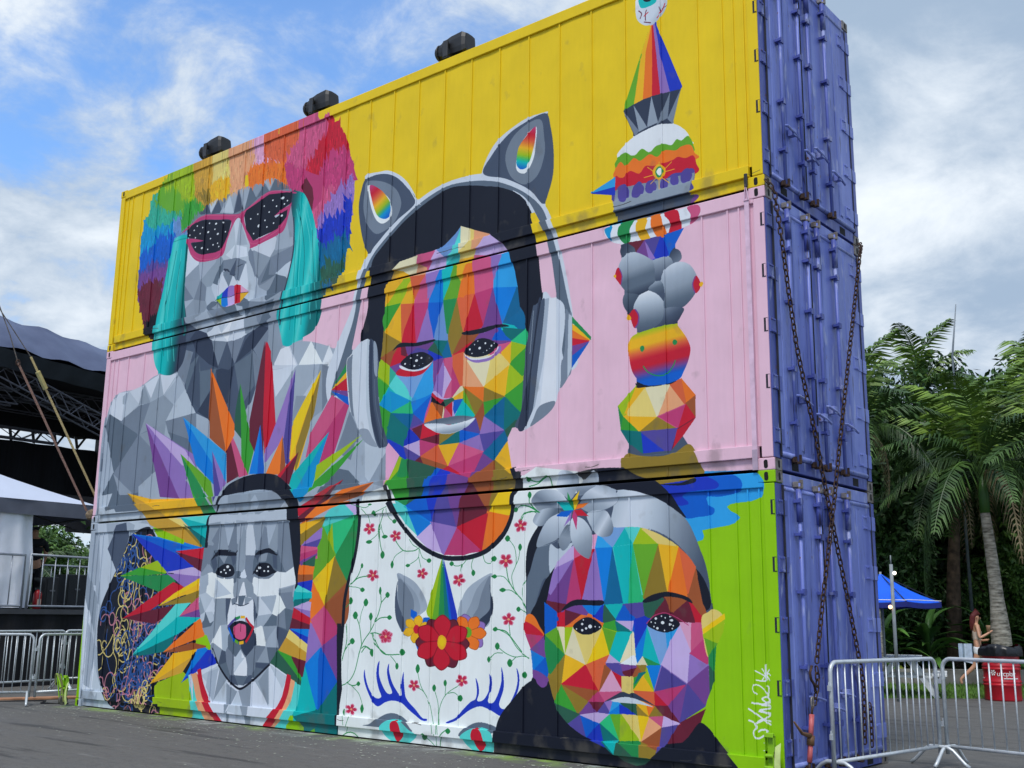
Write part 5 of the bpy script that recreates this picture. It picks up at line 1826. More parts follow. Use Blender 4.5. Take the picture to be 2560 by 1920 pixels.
    for y0,y1 in ((.0,.12),(W-.12,W)):
        P(MB().box(-.0115,.001,y0+.002,y1-.002,z0+.126,z0+H-.126),'end_post_face',M_BLUED)
        for za in (0,H-.118):
            yy0=-.0 if y0==0 else W-.15
            P(MB().box(.0025,.006,yy0+.004,yy0+.146,z0+za+.004,z0+za+.114),'casting_face',M_STEEL)
            yc=yy0+.075; n=12
            P(MB().poly([(.0072,yc+.024*math.cos(2*PI*j/n),z0+za+.06+(.018 if math.sin(2*PI*j/n)>0 else -.018)+.02*math.sin(2*PI*j/n)) for j in range(n)]),'casting_hole',M_DARK)
    hz=[.34,.87,1.44,2.0,2.54]
    for di,(ya,yb,bars) in enumerate(((.125,.985,(.39,.85)),(1.0,W-.125,(1.11,1.57)))):
        sk=rnd.random()*9
        def df(u,v):
            y=ya+(yb-ya)*u; z=z0+.155+(2.755-.155)*v
            return (.006+.004*noise.noise(Vector((y*2+sk,z*1.3,sk))),y,z)
        d=MB().grid(df,10,20); d.box(-.09,-.02,ya,yb,z0+.15,z0+2.76); d=P(d,'door',M_BLUE,smooth=False)
        def S(mb,nm,m,**k):
            o=mb.build(nm,m,None,**k); o.data.transform(Matrix.Translation((0,0,-z0))); o.parent=d; return o
        S(MB().box(-.015,.018,ya-.008,ya+.012,z0+.15,z0+2.76),'door_gasket',M_RUBBER)
        S(MB().box(-.015,.016,yb-.012,yb+.006,z0+.15,z0+2.76),'door_gasket',M_RUBBER)
        # raised stiffening ribs
        for ry in ((ya+bars[0])/2+.02,(bars[0]+bars[1])/2,min(yb-.1,(bars[1]+yb)/2)):
            S(MB().poly([(.008,ry-.05,z0+.22),(.014,ry-.03,z0+.25),(.014,ry-.03,z0+2.66),(.008,ry-.05,z0+2.7)]).poly([(.014,ry-.03,z0+.25),(.014,ry+.03,z0+.25),(.014,ry+.03,z0+2.66),(.014,ry-.03,z0+2.66)]).poly([(.014,ry+.03,z0+.25),(.008,ry+.05,z0+.22),(.008,ry+.05,z0+2.7),(.014,ry+.03,z0+2.66)]),'door_rib',M_BLUE)
        for by in bars:
            S(MB().tube([(.052,by,z0+.1),(.052,by,z0+2.80)],.019,10),'locking_bar',M_BLUE,smooth=True)
            S(MB().tube([(.052,by,z0+2.42),(.052,by,z0+2.74)],.031,10),'bar_sleeve',M_BLUED,smooth=True)
            for bz in (.5,1.05,1.75,2.3,2.62):
                S(MB().box(.01,.078,by-.045,by+.045,z0+bz-.014,z0+bz+.014).box(.06,.082,by-.03,by+.03,z0+bz-.03,z0+bz+.03),'bar_bracket',M_BLUED)
            for bz in (.135,2.785):
                S(MB().box(.005,.06,by-.035,by+.035,z0+bz-.028,z0+bz+.028).box(.03,.09,by-.02,by+.02,z0+bz-.045,z0+bz-.02).box(.05,.09,by+.01,by+.03,z0+bz-.04,z0+bz+.05),'cam_keeper',M_STEEL if bz>1 else M_RUST,bevel=.004)
        hb=(bars[0]+bars[1])/2
        for by,hzz in ((bars[0],.78),(bars[1],.66)):
            S(MB().tube([(.052,by,z0+hzz),(.085,by+.03,z0+hzz+.0),(.085,by+.2,z0+hzz-.02),(.075,by+.36,z0+hzz-.05)],.014,6).box(.02,.09,by+.17,by+.24,z0+hzz-.05,z0+hzz+.03),'door_handle',M_BLUEL)
        for zz_ in hz:
            if di==0: y0,y1=-.004,.20
            else: y0,y1=W-.36,W-.01
            S(MB().box(.002,.014,y0 if di==0 else y0,y1,z0+zz_-.075,z0+zz_+.075).box(.013,.024,y0+.02,y0+.05,z0+zz_-.07,z0+zz_-.05).box(.013,.024,y0+.07,y0+.1,z0+zz_-.07,z0+zz_-.05).box(.013,.024,y0+.02,y0+.05,z0+zz_+.05,z0+zz_+.066).box(.013,.024,y0+.07,y0+.1,z0+zz_+.05,z0+zz_+.066),'hinge',M_BLUE if di else M_BLUED,bevel=.003)
    # hinge notches seen in the front post
    for zz_ in hz[1:]:
        P(MB().box(-.055,-.014,-.0145,-.0125,z0+zz_-.07,z0+zz_+.07),'hinge_recess',M_RUBBER)
        P(MB().box(-.03,-.012,-.020,-.0125,z0+zz_-.062,z0+zz_+.062),'hinge_lug',M_MUR)
    return e
container(2,'shipping_container','top container of the stack, yellow side with painted cat ears and rainbow wig',M_YEL)
container(1,'shipping_container','middle container of the stack, pink side with painted headphone face',M_PNK)
container(0,'shipping_container','bottom container of the stack, lime green side standing on the asphalt',M_LIM)
# blocks between containers (twist locks)
for i in (1,2):
    for x in (-.09,-12.1):
        for y in (.07,W-.07):
            pass
# ---------------- ground ----------------
def ground_mat():
    m=bpy.data.materials.new('asphalt'); m.use_nodes=True; t=m.node_tree; b=t.nodes['Principled BSDF']
    tcn=t.nodes.new('ShaderNodeTexCoord')
    def nz(s,d,rot=0,sc3=(1,1,1),r=.55):
        mp=t.nodes.new('ShaderNodeMapping'); mp.inputs['Scale'].default_value=sc3; mp.inputs['Rotation'].default_value=(0,0,rot); t.links.new(tcn.outputs['Object'],mp.inputs[0])
        n=t.nodes.new('ShaderNodeTexNoise'); n.inputs['Scale'].default_value=s; n.inputs['Detail'].default_value=d; n.inputs['Roughness'].default_value=r; t.links.new(mp.outputs[0],n.inputs['Vector']); return n.outputs[0]
    def mr(x,a,b2,c,d):
        n=t.nodes.new('ShaderNodeMapRange'); t.links.new(x,n.inputs[0])
        for i,v in enumerate((a,b2,c,d)): n.inputs[1+i].default_value=v
        return n.outputs[0]
    def mixc(fac,a,b2):
        n=t.nodes.new('ShaderNodeMix'); n.data_type='RGBA'; t.links.new(fac,n.inputs[0])
        for k,v in ((6,a),(7,b2)):
            if hasattr(v,'links'): t.links.new(v,n.inputs[k])
            else: n.inputs[k].default_value=v
        return n.outputs[2]
    def mul(a,b2):
        n=t.nodes.new('ShaderNodeMath'); n.operation='MULTIPLY'
        for i,v in enumerate((a,b2)):
            if hasattr(v,'links'): t.links.new(v,n.inputs[i])
            else: n.inputs[i].default_value=v
        return n.outputs[0]
    c=mixc(nz(.5,6),(.066,.065,.063,1),(.104,.100,.095,1))
    c=mixc(mr(nz(60,3),.35,.7,0,.75),c,(.15,.145,.135,1))
    c=mixc(mr(nz(.9,7,-.05,(.35,3.2,1),.62),.57,.62,0,.75),c,(.030,.030,.031,1))      # dark damp streaks along the wall
    c=mixc(mr(nz(1.3,8,.05,(.5,4,1),.7),.60,.66,0,.55),c,(.21,.205,.195,1))          # scuffs
    c=mixc(mr(nz(7,6,.3,(1,1.6,1),.75),.50,.66,0,.55),c,(.048,.047,.046,1))
    c=mixc(mr(nz(160,2),.55,.7,0,.6),c,(.20,.195,.185,1))
    # overspray along the foot of the wall
    sp=t.nodes.new('ShaderNodeSeparateXYZ'); t.links.new(tcn.outputs['Object'],sp.inputs[0])
    dist=mr(sp.outputs[1],-.45,-.02,0,1); dist2=mr(sp.outputs[1],-.9,-.1,0,1)
    back=mr(sp.outputs[1],0.0,.06,1,0); inx=mul(mr(sp.outputs[0],-12.5,-12.2,0,1),mr(sp.outputs[0],0,.2,1,0))
    msk=mul(mul(mul(dist,back),inx),mr(nz(3.5,6),.42,.62,0,.8))
    hue=mixc(mr(nz(.55,2),.45,.55,0,1),(.25,.42,.06,1),(.42,.46,.44,1))
    c=mixc(msk,c,hue)
    v=t.nodes.new('ShaderNodeTexVoronoi'); v.inputs['Scale'].default_value=9; v.inputs['Randomness'].default_value=1; t.links.new(tcn.outputs['Object'],v.inputs['Vector'])
    chips=mul(mr(v.outputs['Distance'],.05,.075,1,0),mul(mr(nz(.8,3),.47,.6,.06,1),mul(mr(sp.outputs[1],-3.4,-.2,.1,1),mr(sp.outputs[1],.1,.3,1,0))))
    c=mixc(chips,c,(.62,.62,.58,1))
    t.links.new(c,b.inputs['Base Color']); t.links.new(mr(nz(.9,5,0,(.35,3.2,1)),.4,.65,.85,.6),b.inputs['Roughness']); b.inputs['Specular IOR Level'].default_value=.35
    bp=t.nodes.new('ShaderNodeBump'); bp.inputs['Strength'].default_value=.6; bp.inputs['Distance'].default_value=.008; t.links.new(nz(70,5),bp.inputs['Height']); t.links.new(bp.outputs[0],b.inputs['Normal'])
    return m
g=MB()
g.grid(lambda u,v:(-900+1800*u,-900+1800*v,0),6,6)
tag(g.build('ground',ground_mat()),kind='structure')
M_CONC=mat('concrete',(132,130,124),.85,0,.15,3,.3,30,col2=(96,94,88))
# ---------------- chains on the door end ----------------
def resample(P,step):
    P=[Vector(p) for p in P]; out=[P[0]]; cur=P[0]; i=1; need=step
    while i<len(P):
        d=(P[i]-cur).length
        if d>=need: cur=cur+(P[i]-cur)*(need/d); out.append(cur); need=step
        else: need-=d; cur=P[i]; i+=1
    return out
lk=MB(); pts=[]
for k in range(16):
    a=2*PI*k/16; x=.021*math.cos(a); z=.021*math.sin(a)+(.017 if math.sin(a)>0 else -.017); pts.append((x,0,z))
lk.tube(pts,.0075,6,closed=True); LINK=lk.mesh('link',M_RUST,True)
def chain(P,label,loc):
    e=empty('chain',loc,label,'chain','rusty chains on the door end'); Q=resample(P,.061)
    for i,(a,b) in enumerate(zip(Q[:-1],Q[1:])):
        d=(b-a).normalized(); q=d.to_track_quat('Z','Y').to_matrix().to_4x4()@Matrix.Rotation((PI/2 if i%2 else 0)+.5,4,'Z')
        o=bpy.data.objects.new('link',LINK); C.objects.link(o); o.parent=e
        o.matrix_parent_inverse=Matrix(); o.matrix_basis=Matrix.Translation((a+b)/2-Vector(loc))@q
    return e
X=.13
chain([(.02,-.02,5.84),(.1,.0,5.72),(X,.07,5.2),(X,.19,4.64),(X,.31,4.16),(X,.5,3.68),(X,.69,3.26),(X,.78,2.98),(X,.89,2.69),(X,1.07,2.22),(X,1.27,1.71),(X,1.38,1.41),(X,1.48,1.13),(X,1.57,.85),(X,1.56,.62),(X,1.52,.26)],'rusty chain hanging from the upper left joint down to the right of the blue doors',(X,1.5,.26))
chain([(.02,2.41,5.84),(.08,2.3,5.75),(X+.03,2.03,5.55),(X+.03,1.62,4.44),(X+.03,1.21,3.33),(X+.03,.99,2.7),(X+.03,.82,2.26),(X+.03,.6,1.69),(X+.03,.37,1.04)],'rusty chain crossing from the upper right joint down to the load binder',(X,.37,1.0))
chain([(X+.03,.38,1.06),(X+.03,.40,.92),(X+.03,.34,.80),(X+.03,.28,.70)],'short doubled chain tail hooked above the pink load binder',(X,.3,.7))
chain([(X,1.70,.66),(X,1.72,.45),(X,1.70,.22)],'loose chain end dangling beside the lower right door handle',(X,1.7,.2))
# hook + load binder
M_PINK=mat('pink_red_enamel',(196,104,108),.5,0,.15,12,col2=(150,60,60))
lb=empty('load_binder',(X+.03,.2,.1),'pink ratchet load binder hanging on the blue door end','load binder')
def lp(mb,n,m,sm=True): mb.v=[(v[0]-X-.03,v[1]-.2,v[2]-.1) for v in mb.v]; return mb.build(n,m,lb,smooth=sm)
A_=Vector((X+.03,.25,.71)); B_=Vector((X+.03,.12,.10)); D_=(B_-A_)
lp(MB().tube([A_+D_*.12,A_+D_*.45],.024,10),'barrel_tube',M_PINK); lp(MB().tube([A_+D_*.55,A_+D_*.80],.024,10),'barrel_tube',M_PINK)
lp(MB().tube([A_+D_*.0,A_+D_*.14],.013,8),'screw_rod',M_RUST); lp(MB().tube([A_+D_*.8,A_+D_*.95],.013,8),'screw_rod',M_RUST)
lp(MB().tube([A_+D_*.42+Vector((0,-.02,0)),A_+D_*.5+Vector((.0,-.17,.08)),A_+D_*.5+Vector((0,-.33,.19))],[.026,.016,.008],6).tube([A_+D_*.42,A_+D_*.56],.036,10),'ratchet_lever',mat('bronze_lever',(120,88,60),.5,.4,.2,20))
for k in (-.05,.98):
    c=A_+D_*k; lp(MB().tube([c+Vector((0,.024*math.cos(a),.05*math.sin(a))) for a in [2*PI*j/14 for j in range(14)]],.010,6,closed=True),'end_link',M_PINK if k>0 else M_STEEL)
lp(MB().tube([A_+Vector((0,.03,.36)),A_+Vector((0,-.02,.30)),A_+Vector((0,.0,.24)),A_+Vector((0,.07,.19)),A_+Vector((0,.09,.13))],.014,6),'hook',M_RUST)
# pink lashing strap on the corner post
st=empty('lashing_strap',(-.19,-.03,2.98),'pink painted lashing strap hooked at the upper corner of the pink container','strap')
def bp_(mb,n,m,par,loc,**k): mb.v=[(v[0]-loc[0],v[1]-loc[1],v[2]-loc[2]) for v in mb.v]; return mb.build(n,m,par,**k)
lo=(-.19,-.03,2.98)
bp_(MB().box(-.215,-.165,-.036,-.031,3.1,5.68),'webbing',M_PNK,st,lo); bp_(MB().box(-.218,-.162,-.0375,-.033,2.90,3.1),'webbing_end',mat('grey_webbing',(170,150,170),.8),st,lo)
bp_(MB().tube([(-.215,-.036,5.66),(-.19,-.042,5.84),(-.165,-.036,5.66)],.009,6,closed=True),'triangle_ring',M_PNK,st,lo)
bp_(MB().box(-.205,-.168,-.05,-.03,5.80,5.95),'hook_plate',M_BLACK,st,lo,bevel=.008)
# ratchet straps
def ratchet(loc,label,s=1,flip=1):
    e=empty('ratchet_strap',loc,label,'ratchet strap','lime painted ratchet straps')
    MB().box(-.03*s,.03*s,-.075,-.07,-.02,.40).build('webbing',M_LIM,e)
    MB().box(-.045,-.038,-.11,-.06,.18,.40).box(.038,.045,-.11,-.06,.18,.40).box(-.045,.045,-.115,-.085,.38,.42).build('buckle_frame',M_LIM,e,bevel=.004)
    MB().box(-.045,-.038,-.12,-.07,.10,.26).box(.038,.045,-.12,-.07,.10,.26).tube([(-.045,-.1,.22),(.045,-.1,.22)],.018,8).tube([(-.045,-.115,.12),(.045,-.115,.12)],.014,8).build('ratchet_handle',M_LIM,e)
    MB().tube([(-.03,-.11,.04),(.03,-.11,.04)],.07,16).build('strap_roll',mat('dirty_webbing',(86,84,78),.8,0,.3,30),e,smooth=False)
    MB().grid(lambda u,v:(.05+.06*u*flip,-.09-.03*math.sin(3*v),.3-.34*v+.04*u),2,8).build('loose_tail',mat('pale_lime_webbing',(190,206,130),.7),e)
    return e
ratchet((-.10,-.02,.06),'lime painted ratchet strap at the foot of the near container corner')
rt=ratchet((-12.25,-.08,.05),'tangled lime ratchet strap at the far lower corner beside the barricade'); rt.scale=(.95,1,1.0)
for k in range(5):
    a=k*1.1; MB().tube([(-.05+.1*math.cos(a+t*1.3)*(1-.1*t)-.04*t,-.12-.05*math.sin(a+t),.02+.42*abs(math.sin(.9*t+a*.5))) for t in [j*.35 for j in range(9)]],.012,5).build('webbing_loop',M_LIM if k%2 else mat('olive_webbing',(120,126,70),.8),rt)
# ---------------- moving head spotlights ----------------
def spot(x,label,yaw,pit):
    e=empty('stage_light',(x-.12,.24,3*H-.05),label,'stage light','black moving head lights on the top edge',0)
    MB().box(-.2,.2,-.17,.17,0,.13).build('base',M_BLACK,e,bevel=.02)
    MB().box(-.05,.05,-.23,-.20,.12,.42).box(-.05,.05,.20,.23,.12,.42).box(-.05,.05,-.23,.23,.11,.15).build('yoke',mat('dark_grey_plastic',(44,44,48),.5),e,bevel=.008)
    h=link('head',None,e) if False else None
    mb=MB(); R3=Matrix.Rotation(yaw,3,'Z')@Matrix.Rotation(pit,3,'Y')
    prof=[(-.34,.10,.10),(-.32,.12,.12),(-.18,.12,.12),(-.16,.13,.13),(.04,.155,.165),(.26,.16,.18),(.315,.13,.15),(.32,.10,.11)]
    n=16; b0=len(mb.v)
    for (px_,ry,rz_) in prof:
        for j in range(n):
            a=2*PI*j/n; ca,sa=math.cos(a),math.sin(a); k=(abs(ca)**7+abs(sa)**7)**(-1/7.); k=k if px_>-.3 else 1
            v=R3@Vector((px_,ry*ca*k,rz_*sa*k)); mb.v.append((v.x,v.y,v.z+.36))
    for k in range(len(prof)-1):
        for j in range(n): mb.f.append((k*n+j,k*n+(j+1)%n,(k+1)*n+(j+1)%n,(k+1)*n+j))
    mb.f.append(tuple(range(n-1,-1,-1))); mb.f.append(tuple((len(prof)-1)*n+j for j in range(n)))
    hd=mb.build('head',M_BLACK,e,smooth=False); e.scale=(.84,.84,.84)
    c=R3@Vector((-.345,0,0)); q=[tuple(Vector((0,0,.36))+R3@Vector((-.348,.085*math.cos(2*PI*j/16),.085*math.sin(2*PI*j/16)))) for j in range(16)]
    MB().poly(q).build('lens',mat('lens_glass',(20,24,34),.1,0,.05),hd)
    MB().tube([tuple(Vector((0,0,.36))+R3@Vector((-.27,.137*math.cos(2*PI*j/20),.137*math.sin(2*PI*j/20)))) for j in range(20)],.012,5,closed=True).build('lens_ring',M_BLACK,hd)
    for s_ in (-1,1): MB().tube([(0,s_*.17,.36),(0,s_*.21,.36)],.05,12).build('yoke_bearing',M_BLACK,e)
spot(-9.75,'black stage light above the rainbow wig, farthest of the three along the top edge',.12,-.10)
spot(-7.13,'black stage light on the top edge, between the other two',.10,-.06)
spot(-4.42,'black stage light nearest the camera on the yellow top edge',.05,-.02)
# ---------------- steel barricades ----------------
def barricade(a,b,label,foot=(1,1),n=15,h=1.1,group='steel crowd barricades'):
    a=Vector((a[0],a[1],0)); b=Vector((b[0],b[1],0)); Lg=(b-a).length; rz=math.atan2((b-a).y,(b-a).x)
    e=empty('barricade',a,label,'barricade',group,rz); r=.10; z0=.20
    fr=[(0,0,.12),(0,0,h-r)]+[(r-r*math.cos(t),0,h-r+r*math.sin(t)) for t in (.3,.7,1.1,1.4)]+[(r,0,h),(Lg-r,0,h)]+[(Lg-r+r*math.sin(t),0,h-r+r*math.cos(t)) for t in (.3,.7,1.1,1.4)]+[(Lg,0,h-r),(Lg,0,.12)]
    MB().tube(fr,.021,10).build('frame',M_GALV,e,smooth=True)
    MB().tube([(0,0,z0),(Lg,0,z0)],.019,8).build('bottom_rail',M_GALV,e,smooth=True)
    bm_=MB().tube([(0,0,z0),(0,0,h-.01)],.0085,6).mesh('bar',M_GALV,True)
    for k in range(n): link('bar',bm_,e,((k+1)*Lg/(n+1),0,0))
    for x,f in ((.03,foot[0]),(Lg-.03,foot[1])):
        if f: MB().tube([(x,-.32,.015),(x,-.27,.05),(x,-.15,.17),(x,-.09,.20),(x,.09,.20),(x,.15,.17),(x,.27,.05),(x,.32,.015)],.019,8).build('foot',M_GALV,e,smooth=True)
    for x,sx in ((-.03,1),(Lg+.03,-1)):
        for zz_ in (.42,.86): MB().tube([(x+sx*.03,0,zz_),(x,.0,zz_+.02),(x,0,zz_+.06)],.008,5).box(x-.012,x+.012,-.012,.012,zz_-.02,zz_+.03).build('hook' if sx>0 else 'eye',M_GALV,e)
    return e
barricade((.24,.5),(.52,2.58),'steel barricade in front of the blue doors, left of the front pair')
barricade((.57,2.66),(2.62,2.22),'steel barricade at the right edge in front of the red barrel',(1,1))
barricade((-13.72,-2.32),(-12.78,-.48),'front steel barricade at the left edge before the stage',(1,1))
barricade((-12.75,-.40),(-12.86,1.68),'front steel barricade ending behind the container corner',(0,1))
barricade((-15.17,-.46),(-15.55,1.60),'rear steel barricade along the black stage skirt',(1,1))
barricade((-15.80,1.72),(-15.98,3.80),'rear steel barricade half hidden by the container corner',(1,1))
# cable ramp plank on ground, cable
pk=MB(); 
tag(MB().box(-1.6,1.6,-.14,.14,0,.035).build('plank',mat('weathered_plank',(176,128,96),.8,0,.2,6,stretch=(1,8,1),col2=(120,84,62)),bevel=.006),'long brown plank lying on the asphalt behind the left barricades','plank')
bpy.data.objects['plank'].location=(-13.7,.35,.004); bpy.data.objects['plank'].rotation_euler=(0,0,math.radians(72))
tag(MB().tube([(-12.5,.05,.012),(-12.9,-.2,.012),(-13.3,.1,.012),(-13.7,-.5,.012),(-14.2,-.9,.012),(-14.9,-1.6,.012),(-15.6,-3,.012)],.012,6).build('cable',M_BLACK,smooth=True),'black cable snaking over the asphalt under the left barricades','cable')
# ---------------- stage ----------------
M_SK=mat('black_cloth',(16,17,24),.9,0,.3,2,.3,4,stretch=(6,6,.3)); M_ALU=mat('truss_aluminium',(104,104,112),.5,.5,.1,10); M_CAN=mat('grey_canopy',(84,94,120),.7,0,.12,.8,.3,1.5,col2=(60,70,98)); M_VAL=mat('dark_canopy_valance',(38,44,50),.8,0,.2,2)
sx=-17.0
e=empty('stage',(sx,0,0),'raised event stage with black skirt behind the left barricades','stage')
def SB(mb,n,m,par=e,off=(sx,0,0),**k): mb.v=[(v[0]-off[0],v[1]-off[1],v[2]-off[2]) for v in mb.v]; return mb.build(n,m,par,**k)
SB(MB().grid(lambda u,v:(sx+.05*math.sin(u*160)*(1-.4*v)-.1*(u-.25)*20*.05,-6+20*u,1.42*v),200,3),'skirt',M_SK)
SB(MB().box(sx-13,sx+.05,-6,14,1.40,1.50),'deck',mat('stage_deck',(60,62,68),.7))
# stage railings: three panels of railing along the deck edge
M_RAIL=mat('painted_rail',(150,156,166),.45,.5,.1,12)
def railing(y0,y1,label,n):
    g=empty('stage_railing',(sx-.06,y0,1.5),label,'railing','steel railings along the stage edge')
    Lg=y1-y0
    MB().tube([(0,0,0),(0,0,1.08),(0,Lg,1.06),(0,Lg,0)],.026,8).build('frame',M_RAIL,g,smooth=True); MB().tube([(0,0,.06),(0,Lg,.06)],.02,8).build('bottom_rail',M_RAIL,g)
    b=MB().tube([(0,0,.05),(0,0,1.06)],.013,6).mesh('baluster',M_RAIL,True)
    for k in range(n): link('baluster',b,g,(0,(k+1)*Lg/(n+1),0))
railing(-1.0,1.42,'stage railing in front of the hanging white cloth',8); railing(1.53,3.95,'stage railing in front of the black speaker cases',8); railing(4.05,6.5,'stage railing hidden mostly by the container stack',8)
g=empty('stage_railing',(sx-3.0,2.1,1.5),'second stage railing further back behind the black cases','railing','steel railings along the stage edge')
MB().tube([(0,0,0),(0,0,1.0),(0,4,1.0),(0,4,0)],.022,8).build('frame',M_RAIL,g,smooth=True)
b=MB().tube([(0,0,.05),(0,0,1.0)],.012,6).mesh('baluster',M_RAIL,True)
for k in range(18): link('baluster',b,g,(0,(k+1)*.21,0))
# roof
rf=empty('stage_roof',(-24,4,0),'big grey fabric stage roof on aluminium trusses','stage roof')
def RB(mb,n,m,**k): return SB(mb,n,m,rf,(-24,4,0),**k)
def edge(y): return 8.16-.07*(y-4)
def topz(y): 
    return edge(y)+1.12+.02*(6-y)+ (0 if y>4 else .06*(4-y))
def roof(u,v):
    y=-10+22*u; x=-23.6-11*v; zf=edge(y); sag=.10*math.sin(y*2.6)*v*(1-v)*2
    z=zf+.12+(topz(y)-zf)*min(1,v*8)**.8+sag-.35*max(0,v-.35)*4*.5+.05*math.sin(y*5+v*3)*(1-v)
    return (x,y,z)
RB(MB().grid(roof,90,16),'roof_fabric',M_CAN,smooth=True)
RB(MB().grid(lambda u,v:(-23.62-.04*math.sin(u*150)-.3*(1-v),-10+22*u,edge(-10+22*u)-.36+.42*v),140,2),'valance',M_VAL,smooth=True)
RB(MB().grid(lambda u,v:(-23.6+.12*math.sin(u*12)-1.0*(1-v)*0,-10+13.4*u,edge(-10+13.4*u)+.05+.55*v*(1-.6*u)),40,2),'front_flap',M_CAN,smooth=True)
RB(MB().box(-35,-24.2,-12,13,9.6,9.7) if False else MB().grid(lambda u,v:(-24.2-10.5*u,-10+22*v,edge(-10+22*v)-.2+.5*u),2,8),'roof_lining',M_SK)
def truss(p0,p1,label_par,sz=.42,n=16,nm='truss'):
    p0=Vector(p0);p1=Vector(p1); d=(p1-p0); z=Vector((0,0,sz)); 
    o=d.cross(Vector((0,0,1))).normalized()*sz; mb=MB()
    for q in (Vector((0,0,0)),z,o,o+z): mb.tube([p0+q,p1+q],.026,6)
    for k in range(n):
        a=p0+d*(k/n); b2=p0+d*((k+1)/n)
        mb.tube([a+(z if k%2 else Vector()),b2+(Vector() if k%2 else z)],.014,5); mb.tube([a+o+(z if k%2 else Vector()),b2+o+(Vector() if k%2 else z)],.014,5); mb.tube([a+z,b2+o+z],.012,4)
    return RB(mb,nm,M_ALU)
truss((-24.5,2.2,8.1),(-24.5,9.5,5.6),rf,.45,20); truss((-26,5.2,7.35),(-26,11,7.35),rf,.42,14); truss((-25,-2,7.0),(-25,4.6,7.0),rf,.4,14); truss((-27,-2,6.4),(-27,7,6.4),rf,.3,16); truss((-24.3,-6,8.6),(-24.3,3.4,7.3),rf,.45,18)
truss((-28.5,-4,7.6),(-28.5,12,7.4),rf,.4,26)
RB(MB().box(-29.6,-29.4,-8,16,7.15,9.4),'back_border',M_SK)
for y in (4.4,6.8,7.55,8.3,9.05,10.6):
    RB(MB().tube([(-29.5,y,7.2),(-29.5,y+.1,6.75)],.05,5).tube([(-29.5,y+.4,7.2),(-29.5,y+.1,6.75)],.04,5),'roof_brace',M_BLACK)
RB(MB().box(-29.7,-29.3,9.9,10.35,4,7.4),'speaker_tower',M_BLACK)
for x_,y_ in ((-24.6,-9),(-24.6,12.5),(-34,-9),(-34,13)): RB(MB().box(x_-.25,x_+.25,y_-.25,y_+.25,0,8.3),'roof_tower',M_ALU)
tag(SB(MB().grid(lambda u,v:(-30+.08*math.sin(u*120),-8+24*u,4.7+2.12*v),160,2),'backdrop',M_SK,None,(0,0,0)),'black fabric backdrop closing the rear of the stage','backdrop')
# popup tent in front of stage
tn=empty('popup_tent',(-18.4,-1.2,1.5),'white topped popup tent with grey valance on the stage','tent')
def TB(mb,n,m,**k): return SB(mb,n,m,tn,(-18.4,-1.2,1.5),**k)
M_TOP=mat('pale_tent_fabric',(188,196,214),.7,0,.05,1); M_TV=mat('grey_tent_valance',(92,96,110),.8,0,.1,3)
ap=Vector((-18.6,-1.5,5.2)); cs=[Vector((-17.1,-4.8,3.68)),Vector((-17.1,2.9,3.68)),Vector((-21.0,2.75,3.62)),Vector((-21.0,-4.8,3.62))]
for k in range(4):
    a,b2=cs[k],cs[(k+1)%4]
    TB(MB().grid(lambda u,v:(a+(b2-a)*u)*(1-v)+ap*v+Vector((0,0,-.12*math.sin(PI*v)*1)),10,8),'roof_panel',M_TOP,smooth=True)
    TB(MB().grid(lambda u,v:(a+(b2-a)*u)+Vector((.02*math.sin(u*30),0,-.30*v)),24,2),'valance',M_TV,smooth=True)
for c in cs: TB(MB().box(c.x-.025,c.x+.025,c.y-.025,c.y+.025,1.5,3.6),'tent_leg',M_ALU)
sc_=MB(); sc2_=MB()
for k in range(6):
    y0=-4.8+k*1.26; sc_.tube([(-17.3,y0,3.1),(-17.3,y0+1.26,3.42)],.014,5).tube([(-17.3,y0,3.42),(-17.3,y0+1.26,3.1)],.014,5)
    sc2_.tube([(-20.8,y0,3.1),(-20.8,y0+1.26,3.42)],.014,5).tube([(-20.8,y0,3.42),(-20.8,y0+1.26,3.1)],.014,5)
TB(sc_,'scissor_frame',M_BLACK); TB(sc2_,'scissor_frame',M_BLACK)
tag(MB().box(-21.3,-21.2,-1,9,3.55,4.3).box(-21.18,-21.1,4.45,9,3.38,3.56).build('rear_tent_wall',M_SK),'dark rear wall flap hanging under the popup tent','tent wall')
# white cloth
tag(MB().grid(lambda u,v:(-17.2+.05*math.sin(u*22+v*2)+.02*math.sin(u*50),-1.4+3.04*u+.05*math.sin(v*5)*u,1.52+1.98*v),60,20).build('white_cloth',mat('white_cloth',(228,232,242),.8,0,.03,3,.3,6),smooth=True),'white cloth hanging from the tent behind the stage railing','cloth')
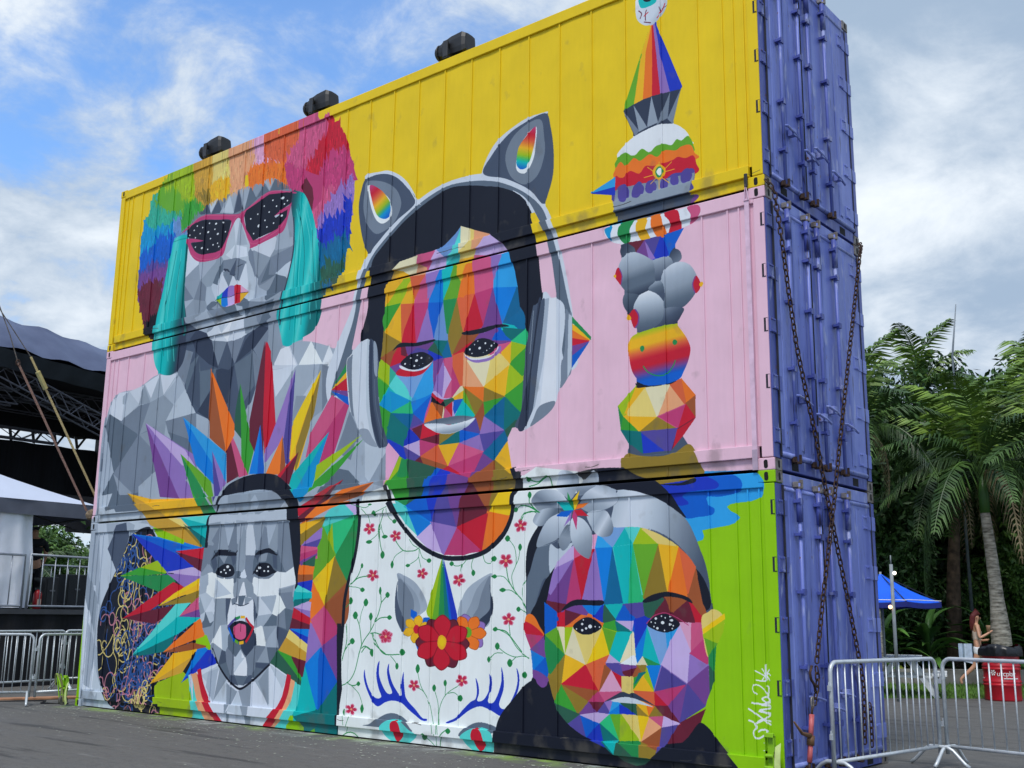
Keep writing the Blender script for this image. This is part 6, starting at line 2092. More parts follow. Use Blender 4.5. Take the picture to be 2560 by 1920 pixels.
# stage clutter
M_RED=mat('red_enamel',(170,24,30),.35,0,.1)
fe=empty('fire_extinguisher',(-17.35,1.9,1.5),'red fire extinguisher standing on the stage edge','fire extinguisher')
MB().lathe([(.07,0),(.085,.02),(.085,.30),(.06,.36),(.025,.39)],n=14).build('cylinder',M_RED,fe,smooth=True); MB().box(-.02,.02,-.06,.04,.38,.43).build('valve',M_BLACK,fe); MB().tube([(0,.04,.4),(0,.11,.3),(0,.1,.1)],.012,5).build('hose',M_BLACK,fe); MB().box(.085,.088,-.04,.04,.08,.2).build('label',mat('paper_label',(220,190,170),.7),fe)
for k,(y,x,wd,hh,lb_) in enumerate(((2.28,-17.75,.30,.66,'black speaker case beside the fire extinguisher'),(1.95,-18.3,.35,.62,'black case behind the fire extinguisher'),(3.15,-18.3,.5,.75,'large black case furthest right on the stage'))):
    q=empty('equipment_case',(x,y,1.5),lb_,'case','black equipment cases on the stage')
    MB().box(-.25,.25,-wd/2,wd/2,0,hh).build('case_body',M_BLACK,q,bevel=.02)
    MB().box(.252,.262,-wd/2+.04,wd/2-.04,.06,hh-.06).build('grille',mat('speaker_grille',(34,36,40),.6,0,.3,60),q); MB().box(.26,.28,-.06,.06,hh*.55,hh*.6).build('handle',M_ALU,q)
tag(MB().box(-19.2,-18.9,1.9,2.5,1.5,2.35).build('blue_crate',mat('blue_grey_plastic',(110,132,176),.6),bevel=.02),'pale blue crate behind the stage cases','crate')
# far white tent beyond stage
ft=empty('far_tent',(-44,11,0),'small white tent roof seen through the stage railing','tent')
MB().lathe([(2.6,2.2),(2.4,2.6),(.05,3.6)],n=4,cap=False).lathe([(2.6,1.9),(2.6,2.2)],n=4,cap=False).build('tent_roof',mat('white_tent',(214,216,222),.7),ft)
for a in range(4): MB().tube([(2.5*math.cos(a*PI/2),2.5*math.sin(a*PI/2),0),(2.5*math.cos(a*PI/2),2.5*math.sin(a*PI/2),2.1)],.04,6).build('tent_leg',M_ALU,ft)
# guy straps
gs=empty('guy_strap',(-12.35,.24,3.1),'yellow ratchet guy strap running from the pink container up to the roof','strap')
def GB(mb,n,m,off): mb.v=[(v[0]-off[0],v[1]-off[1],v[2]-off[2]) for v in mb.v]; return mb
o_=(-12.35,.24,3.1)
pA=Vector((-12.5,.24,3.3)); pB=Vector((-12.6,-1.12,5.56)); pC=Vector((-12.6,-1.72,6.25)); pD=Vector((-12.6,-4.2,10.8))
def strip(a,b,wd,th):
    d=(b-a).normalized(); return MB().obox((a+b)/2,(1,0,0),d,d.cross(Vector((1,0,0))),th,(b-a).length/2,wd)
GB(strip(pA,pB,.019,.004),'',0,o_).build('webbing',mat('yellow_webbing',(206,194,140),.7,0,.2,30,stretch=(1,1,8),col2=(130,100,60)),gs)
GB(MB().obox(pA+(pB-pA)*.84,(1,0,0),(pB-pA),(0,1,1),.04,.16,.03),'',0,o_).build('ratchet',mat('brassy_ratchet',(190,180,120),.5,.4),gs,bevel=.01)
GB(MB().tube([pB,pC],.008,5),'',0,o_).build('guy_wire',M_STEEL,gs)
GB(MB().tube([pC,pD],.009,5),'',0,o_).build('guy_wire',M_STEEL,gs)
g2=empty('guy_strap',(-12.35,.14,3.1),'brown rusty guy strap below the yellow one, ending at the tent edge','strap')
pA=Vector((-12.5,.16,3.12)); pB=Vector((-12.6,-1.22,5.42)); 
GB(strip(pA,pB,.019,.004),'',0,o_).build('webbing',mat('brown_webbing',(160,130,116),.8,0,.25,30,stretch=(1,1,8),col2=(90,60,50)),g2)
GB(MB().tube([pB+Vector((0,.03*math.cos(t),.05*math.sin(t))) for t in [j*.6 for j in range(10)]],.012,5,closed=True),'',0,o_).build('shackle',M_RUST,g2)
GB(MB().tube([pB,Vector((-12.6,-1.4,5.85)),Vector((-12.6,-4.3,11.6))],.009,5),'',0,o_).build('guy_wire',M_STEEL,g2)
GB(MB().lathe([(.02,-.1),(.1,-.06),(.12,0),(.1,.06),(.02,.1)],c=(-12.4,.22,3.05),n=10),'',0,o_).build('strap_knot',mat('dirty_rope',(120,104,84),.9,0,.3,20,.6,30),g2)
# ---------------- right side: kerb, grass, furniture ----------------
def line_pt(a,b,t): return (a[0]+(b[0]-a[0])*t,a[1]+(b[1]-a[1])*t)
gA=(-9.0,6.8); gB=(8.0,24.0)      # front edge of the grass
def nrm(a,b): d=Vector((b[0]-a[0],b[1]-a[1],0)).normalized(); return Vector((-d.y,d.x,0)),d
GN,GD=nrm(gA,gB)
a0=Vector((-4.58,11.28,0)); b0=Vector((-1.71,14.26,0))
GD=(b0-a0).normalized(); GN=Vector((-GD.y,GD.x,0))
def gp(s,t,z=0): p=a0+GD*s+GN*t; return (p.x,p.y,z)
M_GR=mat('grass_base',(64,92,36),.95,0,.3,6,.5,40)
tag(MB().poly([gp(-14,0,.004),gp(22,0,.004),gp(22,4.3,.004),gp(-14,4.3,.004)]).build('grass_strip',M_GR),kind='structure')
M_SOIL=mat('dark_soil',(38,32,24),.95,0,.3,3)
tag(MB().poly([gp(-40,4.5,.006),gp(50,4.5,.006),gp(50,60,.006),gp(-40,60,.006)]).build('planting_bed',M_SOIL),kind='structure')
gm=MB(); r2=random.Random(9)
for k in range(16000):
    s=r2.uniform(-3,9); t=r2.uniform(-.05,4.3); p=Vector(gp(s,t)); a=r2.uniform(0,6.28); h=r2.uniform(.04,.10); dx,dy=math.cos(a)*.012,math.sin(a)*.012
    gm.poly([p+Vector((-dx,-dy,0)),p+Vector((dx,dy,0)),p+Vector((r2.uniform(-.03,.03),r2.uniform(-.03,.03),h))])
tag(gm.build('grass',mat('grass_blades',(84,120,40),.8,0,.25,9)),'green grass strip before the low grey kerb wall','grass',kind='stuff')
kb=empty('kerb_wall',gp(-14,4.3),'low grey concrete kerb wall behind the grass strip','kerb')
kb['kind']='structure'; 
kk=MB().box(0,2.98,0,.3,0,.36).mesh('kerb_block',M_CONC)
for j in range(12): link('kerb_block',kk,kb,tuple(GD*3*j),(0,0,math.atan2(GD.y,GD.x)))
# red barrel
M_RB=mat('red_barrel_paint',(178,22,40),.38,0,.12,5); M_WH=mat('white_print',(225,222,222),.5,0,.03); M_BAG=mat('black_bin_bag',(18,19,24),.35,0,.2,8,.5,12)
br=empty('barrel',(-1.87,13.45,0),'red oil drum bin with a black bag standing on the asphalt edge','barrel')
prof=[(.33,0),(.34,.03)]
z=.03
for zr in (.30,.36,.60,.66): prof+=[(.335,zr-.03),(.352,zr-.01),(.352,zr+.01),(.335,zr+.03)]
prof+=[(.335,.90),(.345,.92),(.345,.96)]
MB().lathe(prof,n=36).build('drum',M_RB,br,smooth=True)
def bag(u,v):
    a=2*PI*u; r=.392+.022*math.sin(a*7)+.02*math.sin(a*13+2); r=r*(1-.12*(v-.3)**2) if v<.7 else r*(1-.5*(v-.7)); return (r*math.cos(a),r*math.sin(a),.84+.20*v+.03*math.sin(a*3)*v)
MB().grid(bag,48,8).build('bin_bag',M_BAG,br,smooth=True)
cv=bpy.data.curves.new('print','FONT'); cv.body='urcplay'; cv.size=.135; cv.space_character=.92; to=bpy.data.objects.new('t_',cv); C.objects.link(to)
dg=bpy.context.evaluated_depsgraph_get(); me0=bpy.data.meshes.new_from_object(to.evaluated_get(dg)); bpy.data.objects.remove(to)
camdir=math.atan2(CP[1]-13.45,CP[0]+1.87)
for k,(off,nm) in enumerate(((-.42,'brand_print'),(-2.45,'brand_print'))):
    me=me0.copy(); me.name='brand_print'
    bmx=bmesh.new(); bmx.from_mesh(me); bmesh.ops.subdivide_edges(bmx,edges=bmx.edges,cuts=1); bmesh.ops.triangulate(bmx,faces=bmx.faces)
    for v in bmx.verts:
        a=camdir+off+v.co.x/.345+.16; v.co=Vector((.3425*math.cos(a),.3425*math.sin(a),.47+v.co.y))
    bmx.to_mesh(me); bmx.free(); me.materials.clear(); me.materials.append(M_WH)
    o=bpy.data.objects.new(nm,me); C.objects.link(o); o.parent=br
    ml=MB()
    for j in range(6):
        aa=j*PI/3; c0=camdir+off-.03
        P=[(c0+(.012*math.cos(aa+1.57))/.34+.03*math.cos(aa)/.34*0,.53+.012*math.sin(aa+1.57)),(c0+(.05*math.cos(aa-.25))/.34,.53+.058*math.sin(aa-.25)),(c0+(.05*math.cos(aa+.35))/.34,.53+.058*math.sin(aa+.35))]
        ml.poly([(.3432*math.cos(x),.3432*math.sin(x),y) for x,y in P])
    ml.build('logo_print',M_WH,br)
    us=MB(); c1=camdir+off+.62
    us.grid(lambda u,v:(.3432*math.cos(c1+.85*u-.1),.3432*math.sin(c1+.85*u-.1),.415+.018*v),12,1); us.build('underline_print',M_WH,br)
# picnic table
M_WP=mat('white_painted_wood',(214,218,220),.6,0,.06,6,.2,20,stretch=(1,6,1))
pt=empty('picnic_table',(-3.75,13.35,0),'white picnic table with benches on the grass beside the containers','picnic table',None,math.radians(108))
pm_=MB().box(-.95,.95,-.065,.065,-.018,.018).mesh('table_plank',M_WP)
for k in range(5): link('table_plank',pm_,pt,(0,-.29+.145*k,.76))
for s in (-1,1):
    for k in range(2): link('bench_plank',pm_,pt,(0,s*(.62+.14*k),.45))
for x in (-.62,.62):
    fr=empty
    MB().obox((x,-.37,.37),(1,0,0),(0,.52,.75),(0,.75,-.52),.02,.46,.05).obox((x,.37,.37),(1,0,0),(0,-.52,.75),(0,.75,.52),.02,.46,.05).box(x-.02,x+.02,-.8,.8,.38,.43).box(x-.02,x+.02,-.34,.34,.69,.74).build('end_frame',M_WP,pt)
# second white table further left behind
p2=copy_tree(pt); p2.location=(-5.3,12.6,0); p2.rotation_euler=(0,0,.2); p2['label']='white picnic table mostly hidden behind the blue container edge'; p2['group']='white picnic tables'; pt['group']='white picnic tables'
# umbrella
M_UB=mat('bright_blue_canvas',(0,92,224),.7,0,.05,4); M_POLE=mat('grey_post',(128,136,142),.6)
um=empty('parasol',(-3.78,12.45,0),'bright blue parasol canopy beside the container edge','parasol')
MB().tube([(0,0,0),(0,0,2.45)],.025,8).build('pole',M_POLE,um,smooth=True)
n=6; ang0=.25
for k in range(n):
    a1=ang0+2*PI*k/n; a2=ang0+2*PI*(k+1)/n
    A1=Vector((1.12*math.cos(a1),1.12*math.sin(a1),1.85)); A2=Vector((1.12*math.cos(a2),1.12*math.sin(a2),1.85)); T_=Vector((0,0,2.42))
    MB().grid(lambda u,v:(A1+(A2-A1)*u)*(1-v)+T_*v+Vector((0,0,(-.06*math.sin(PI*v))-.03*math.sin(PI*u)*(1-v))),6,6).build('canopy_panel',M_UB,um,smooth=True)
    MB().tube([A1,T_-Vector((0,0,.02))],.01,5).build('rib',M_BLACK,um)
    MB().grid(lambda u,v:(A1+(A2-A1)*u)*1.001+Vector((0,0,-.10*v-.03*math.sin(PI*u))),6,1).build('valance',mat('navy_valance',(14,32,120),.8),um)
    if k in(3,4,5): MB().tube([A1*1.002+Vector((0,0,.03)),A2*1.002*.995+Vector((0,0,.03))],.008,4).build('white_piping',M_WH,um)
u2=copy_tree(um); u2.location=(1.65,19.5,.15); u2['label']='blue parasol edge peeking in at the right border'; um['group']=u2['group']='bright blue parasols'
lp_=empty('lamp_post',(-3.2,11.5,0),'grey post with small round bulbs beside the blue parasol','post')
MB().tube([(0,0,0),(0,0,2.55)],.035,8).tube([(0,0,2.55),(0,0,2.72)],.012,6).build('post',M_POLE,lp_,smooth=True)
M_BULB=mat('bulb_glass',(240,236,224),.3,emit=(255,240,220,1.2)); M_BULW=mat('warm_bulb',(255,200,150),.3,emit=(255,190,130,2.5))
MB().lathe([(.005,-.035),(.03,-.02),(.038,0),(.03,.025),(.005,.038)],c=(.06,0,2.38),n=12).build('bulb',M_BULB,lp_,smooth=True)
MB().lathe([(.005,-.035),(.03,-.02),(.038,0),(.03,.025),(.005,.038)],c=(-.04,-.05,1.74),n=12).build('bulb',M_BULW,lp_,smooth=True)
hb=empty('small_kiosk',(-5.6,13.6,0),'small grey kiosk roof peeking out from behind the container edge','kiosk')
MB().box(-.8,.6,-.8,.8,2.2,2.35).build('roof',M_CONC,hb,bevel=.02); MB().box(-.65,.5,-.65,.65,0,2.2).build('wall',mat('kiosk_wall',(150,148,140),.8),hb); MB().box(.45,.52,-.4,.3,1.2,1.8).build('window',M_BLACK,hb)
# ---------------- vegetation ----------------
def leafmat(n,c,c2,rough=.5):
    m=mat(n,c,rough,0,.3,1.7,col2=c2,spec=.4,det=2); return m
M_L1=leafmat('dark_foliage',(60,92,42),(28,52,26)); M_L2=leafmat('mid_foliage',(84,116,48),(42,72,32)); M_PF=leafmat('palm_frond',(66,92,40),(28,52,28),.45); M_PY=leafmat('bright_palm_frond',(100,126,40),(54,84,32),.45); M_DEAD=leafmat('dry_frond',(150,136,104),(100,84,60),.8)  # M_PY is a brighter, yellower green for upright and young fronds
M_TR=mat('palm_trunk',(172,166,154),.9,0,.25,5,.6,20,stretch=(1,1,4),col2=(96,90,80)); M_TR2=mat('brown_trunk',(92,76,62),.95,0,.3,6,.8,14,col2=(52,42,34)); M_GS=mat('crownshaft',(64,104,44),.4,0,.1,3)
def crown_mesh(name,rx,ry,rz,n,ls,seed,m,hang=0):
    r=random.Random(seed); mb=MB(); cl=[]
    for k in range(46):
        while True:
            p=Vector((r.uniform(-1,1),r.uniform(-1,1),r.uniform(-1,1)))
            if .35<p.length<1: break
        cl.append((Vector((p.x*rx,p.y*ry,p.z*rz)),r.uniform(.22,.42)*min(rx,rz)))
    for k in range(n):
        c,s=cl[r.randrange(len(cl))]; d=Vector((r.gauss(0,1),r.gauss(0,1),r.gauss(0,1))); d.normalize(); p=c+d*s*r.uniform(.5,1.05)
        # spray of leaves
        ax=Vector((r.gauss(0,1),r.gauss(0,1),r.gauss(0,.6)-hang)).normalized(); side=ax.cross(Vector((r.gauss(0,1),r.gauss(0,1),r.gauss(0,1)))).normalized()
        l=ls*r.uniform(.7,1.3); wd=l*r.uniform(.13,.2)
        mb.poly([p,p+ax*l*.5+side*wd,p+ax*l,p+ax*l*.5-side*wd])
    return mb.mesh(name,m)
crowns=[crown_mesh('crown',3.2,3.2,4.0,34000,.27,s,mm,.9) for s,mm in ((1,M_L1),(2,M_L1),(3,M_L2))]
def trunkmesh(h,r0_,r1_,seed,m=M_TR2):
    r=random.Random(seed); P=[(r.uniform(-.1,.1)*k,r.uniform(-.1,.1)*k,h*k/5) for k in range(6)]
    mb=MB().tube(P,[r0_+(r1_-r0_)*k/5 for k in range(6)],9)
    for k in range(5):
        a=r.uniform(0,6.28); z=h*r.uniform(.5,.9); mb.tube([(0,0,z),(math.cos(a)*.9,math.sin(a)*.9,z+.8),(math.cos(a)*1.8,math.sin(a)*1.8,z+1.9)],[r1_*.7,r1_*.4,.03],6)
    return mb.mesh('trunk',m,True)
TK=[trunkmesh(5,.26,.14,s) for s in (1,2)]
def tree(x,y,zc,k,label,s=1,rz=0,sz=1):
    e=empty('tree',(x,y,0),label,'tree','dense trees behind the container yard',rz)
    o=link('trunk',TK[k%2],e,(0,0,0),(0,0,0),(1,1,max(.4,zc/5))); link('crown',crowns[k%3],e,(0,0,zc),(0,0,rz*2),(s,s,s*sz)); return e
T=[(-8.4,20.9,5.0,0,'dense dark tree directly behind the blue container edge',1.05,.4,1.05),(-4.8,24.0,5.4,2,'round leafy tree between the tall palms',1.0,2.0,.95),(-1.8,24.6,5.0,1,'dark tree filling the gap right of the middle',.95,.3,.95),(2.4,27.5,5.2,0,'dark leafy tree beside the right palm crown',1.1,.9,.95),(-6.4,24.4,5.0,1,'tall dark tree behind the upright palm frond',1.05,1.9,.95),(-3.0,26.2,5.0,0,'broad dark tree in the middle of the right hand tree line',1.1,3.2,.95),(.6,28.2,5.2,2,'leafy green tree behind the right palm crown',1.1,4.0,.9),(4.5,30.0,5.0,1,'dark tree at the far right of the tree line',1.1,5.0,.95),(-10.5,24.5,4.6,1,'dark tree hidden mostly behind the container stack',1.0,2.6,.95),
   (-7.0,20.9,2.4,0,'low drooping dark tree under the left palm',.62,1.0,1.0),(-.6,24.0,2.4,1,'low dark shrub tree between the two palms',.62,.7,1.0),(2.2,24.8,2.6,0,'low dark shrub tree at the right border',.7,2.2,1.0),(-3.9,23.0,2.2,2,'low dark shrub tree behind the leaning palm',.6,4.2,1.0),(8.5,32,5.4,0,'dark tree beyond the right border',1.15,1.0,.95)]
for t in T: tree(*t)
# dark undergrowth mass behind
r3=random.Random(21); hm=MB()
for k in range(22000):
    s=r3.uniform(-16,24); t=r3.uniform(7.5,10.5)+1.2*noise.noise(Vector((s*.4,0,0))); z=r3.uniform(0,3.6+1.0*noise.noise(Vector((s*.3,5,0)))); p=Vector(gp(s,t+.8*noise.noise(Vector((s,z,0))),z))
    ax=Vector((r3.gauss(0,1),r3.gauss(0,1),r3.gauss(0,.8))).normalized(); sd_=ax.cross(Vector((r3.gauss(0,1),r3.gauss(0,1),r3.gauss(0,1)))).normalized(); l=.34*r3.uniform(.6,1.5)
    hm.poly([p,p+ax*l*.5+sd_*l*.2,p+ax*l,p+ax*l*.5-sd_*l*.2])
tag(hm.build('undergrowth',M_L1),'dark leafy undergrowth filling the gaps under the trees','undergrowth',kind='stuff')
# palms
def frond_mesh(L_,droop,seed,m,wid=.62,n=44,lf=.045,up=.5,hangf=.25):
    r=random.Random(seed); mb=MB(); P=[]
    for k in range(13):
        t=k/12; P.append(Vector((L_*(t*.92-.18*t*t*droop),0,L_*(up*t-(.55+.5*droop)*t*t))))
    mb.tube(P,[.03*(1-.8*k/12)+.004 for k in range(13)],5)
    def at_(t): i=min(11,int(t*12)); f=t*12-i; return P[i]*(1-f)+P[i+1]*f,(P[i+1]-P[i]).normalized()
    for k in range(n):
        t=.14+.86*k/n
        p,d=at_(t); ll=wid*L_*.33*(math.sin(PI*min(1,t*.88+.10))**.6)*r.uniform(.85,1.1)
        for s in (-1,1):
            ax=(Vector((0,s,0))*1.0+d*r.uniform(.35,.6)+Vector((0,0,r.uniform(-.1,.35)-hangf))).normalized(); w_=d*lf*.5*r.uniform(.8,1.2)*L_/2.4
            q=p+ax*ll*.55+Vector((0,0,.02)); e_=p+ax*ll+Vector((0,0,-ll*.30-hangf*ll*.5)); 
            mb.poly([p-w_*.6,q-w_,q+w_,p+w_*.6]); mb.poly([q-w_,e_,q+w_])
    return mb.mesh('frond',m)
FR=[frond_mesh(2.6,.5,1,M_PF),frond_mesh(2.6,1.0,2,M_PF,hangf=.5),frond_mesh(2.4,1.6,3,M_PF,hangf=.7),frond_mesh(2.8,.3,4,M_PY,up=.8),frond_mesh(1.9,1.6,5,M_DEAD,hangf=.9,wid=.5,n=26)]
def palm(x,y,h,label,r0_=.22,nf=17,cs_=.9,sc2=1,seed=1,bulge=True,lean=(0,0),mats=None,young=False,dead=2,tm=M_TR):
    r=random.Random(seed); e=empty('palm_tree',(x,y,0),label,'palm tree','feathery palms behind the yard')
    prof=[]; 
    P=[(lean[0]*k/10*k/10,lean[1]*k/10*k/10,h*k/10) for k in range(11)]
    R_=[r0_*(1+(.28*math.sin(PI*min(1,k/5.0)) if bulge else 0))*(1-.045*k) for k in range(11)]
    tr=MB().tube(P,R_,14).build('trunk',tm,e,smooth=True)
    for k in range(1,24):
        zz_=h*k/24; f=k/2.4; i=min(9,int(f)); rr=R_[i]+(R_[i+1]-R_[i])*(f-i)
        MB().tube([(lean[0]*(f/10)**2+(rr+.002)*math.cos(a),lean[1]*(f/10)**2+(rr+.002)*math.sin(a),zz_) for a in [2*PI*j/14 for j in range(14)]],.006,4,closed=True).build('trunk_ring',tm,tr)
    MB().tube([(lean[0],lean[1],h),(lean[0],lean[1],h+.4),(lean[0],lean[1],h+cs_)],[R_[-1]*1.05,R_[-1]*1.15,R_[-1]*.6],12).build('crownshaft',M_GS,e,smooth=True)
    top=(lean[0],lean[1],h+cs_*.95)
    for k in range(nf):
        a=k*2.399+r.uniform(-.2,.2); tier=k/nf
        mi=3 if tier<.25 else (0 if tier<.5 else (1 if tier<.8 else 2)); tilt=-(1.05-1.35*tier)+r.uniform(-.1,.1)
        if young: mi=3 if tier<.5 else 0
        if k>=nf-dead: mi=4
        link('frond',FR[mi],e,top,(0,tilt,a),(sc2*r.uniform(.9,1.08),)*3)
    return e
palm(-2.99,17.65,4.0,'grey ringed palm trunk rising behind the red barrel',.20,20,.95,1.18,3,True,(-.1,-.2))
palm(-5.01,20.6,4.6,'brown trunked palm with drooping crown left of the grey palm',.23,20,.6,1.15,7,False,(.35,-.2),dead=2,tm=M_TR2)
palm(-5.5,16.4,5.3,'palm with hanging fronds right behind the container edge',.2,17,.7,1.05,11,False,(-.1,0),dead=2)
palm(-6.4,23.5,7.4,'tall palm whose upright frond rises above the trees',.2,9,.8,1.0,13,False,(0,0),dead=0,young=True)
palm(-2.7,22.6,6.0,'tall palm with arching fronds at the upper right of the tree line',.2,13,.8,1.35,17,False,(0,0),dead=0)
palm(-1.55,17.7,4.3,'bright green young palm near the right border',.2,14,.7,1.15,19,True,(.1,.1),young=True)
tag(MB().tube([(-4.5,20.6,0),(-4.5,20.5,8.6),(-4.28,20.4,10.0)],[.05,.03,.012],6).build('mast',mat('mast_grey',(120,128,136),.5,.4),smooth=True),'thin leaning mast sticking up above the trees','mast')
# broad leaved plants: every big leaf a part
def leaf_mesh(L_,wd,m):
    mb=MB(); 
    def fn(u,v):
        t=v; x=L_*t; z=L_*(.55*t-.75*t*t); y=(u-.5)*2*wd*math.sin(PI*min(1,t*.92+.06))**.8; return (x,y,z+abs(u-.5)*.10*L_*math.sin(PI*t))
    mb.grid(fn,4,9); return mb.mesh('leaf',m,True)
M_BL=leafmat('broad_leaf',(92,134,62),(54,88,44),.35); M_BL2=leafmat('yellowing_leaf',(160,166,70),(100,120,48),.4); M_BL3=leafmat('dark_broad_leaf',(66,104,54),(38,66,38),.35)
LM=[leaf_mesh(.95,.11,M_BL),leaf_mesh(.8,.15,M_BL3),leaf_mesh(.7,.12,M_BL2),leaf_mesh(1.1,.08,M_BL)]
def bush(x,y,h,n,label,seed,s=1,kinds=(0,1,3)):
    r=random.Random(seed); e=empty('broad_leaf_plant',(x,y,0),label,'plant','broad leaved plants behind the kerb')
    MB().tube([(0,0,0),(.03,0,h*.5),(0,.02,h)],[.03,.025,.015],6).build('stem',M_TR2,e)
    for k in range(n):
        a=k*2.4+r.uniform(-.3,.3); t=r.uniform(.1,1); link('leaf',LM[2 if r.random()<.1 else kinds[r.randrange(len(kinds))]],e,(0,0,h*t),(0,-(1.25*(t-.35))+r.uniform(-.25,.25),a),(s*r.uniform(.75,1.15),)*3)
BP=[(2.6,5.2,1.3,26,'tall broad leaved plant with spiky top in the middle of the bed',1.15),(1.2,5.6,.9,22,'broad leaved plant below the parasol edge',.9),(-.3,5.4,.9,22,'bushy plant beside the grey lamp post',.9),(3.9,5.5,1.0,22,'broad leaved plant behind the walking person',.85),(5.2,5.8,.9,22,'dark leafy plant between the person and palm trunk',.8),(6.8,5.9,1.0,22,'leafy plant right of the grey palm trunk',.9),(8.3,6.0,1.0,22,'leafy plant at the right border',.9),(3.1,6.8,1.5,24,'tall rear plant rising behind the parasol tip',1.0),(1.9,7.0,1.2,22,'rear plant in the dark gap under the trees',1.0),(4.6,7.2,1.3,22,'rear plant left of the grey palm',1.0),(-1.9,5.6,1.0,22,'plant hidden partly by the container edge',1.0),(9.8,6.4,1.2,22,'plant beyond the right border of the yard',1.0)]
for i,(s,t,h,n_,lb_,s_) in enumerate(BP):
    p=gp(s,t); bush(p[0],p[1],h*1.15,n_+6,lb_,i+40,s_*1.35)
# far trees beyond the stage on the left
for i,(x,y,zc,k,s,lb_) in enumerate(((-60,22.0,2.9,2,1.45,'green tree beyond the stage seen under the tent'),(-63,28.5,2.2,2,1.4,'green tree beyond the stage left of the container edge'),(-66,27,1.2,1,1.5,'distant tree hidden by the container stack'),(-64,15,2.2,2,1.5,'distant tree behind the white cloth'),(-60,0,4.2,1,1.5,'distant tree behind the stage left end'))):
    tree(x,y,zc,k,lb_,s,i*1.3,.75)
pf=palm(-40,13.0,2.4,'palm fronds hanging behind the stage under the tent',.18,12,.5,1.2,31,False)
# ---------------- people ----------------
def skin(name,joints,edges,mt,parent,sub=2,root=0):
    me=bpy.data.meshes.new(name); me.from_pydata([j[:3] for j in joints],edges,[]); o=bpy.data.objects.new(name,me); C.objects.link(o); o.parent=parent
    o.modifiers.new('skin','SKIN'); sk=me.skin_vertices[0].data
    for i,j in enumerate(joints): sk[i].radius=(j[3],j[4] if len(j)>4 else j[3]); sk[i].use_root=(i==root)
    s=o.modifiers.new('sub','SUBSURF'); s.levels=sub; s.render_levels=sub; me.materials.append(mt)
    return o
M_SKIN=mat('skin',(190,140,112),.5,0,.04); M_HAIR=mat('auburn_hair',(96,34,34),.5,0,.2,20); M_TOP2=mat('beige_top',(206,186,170),.8,0,.08); M_SHORT=mat('white_shorts',(222,222,226),.8)
def person(loc,rz,label):
    e=empty('person',loc,label,'person',None,rz)   # faces +x
    J=[(0,0,.92,.105,.125),(0,0,1.08,.085,.11),(0.01,0,1.24,.10,.13),(0,0,1.37,.08,.12),(0,0,1.43,.045,.045),(.01,0,1.50,.045,.045),(.015,0,1.58,.078,.07),(.01,0,1.66,.055,.055),
       (0,.09,.88,.085),(.18,.09,.50,.055),(.12,.09,.10,.035),(.24,.09,.03,.03,.035),
       (0,-.09,.88,.085),(-.10,-.09,.50,.055),(-.42,-.09,.20,.036),(-.40,-.09,.09,.03,.035),
       (0,.17,1.37,.045),(-.06,.21,1.12,.036),(.14,.14,1.06,.028),(.22,.08,1.08,.026),
       (0,-.17,1.37,.045),(.02,-.26,1.12,.036),(.20,-.22,1.22,.028),(.27,-.19,1.28,.026)]
    E=[(0,1),(1,2),(2,3),(3,4),(4,5),(5,6),(6,7),(0,8),(8,9),(9,10),(10,11),(0,12),(12,13),(13,14),(14,15),(3,16),(16,17),(17,18),(18,19),(3,20),(20,21),(21,22),(22,23)]
    n=len(J)
    for base,hp in ((19,Vector((.22,.08,1.08))),(23,Vector((.27,-.19,1.28)))):
        for k,(dy,dz,l) in enumerate(((-.018,.02,.06),(-.006,.024,.075),(.008,.022,.072),(.02,.012,.06),(.0,-.03,.045))):
            J.append((hp.x+l*.7,hp.y+dy,hp.z+dz*.8,.008)); E.append((base,len(J)-1))
    b=skin('body',J,E,M_SKIN,e)
    MB().lathe([(.012,-.012),(.018,0),(.006,.02)],c=(.095,0,1.565),n=8).build('nose',M_SKIN,b,smooth=True)
    for s in (-1,1):
        MB().lathe([(.003,-.008),(.010,0),(.003,.008)],c=(.083,.028*s,1.60),n=8).build('eye',M_BLACK,b); MB().lathe([(.004,-.03),(.016,0),(.004,.03)],c=(.01,.072*s,1.585),n=8).build('ear',M_SKIN,b)
    MB().box(.082,.09,-.022,.022,1.527,1.537).build('mouth',mat('lips',(150,60,60),.5),b)
    skin('hair',[(-.01,0,1.67,.075,.078),(-.05,0,1.60,.07,.078),(-.07,0,1.50,.06,.075),(-.075,.01,1.38,.05,.07),(-.07,.02,1.28,.03,.05),(.03,.0,1.70,.05,.05)],[(5,0),(0,1),(1,2),(2,3),(3,4)],M_HAIR,e)
    skin('top',[(0,0,1.02,.098,.128),(0,0,1.12,.095,.125),(.01,0,1.24,.112,.142),(.005,0,1.31,.10,.13)],[(0,1),(1,2),(2,3)],M_TOP2,e)
    skin('shorts',[(0,0,.98,.112,.14),(0,0,.90,.118,.145),(.03,.09,.80,.098),(.07,.09,.72,.088),(-.01,-.09,.80,.098),(-.03,-.09,.72,.088)],[(0,1),(1,2),(2,3),(1,4),(4,5)],M_SHORT,e)
    MB().tube([(0,.12,1.42),(.08,.10,1.3),(.1,.02,1.12)],.012,5).build('bag_strap',M_BLACK,e)
    return e
person((-3.35,17.0,0),math.radians(25),'woman with long auburn hair in beige top and white shorts walking beside the barrel')
tag(MB().grid(lambda u,v:(-.30+.3*u,.06+.06*math.sin(u*9),.94-.34*v-.12*u*v),10,8).build('towel',mat('pale_towel',(190,206,226),.9),None),'pale blue towel hanging from the walking person\'s arm','towel')
bpy.data.objects['towel'].location=(-3.45,16.85,.05)
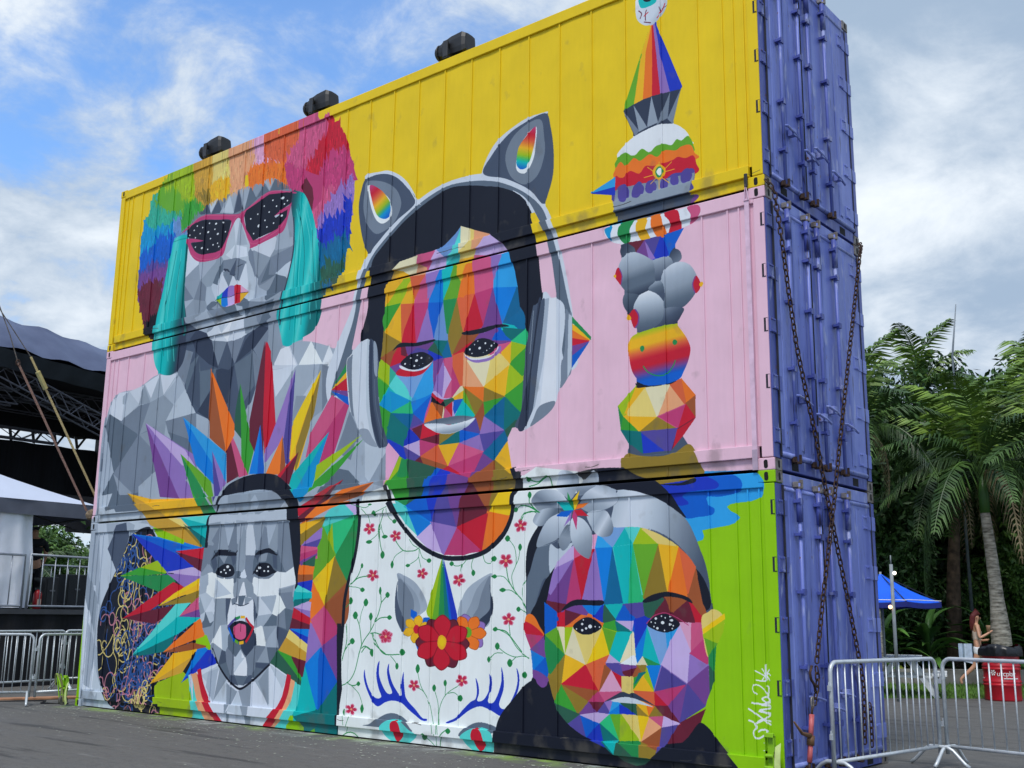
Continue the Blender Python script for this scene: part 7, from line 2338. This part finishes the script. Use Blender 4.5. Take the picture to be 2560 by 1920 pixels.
tag(MB().lathe([(.035,0),(.05,.12),(.052,.13),(.04,.135)],n=12).build('cup',mat('iced_coffee_cup',(190,150,120),.3),None,smooth=True),'small drink cup in the walking person\'s raised hand','cup')
bpy.data.objects['cup'].location=(-3.06,16.92,1.27)
e2=empty('person',(-18.3,2.22,1.5),'person in black shirt and dark cap on the stage, seen from behind','person',None,2.9)
M_DS=mat('black_shirt',(18,20,28),.9)
b2=skin('body',[(0,0,.9,.12,.15),(0,0,1.1,.12,.15),(0,0,1.3,.14,.19),(0,0,1.42,.10,.16),(0,0,1.5,.055),(0.01,0,1.6,.085,.08),(.01,0,1.68,.06),(0,.1,.85,.09),(0,.11,.45,.06),(0,.11,.08,.04),(.12,.11,.03,.04),(0,-.1,.85,.09),(0,-.11,.45,.06),(0,-.11,.08,.04),(.12,-.11,.03,.04),(0,.22,1.38,.06),(.02,.26,1.12,.045),(.12,.22,.92,.035),(0,-.22,1.38,.06),(.02,-.26,1.12,.045),(.12,-.22,.92,.035)],[(0,1),(1,2),(2,3),(3,4),(4,5),(5,6),(0,7),(7,8),(8,9),(9,10),(0,11),(11,12),(12,13),(13,14),(3,15),(15,16),(16,17),(3,18),(18,19),(19,20)],M_SKIN,e2)
skin('shirt',[(0,0,.95,.14,.17),(0,0,1.15,.14,.18),(0,0,1.33,.155,.215),(0,0,1.42,.10,.17),(0,.23,1.38,.075),(.02,.27,1.18,.06),(0,-.23,1.38,.075),(.02,-.27,1.18,.06)],[(0,1),(1,2),(2,3),(3,4),(4,5),(3,6),(6,7)],M_DS,e2)
skin('trousers',[(0,0,.95,.13,.16),(0,.1,.83,.10),(0,.11,.45,.075),(0,.11,.1,.06),(0,-.1,.83,.10),(0,-.11,.45,.075),(0,-.11,.1,.06)],[(0,1),(1,2),(2,3),(0,4),(4,5),(5,6)],M_DS,e2)
skin('cap',[(0,0,1.65,.092,.09),(.01,0,1.71,.07,.07),(.12,0,1.66,.02,.06)],[(0,1),(0,2)],mat('dark_cap',(60,66,84),.8),e2)
# paint chips and litter on the asphalt
cm=MB(); r4=random.Random(4)
for k in range(900):
    x=r4.uniform(-12.5,.5) if r4.random()<.7 else r4.uniform(-12.5,3); y=-abs(r4.gauss(0,.9))-.05; s=r4.uniform(.006,.022)*(1.6 if r4.random()<.06 else 1); a=r4.uniform(0,6.3); z=.004+r4.random()*.004
    cm.poly([(x+s*math.cos(a+t)*r4.uniform(.5,1),y+s*math.sin(a+t)*r4.uniform(.5,1),z) for t in (0,1.3,2.7,4.2,5.4)])
tag(cm.build('paint_chips',mat('paint_chip',(190,196,180),.8,0,.15,4)),'scattered pale paint chips on the asphalt before the mural','paint chips',kind='stuff')
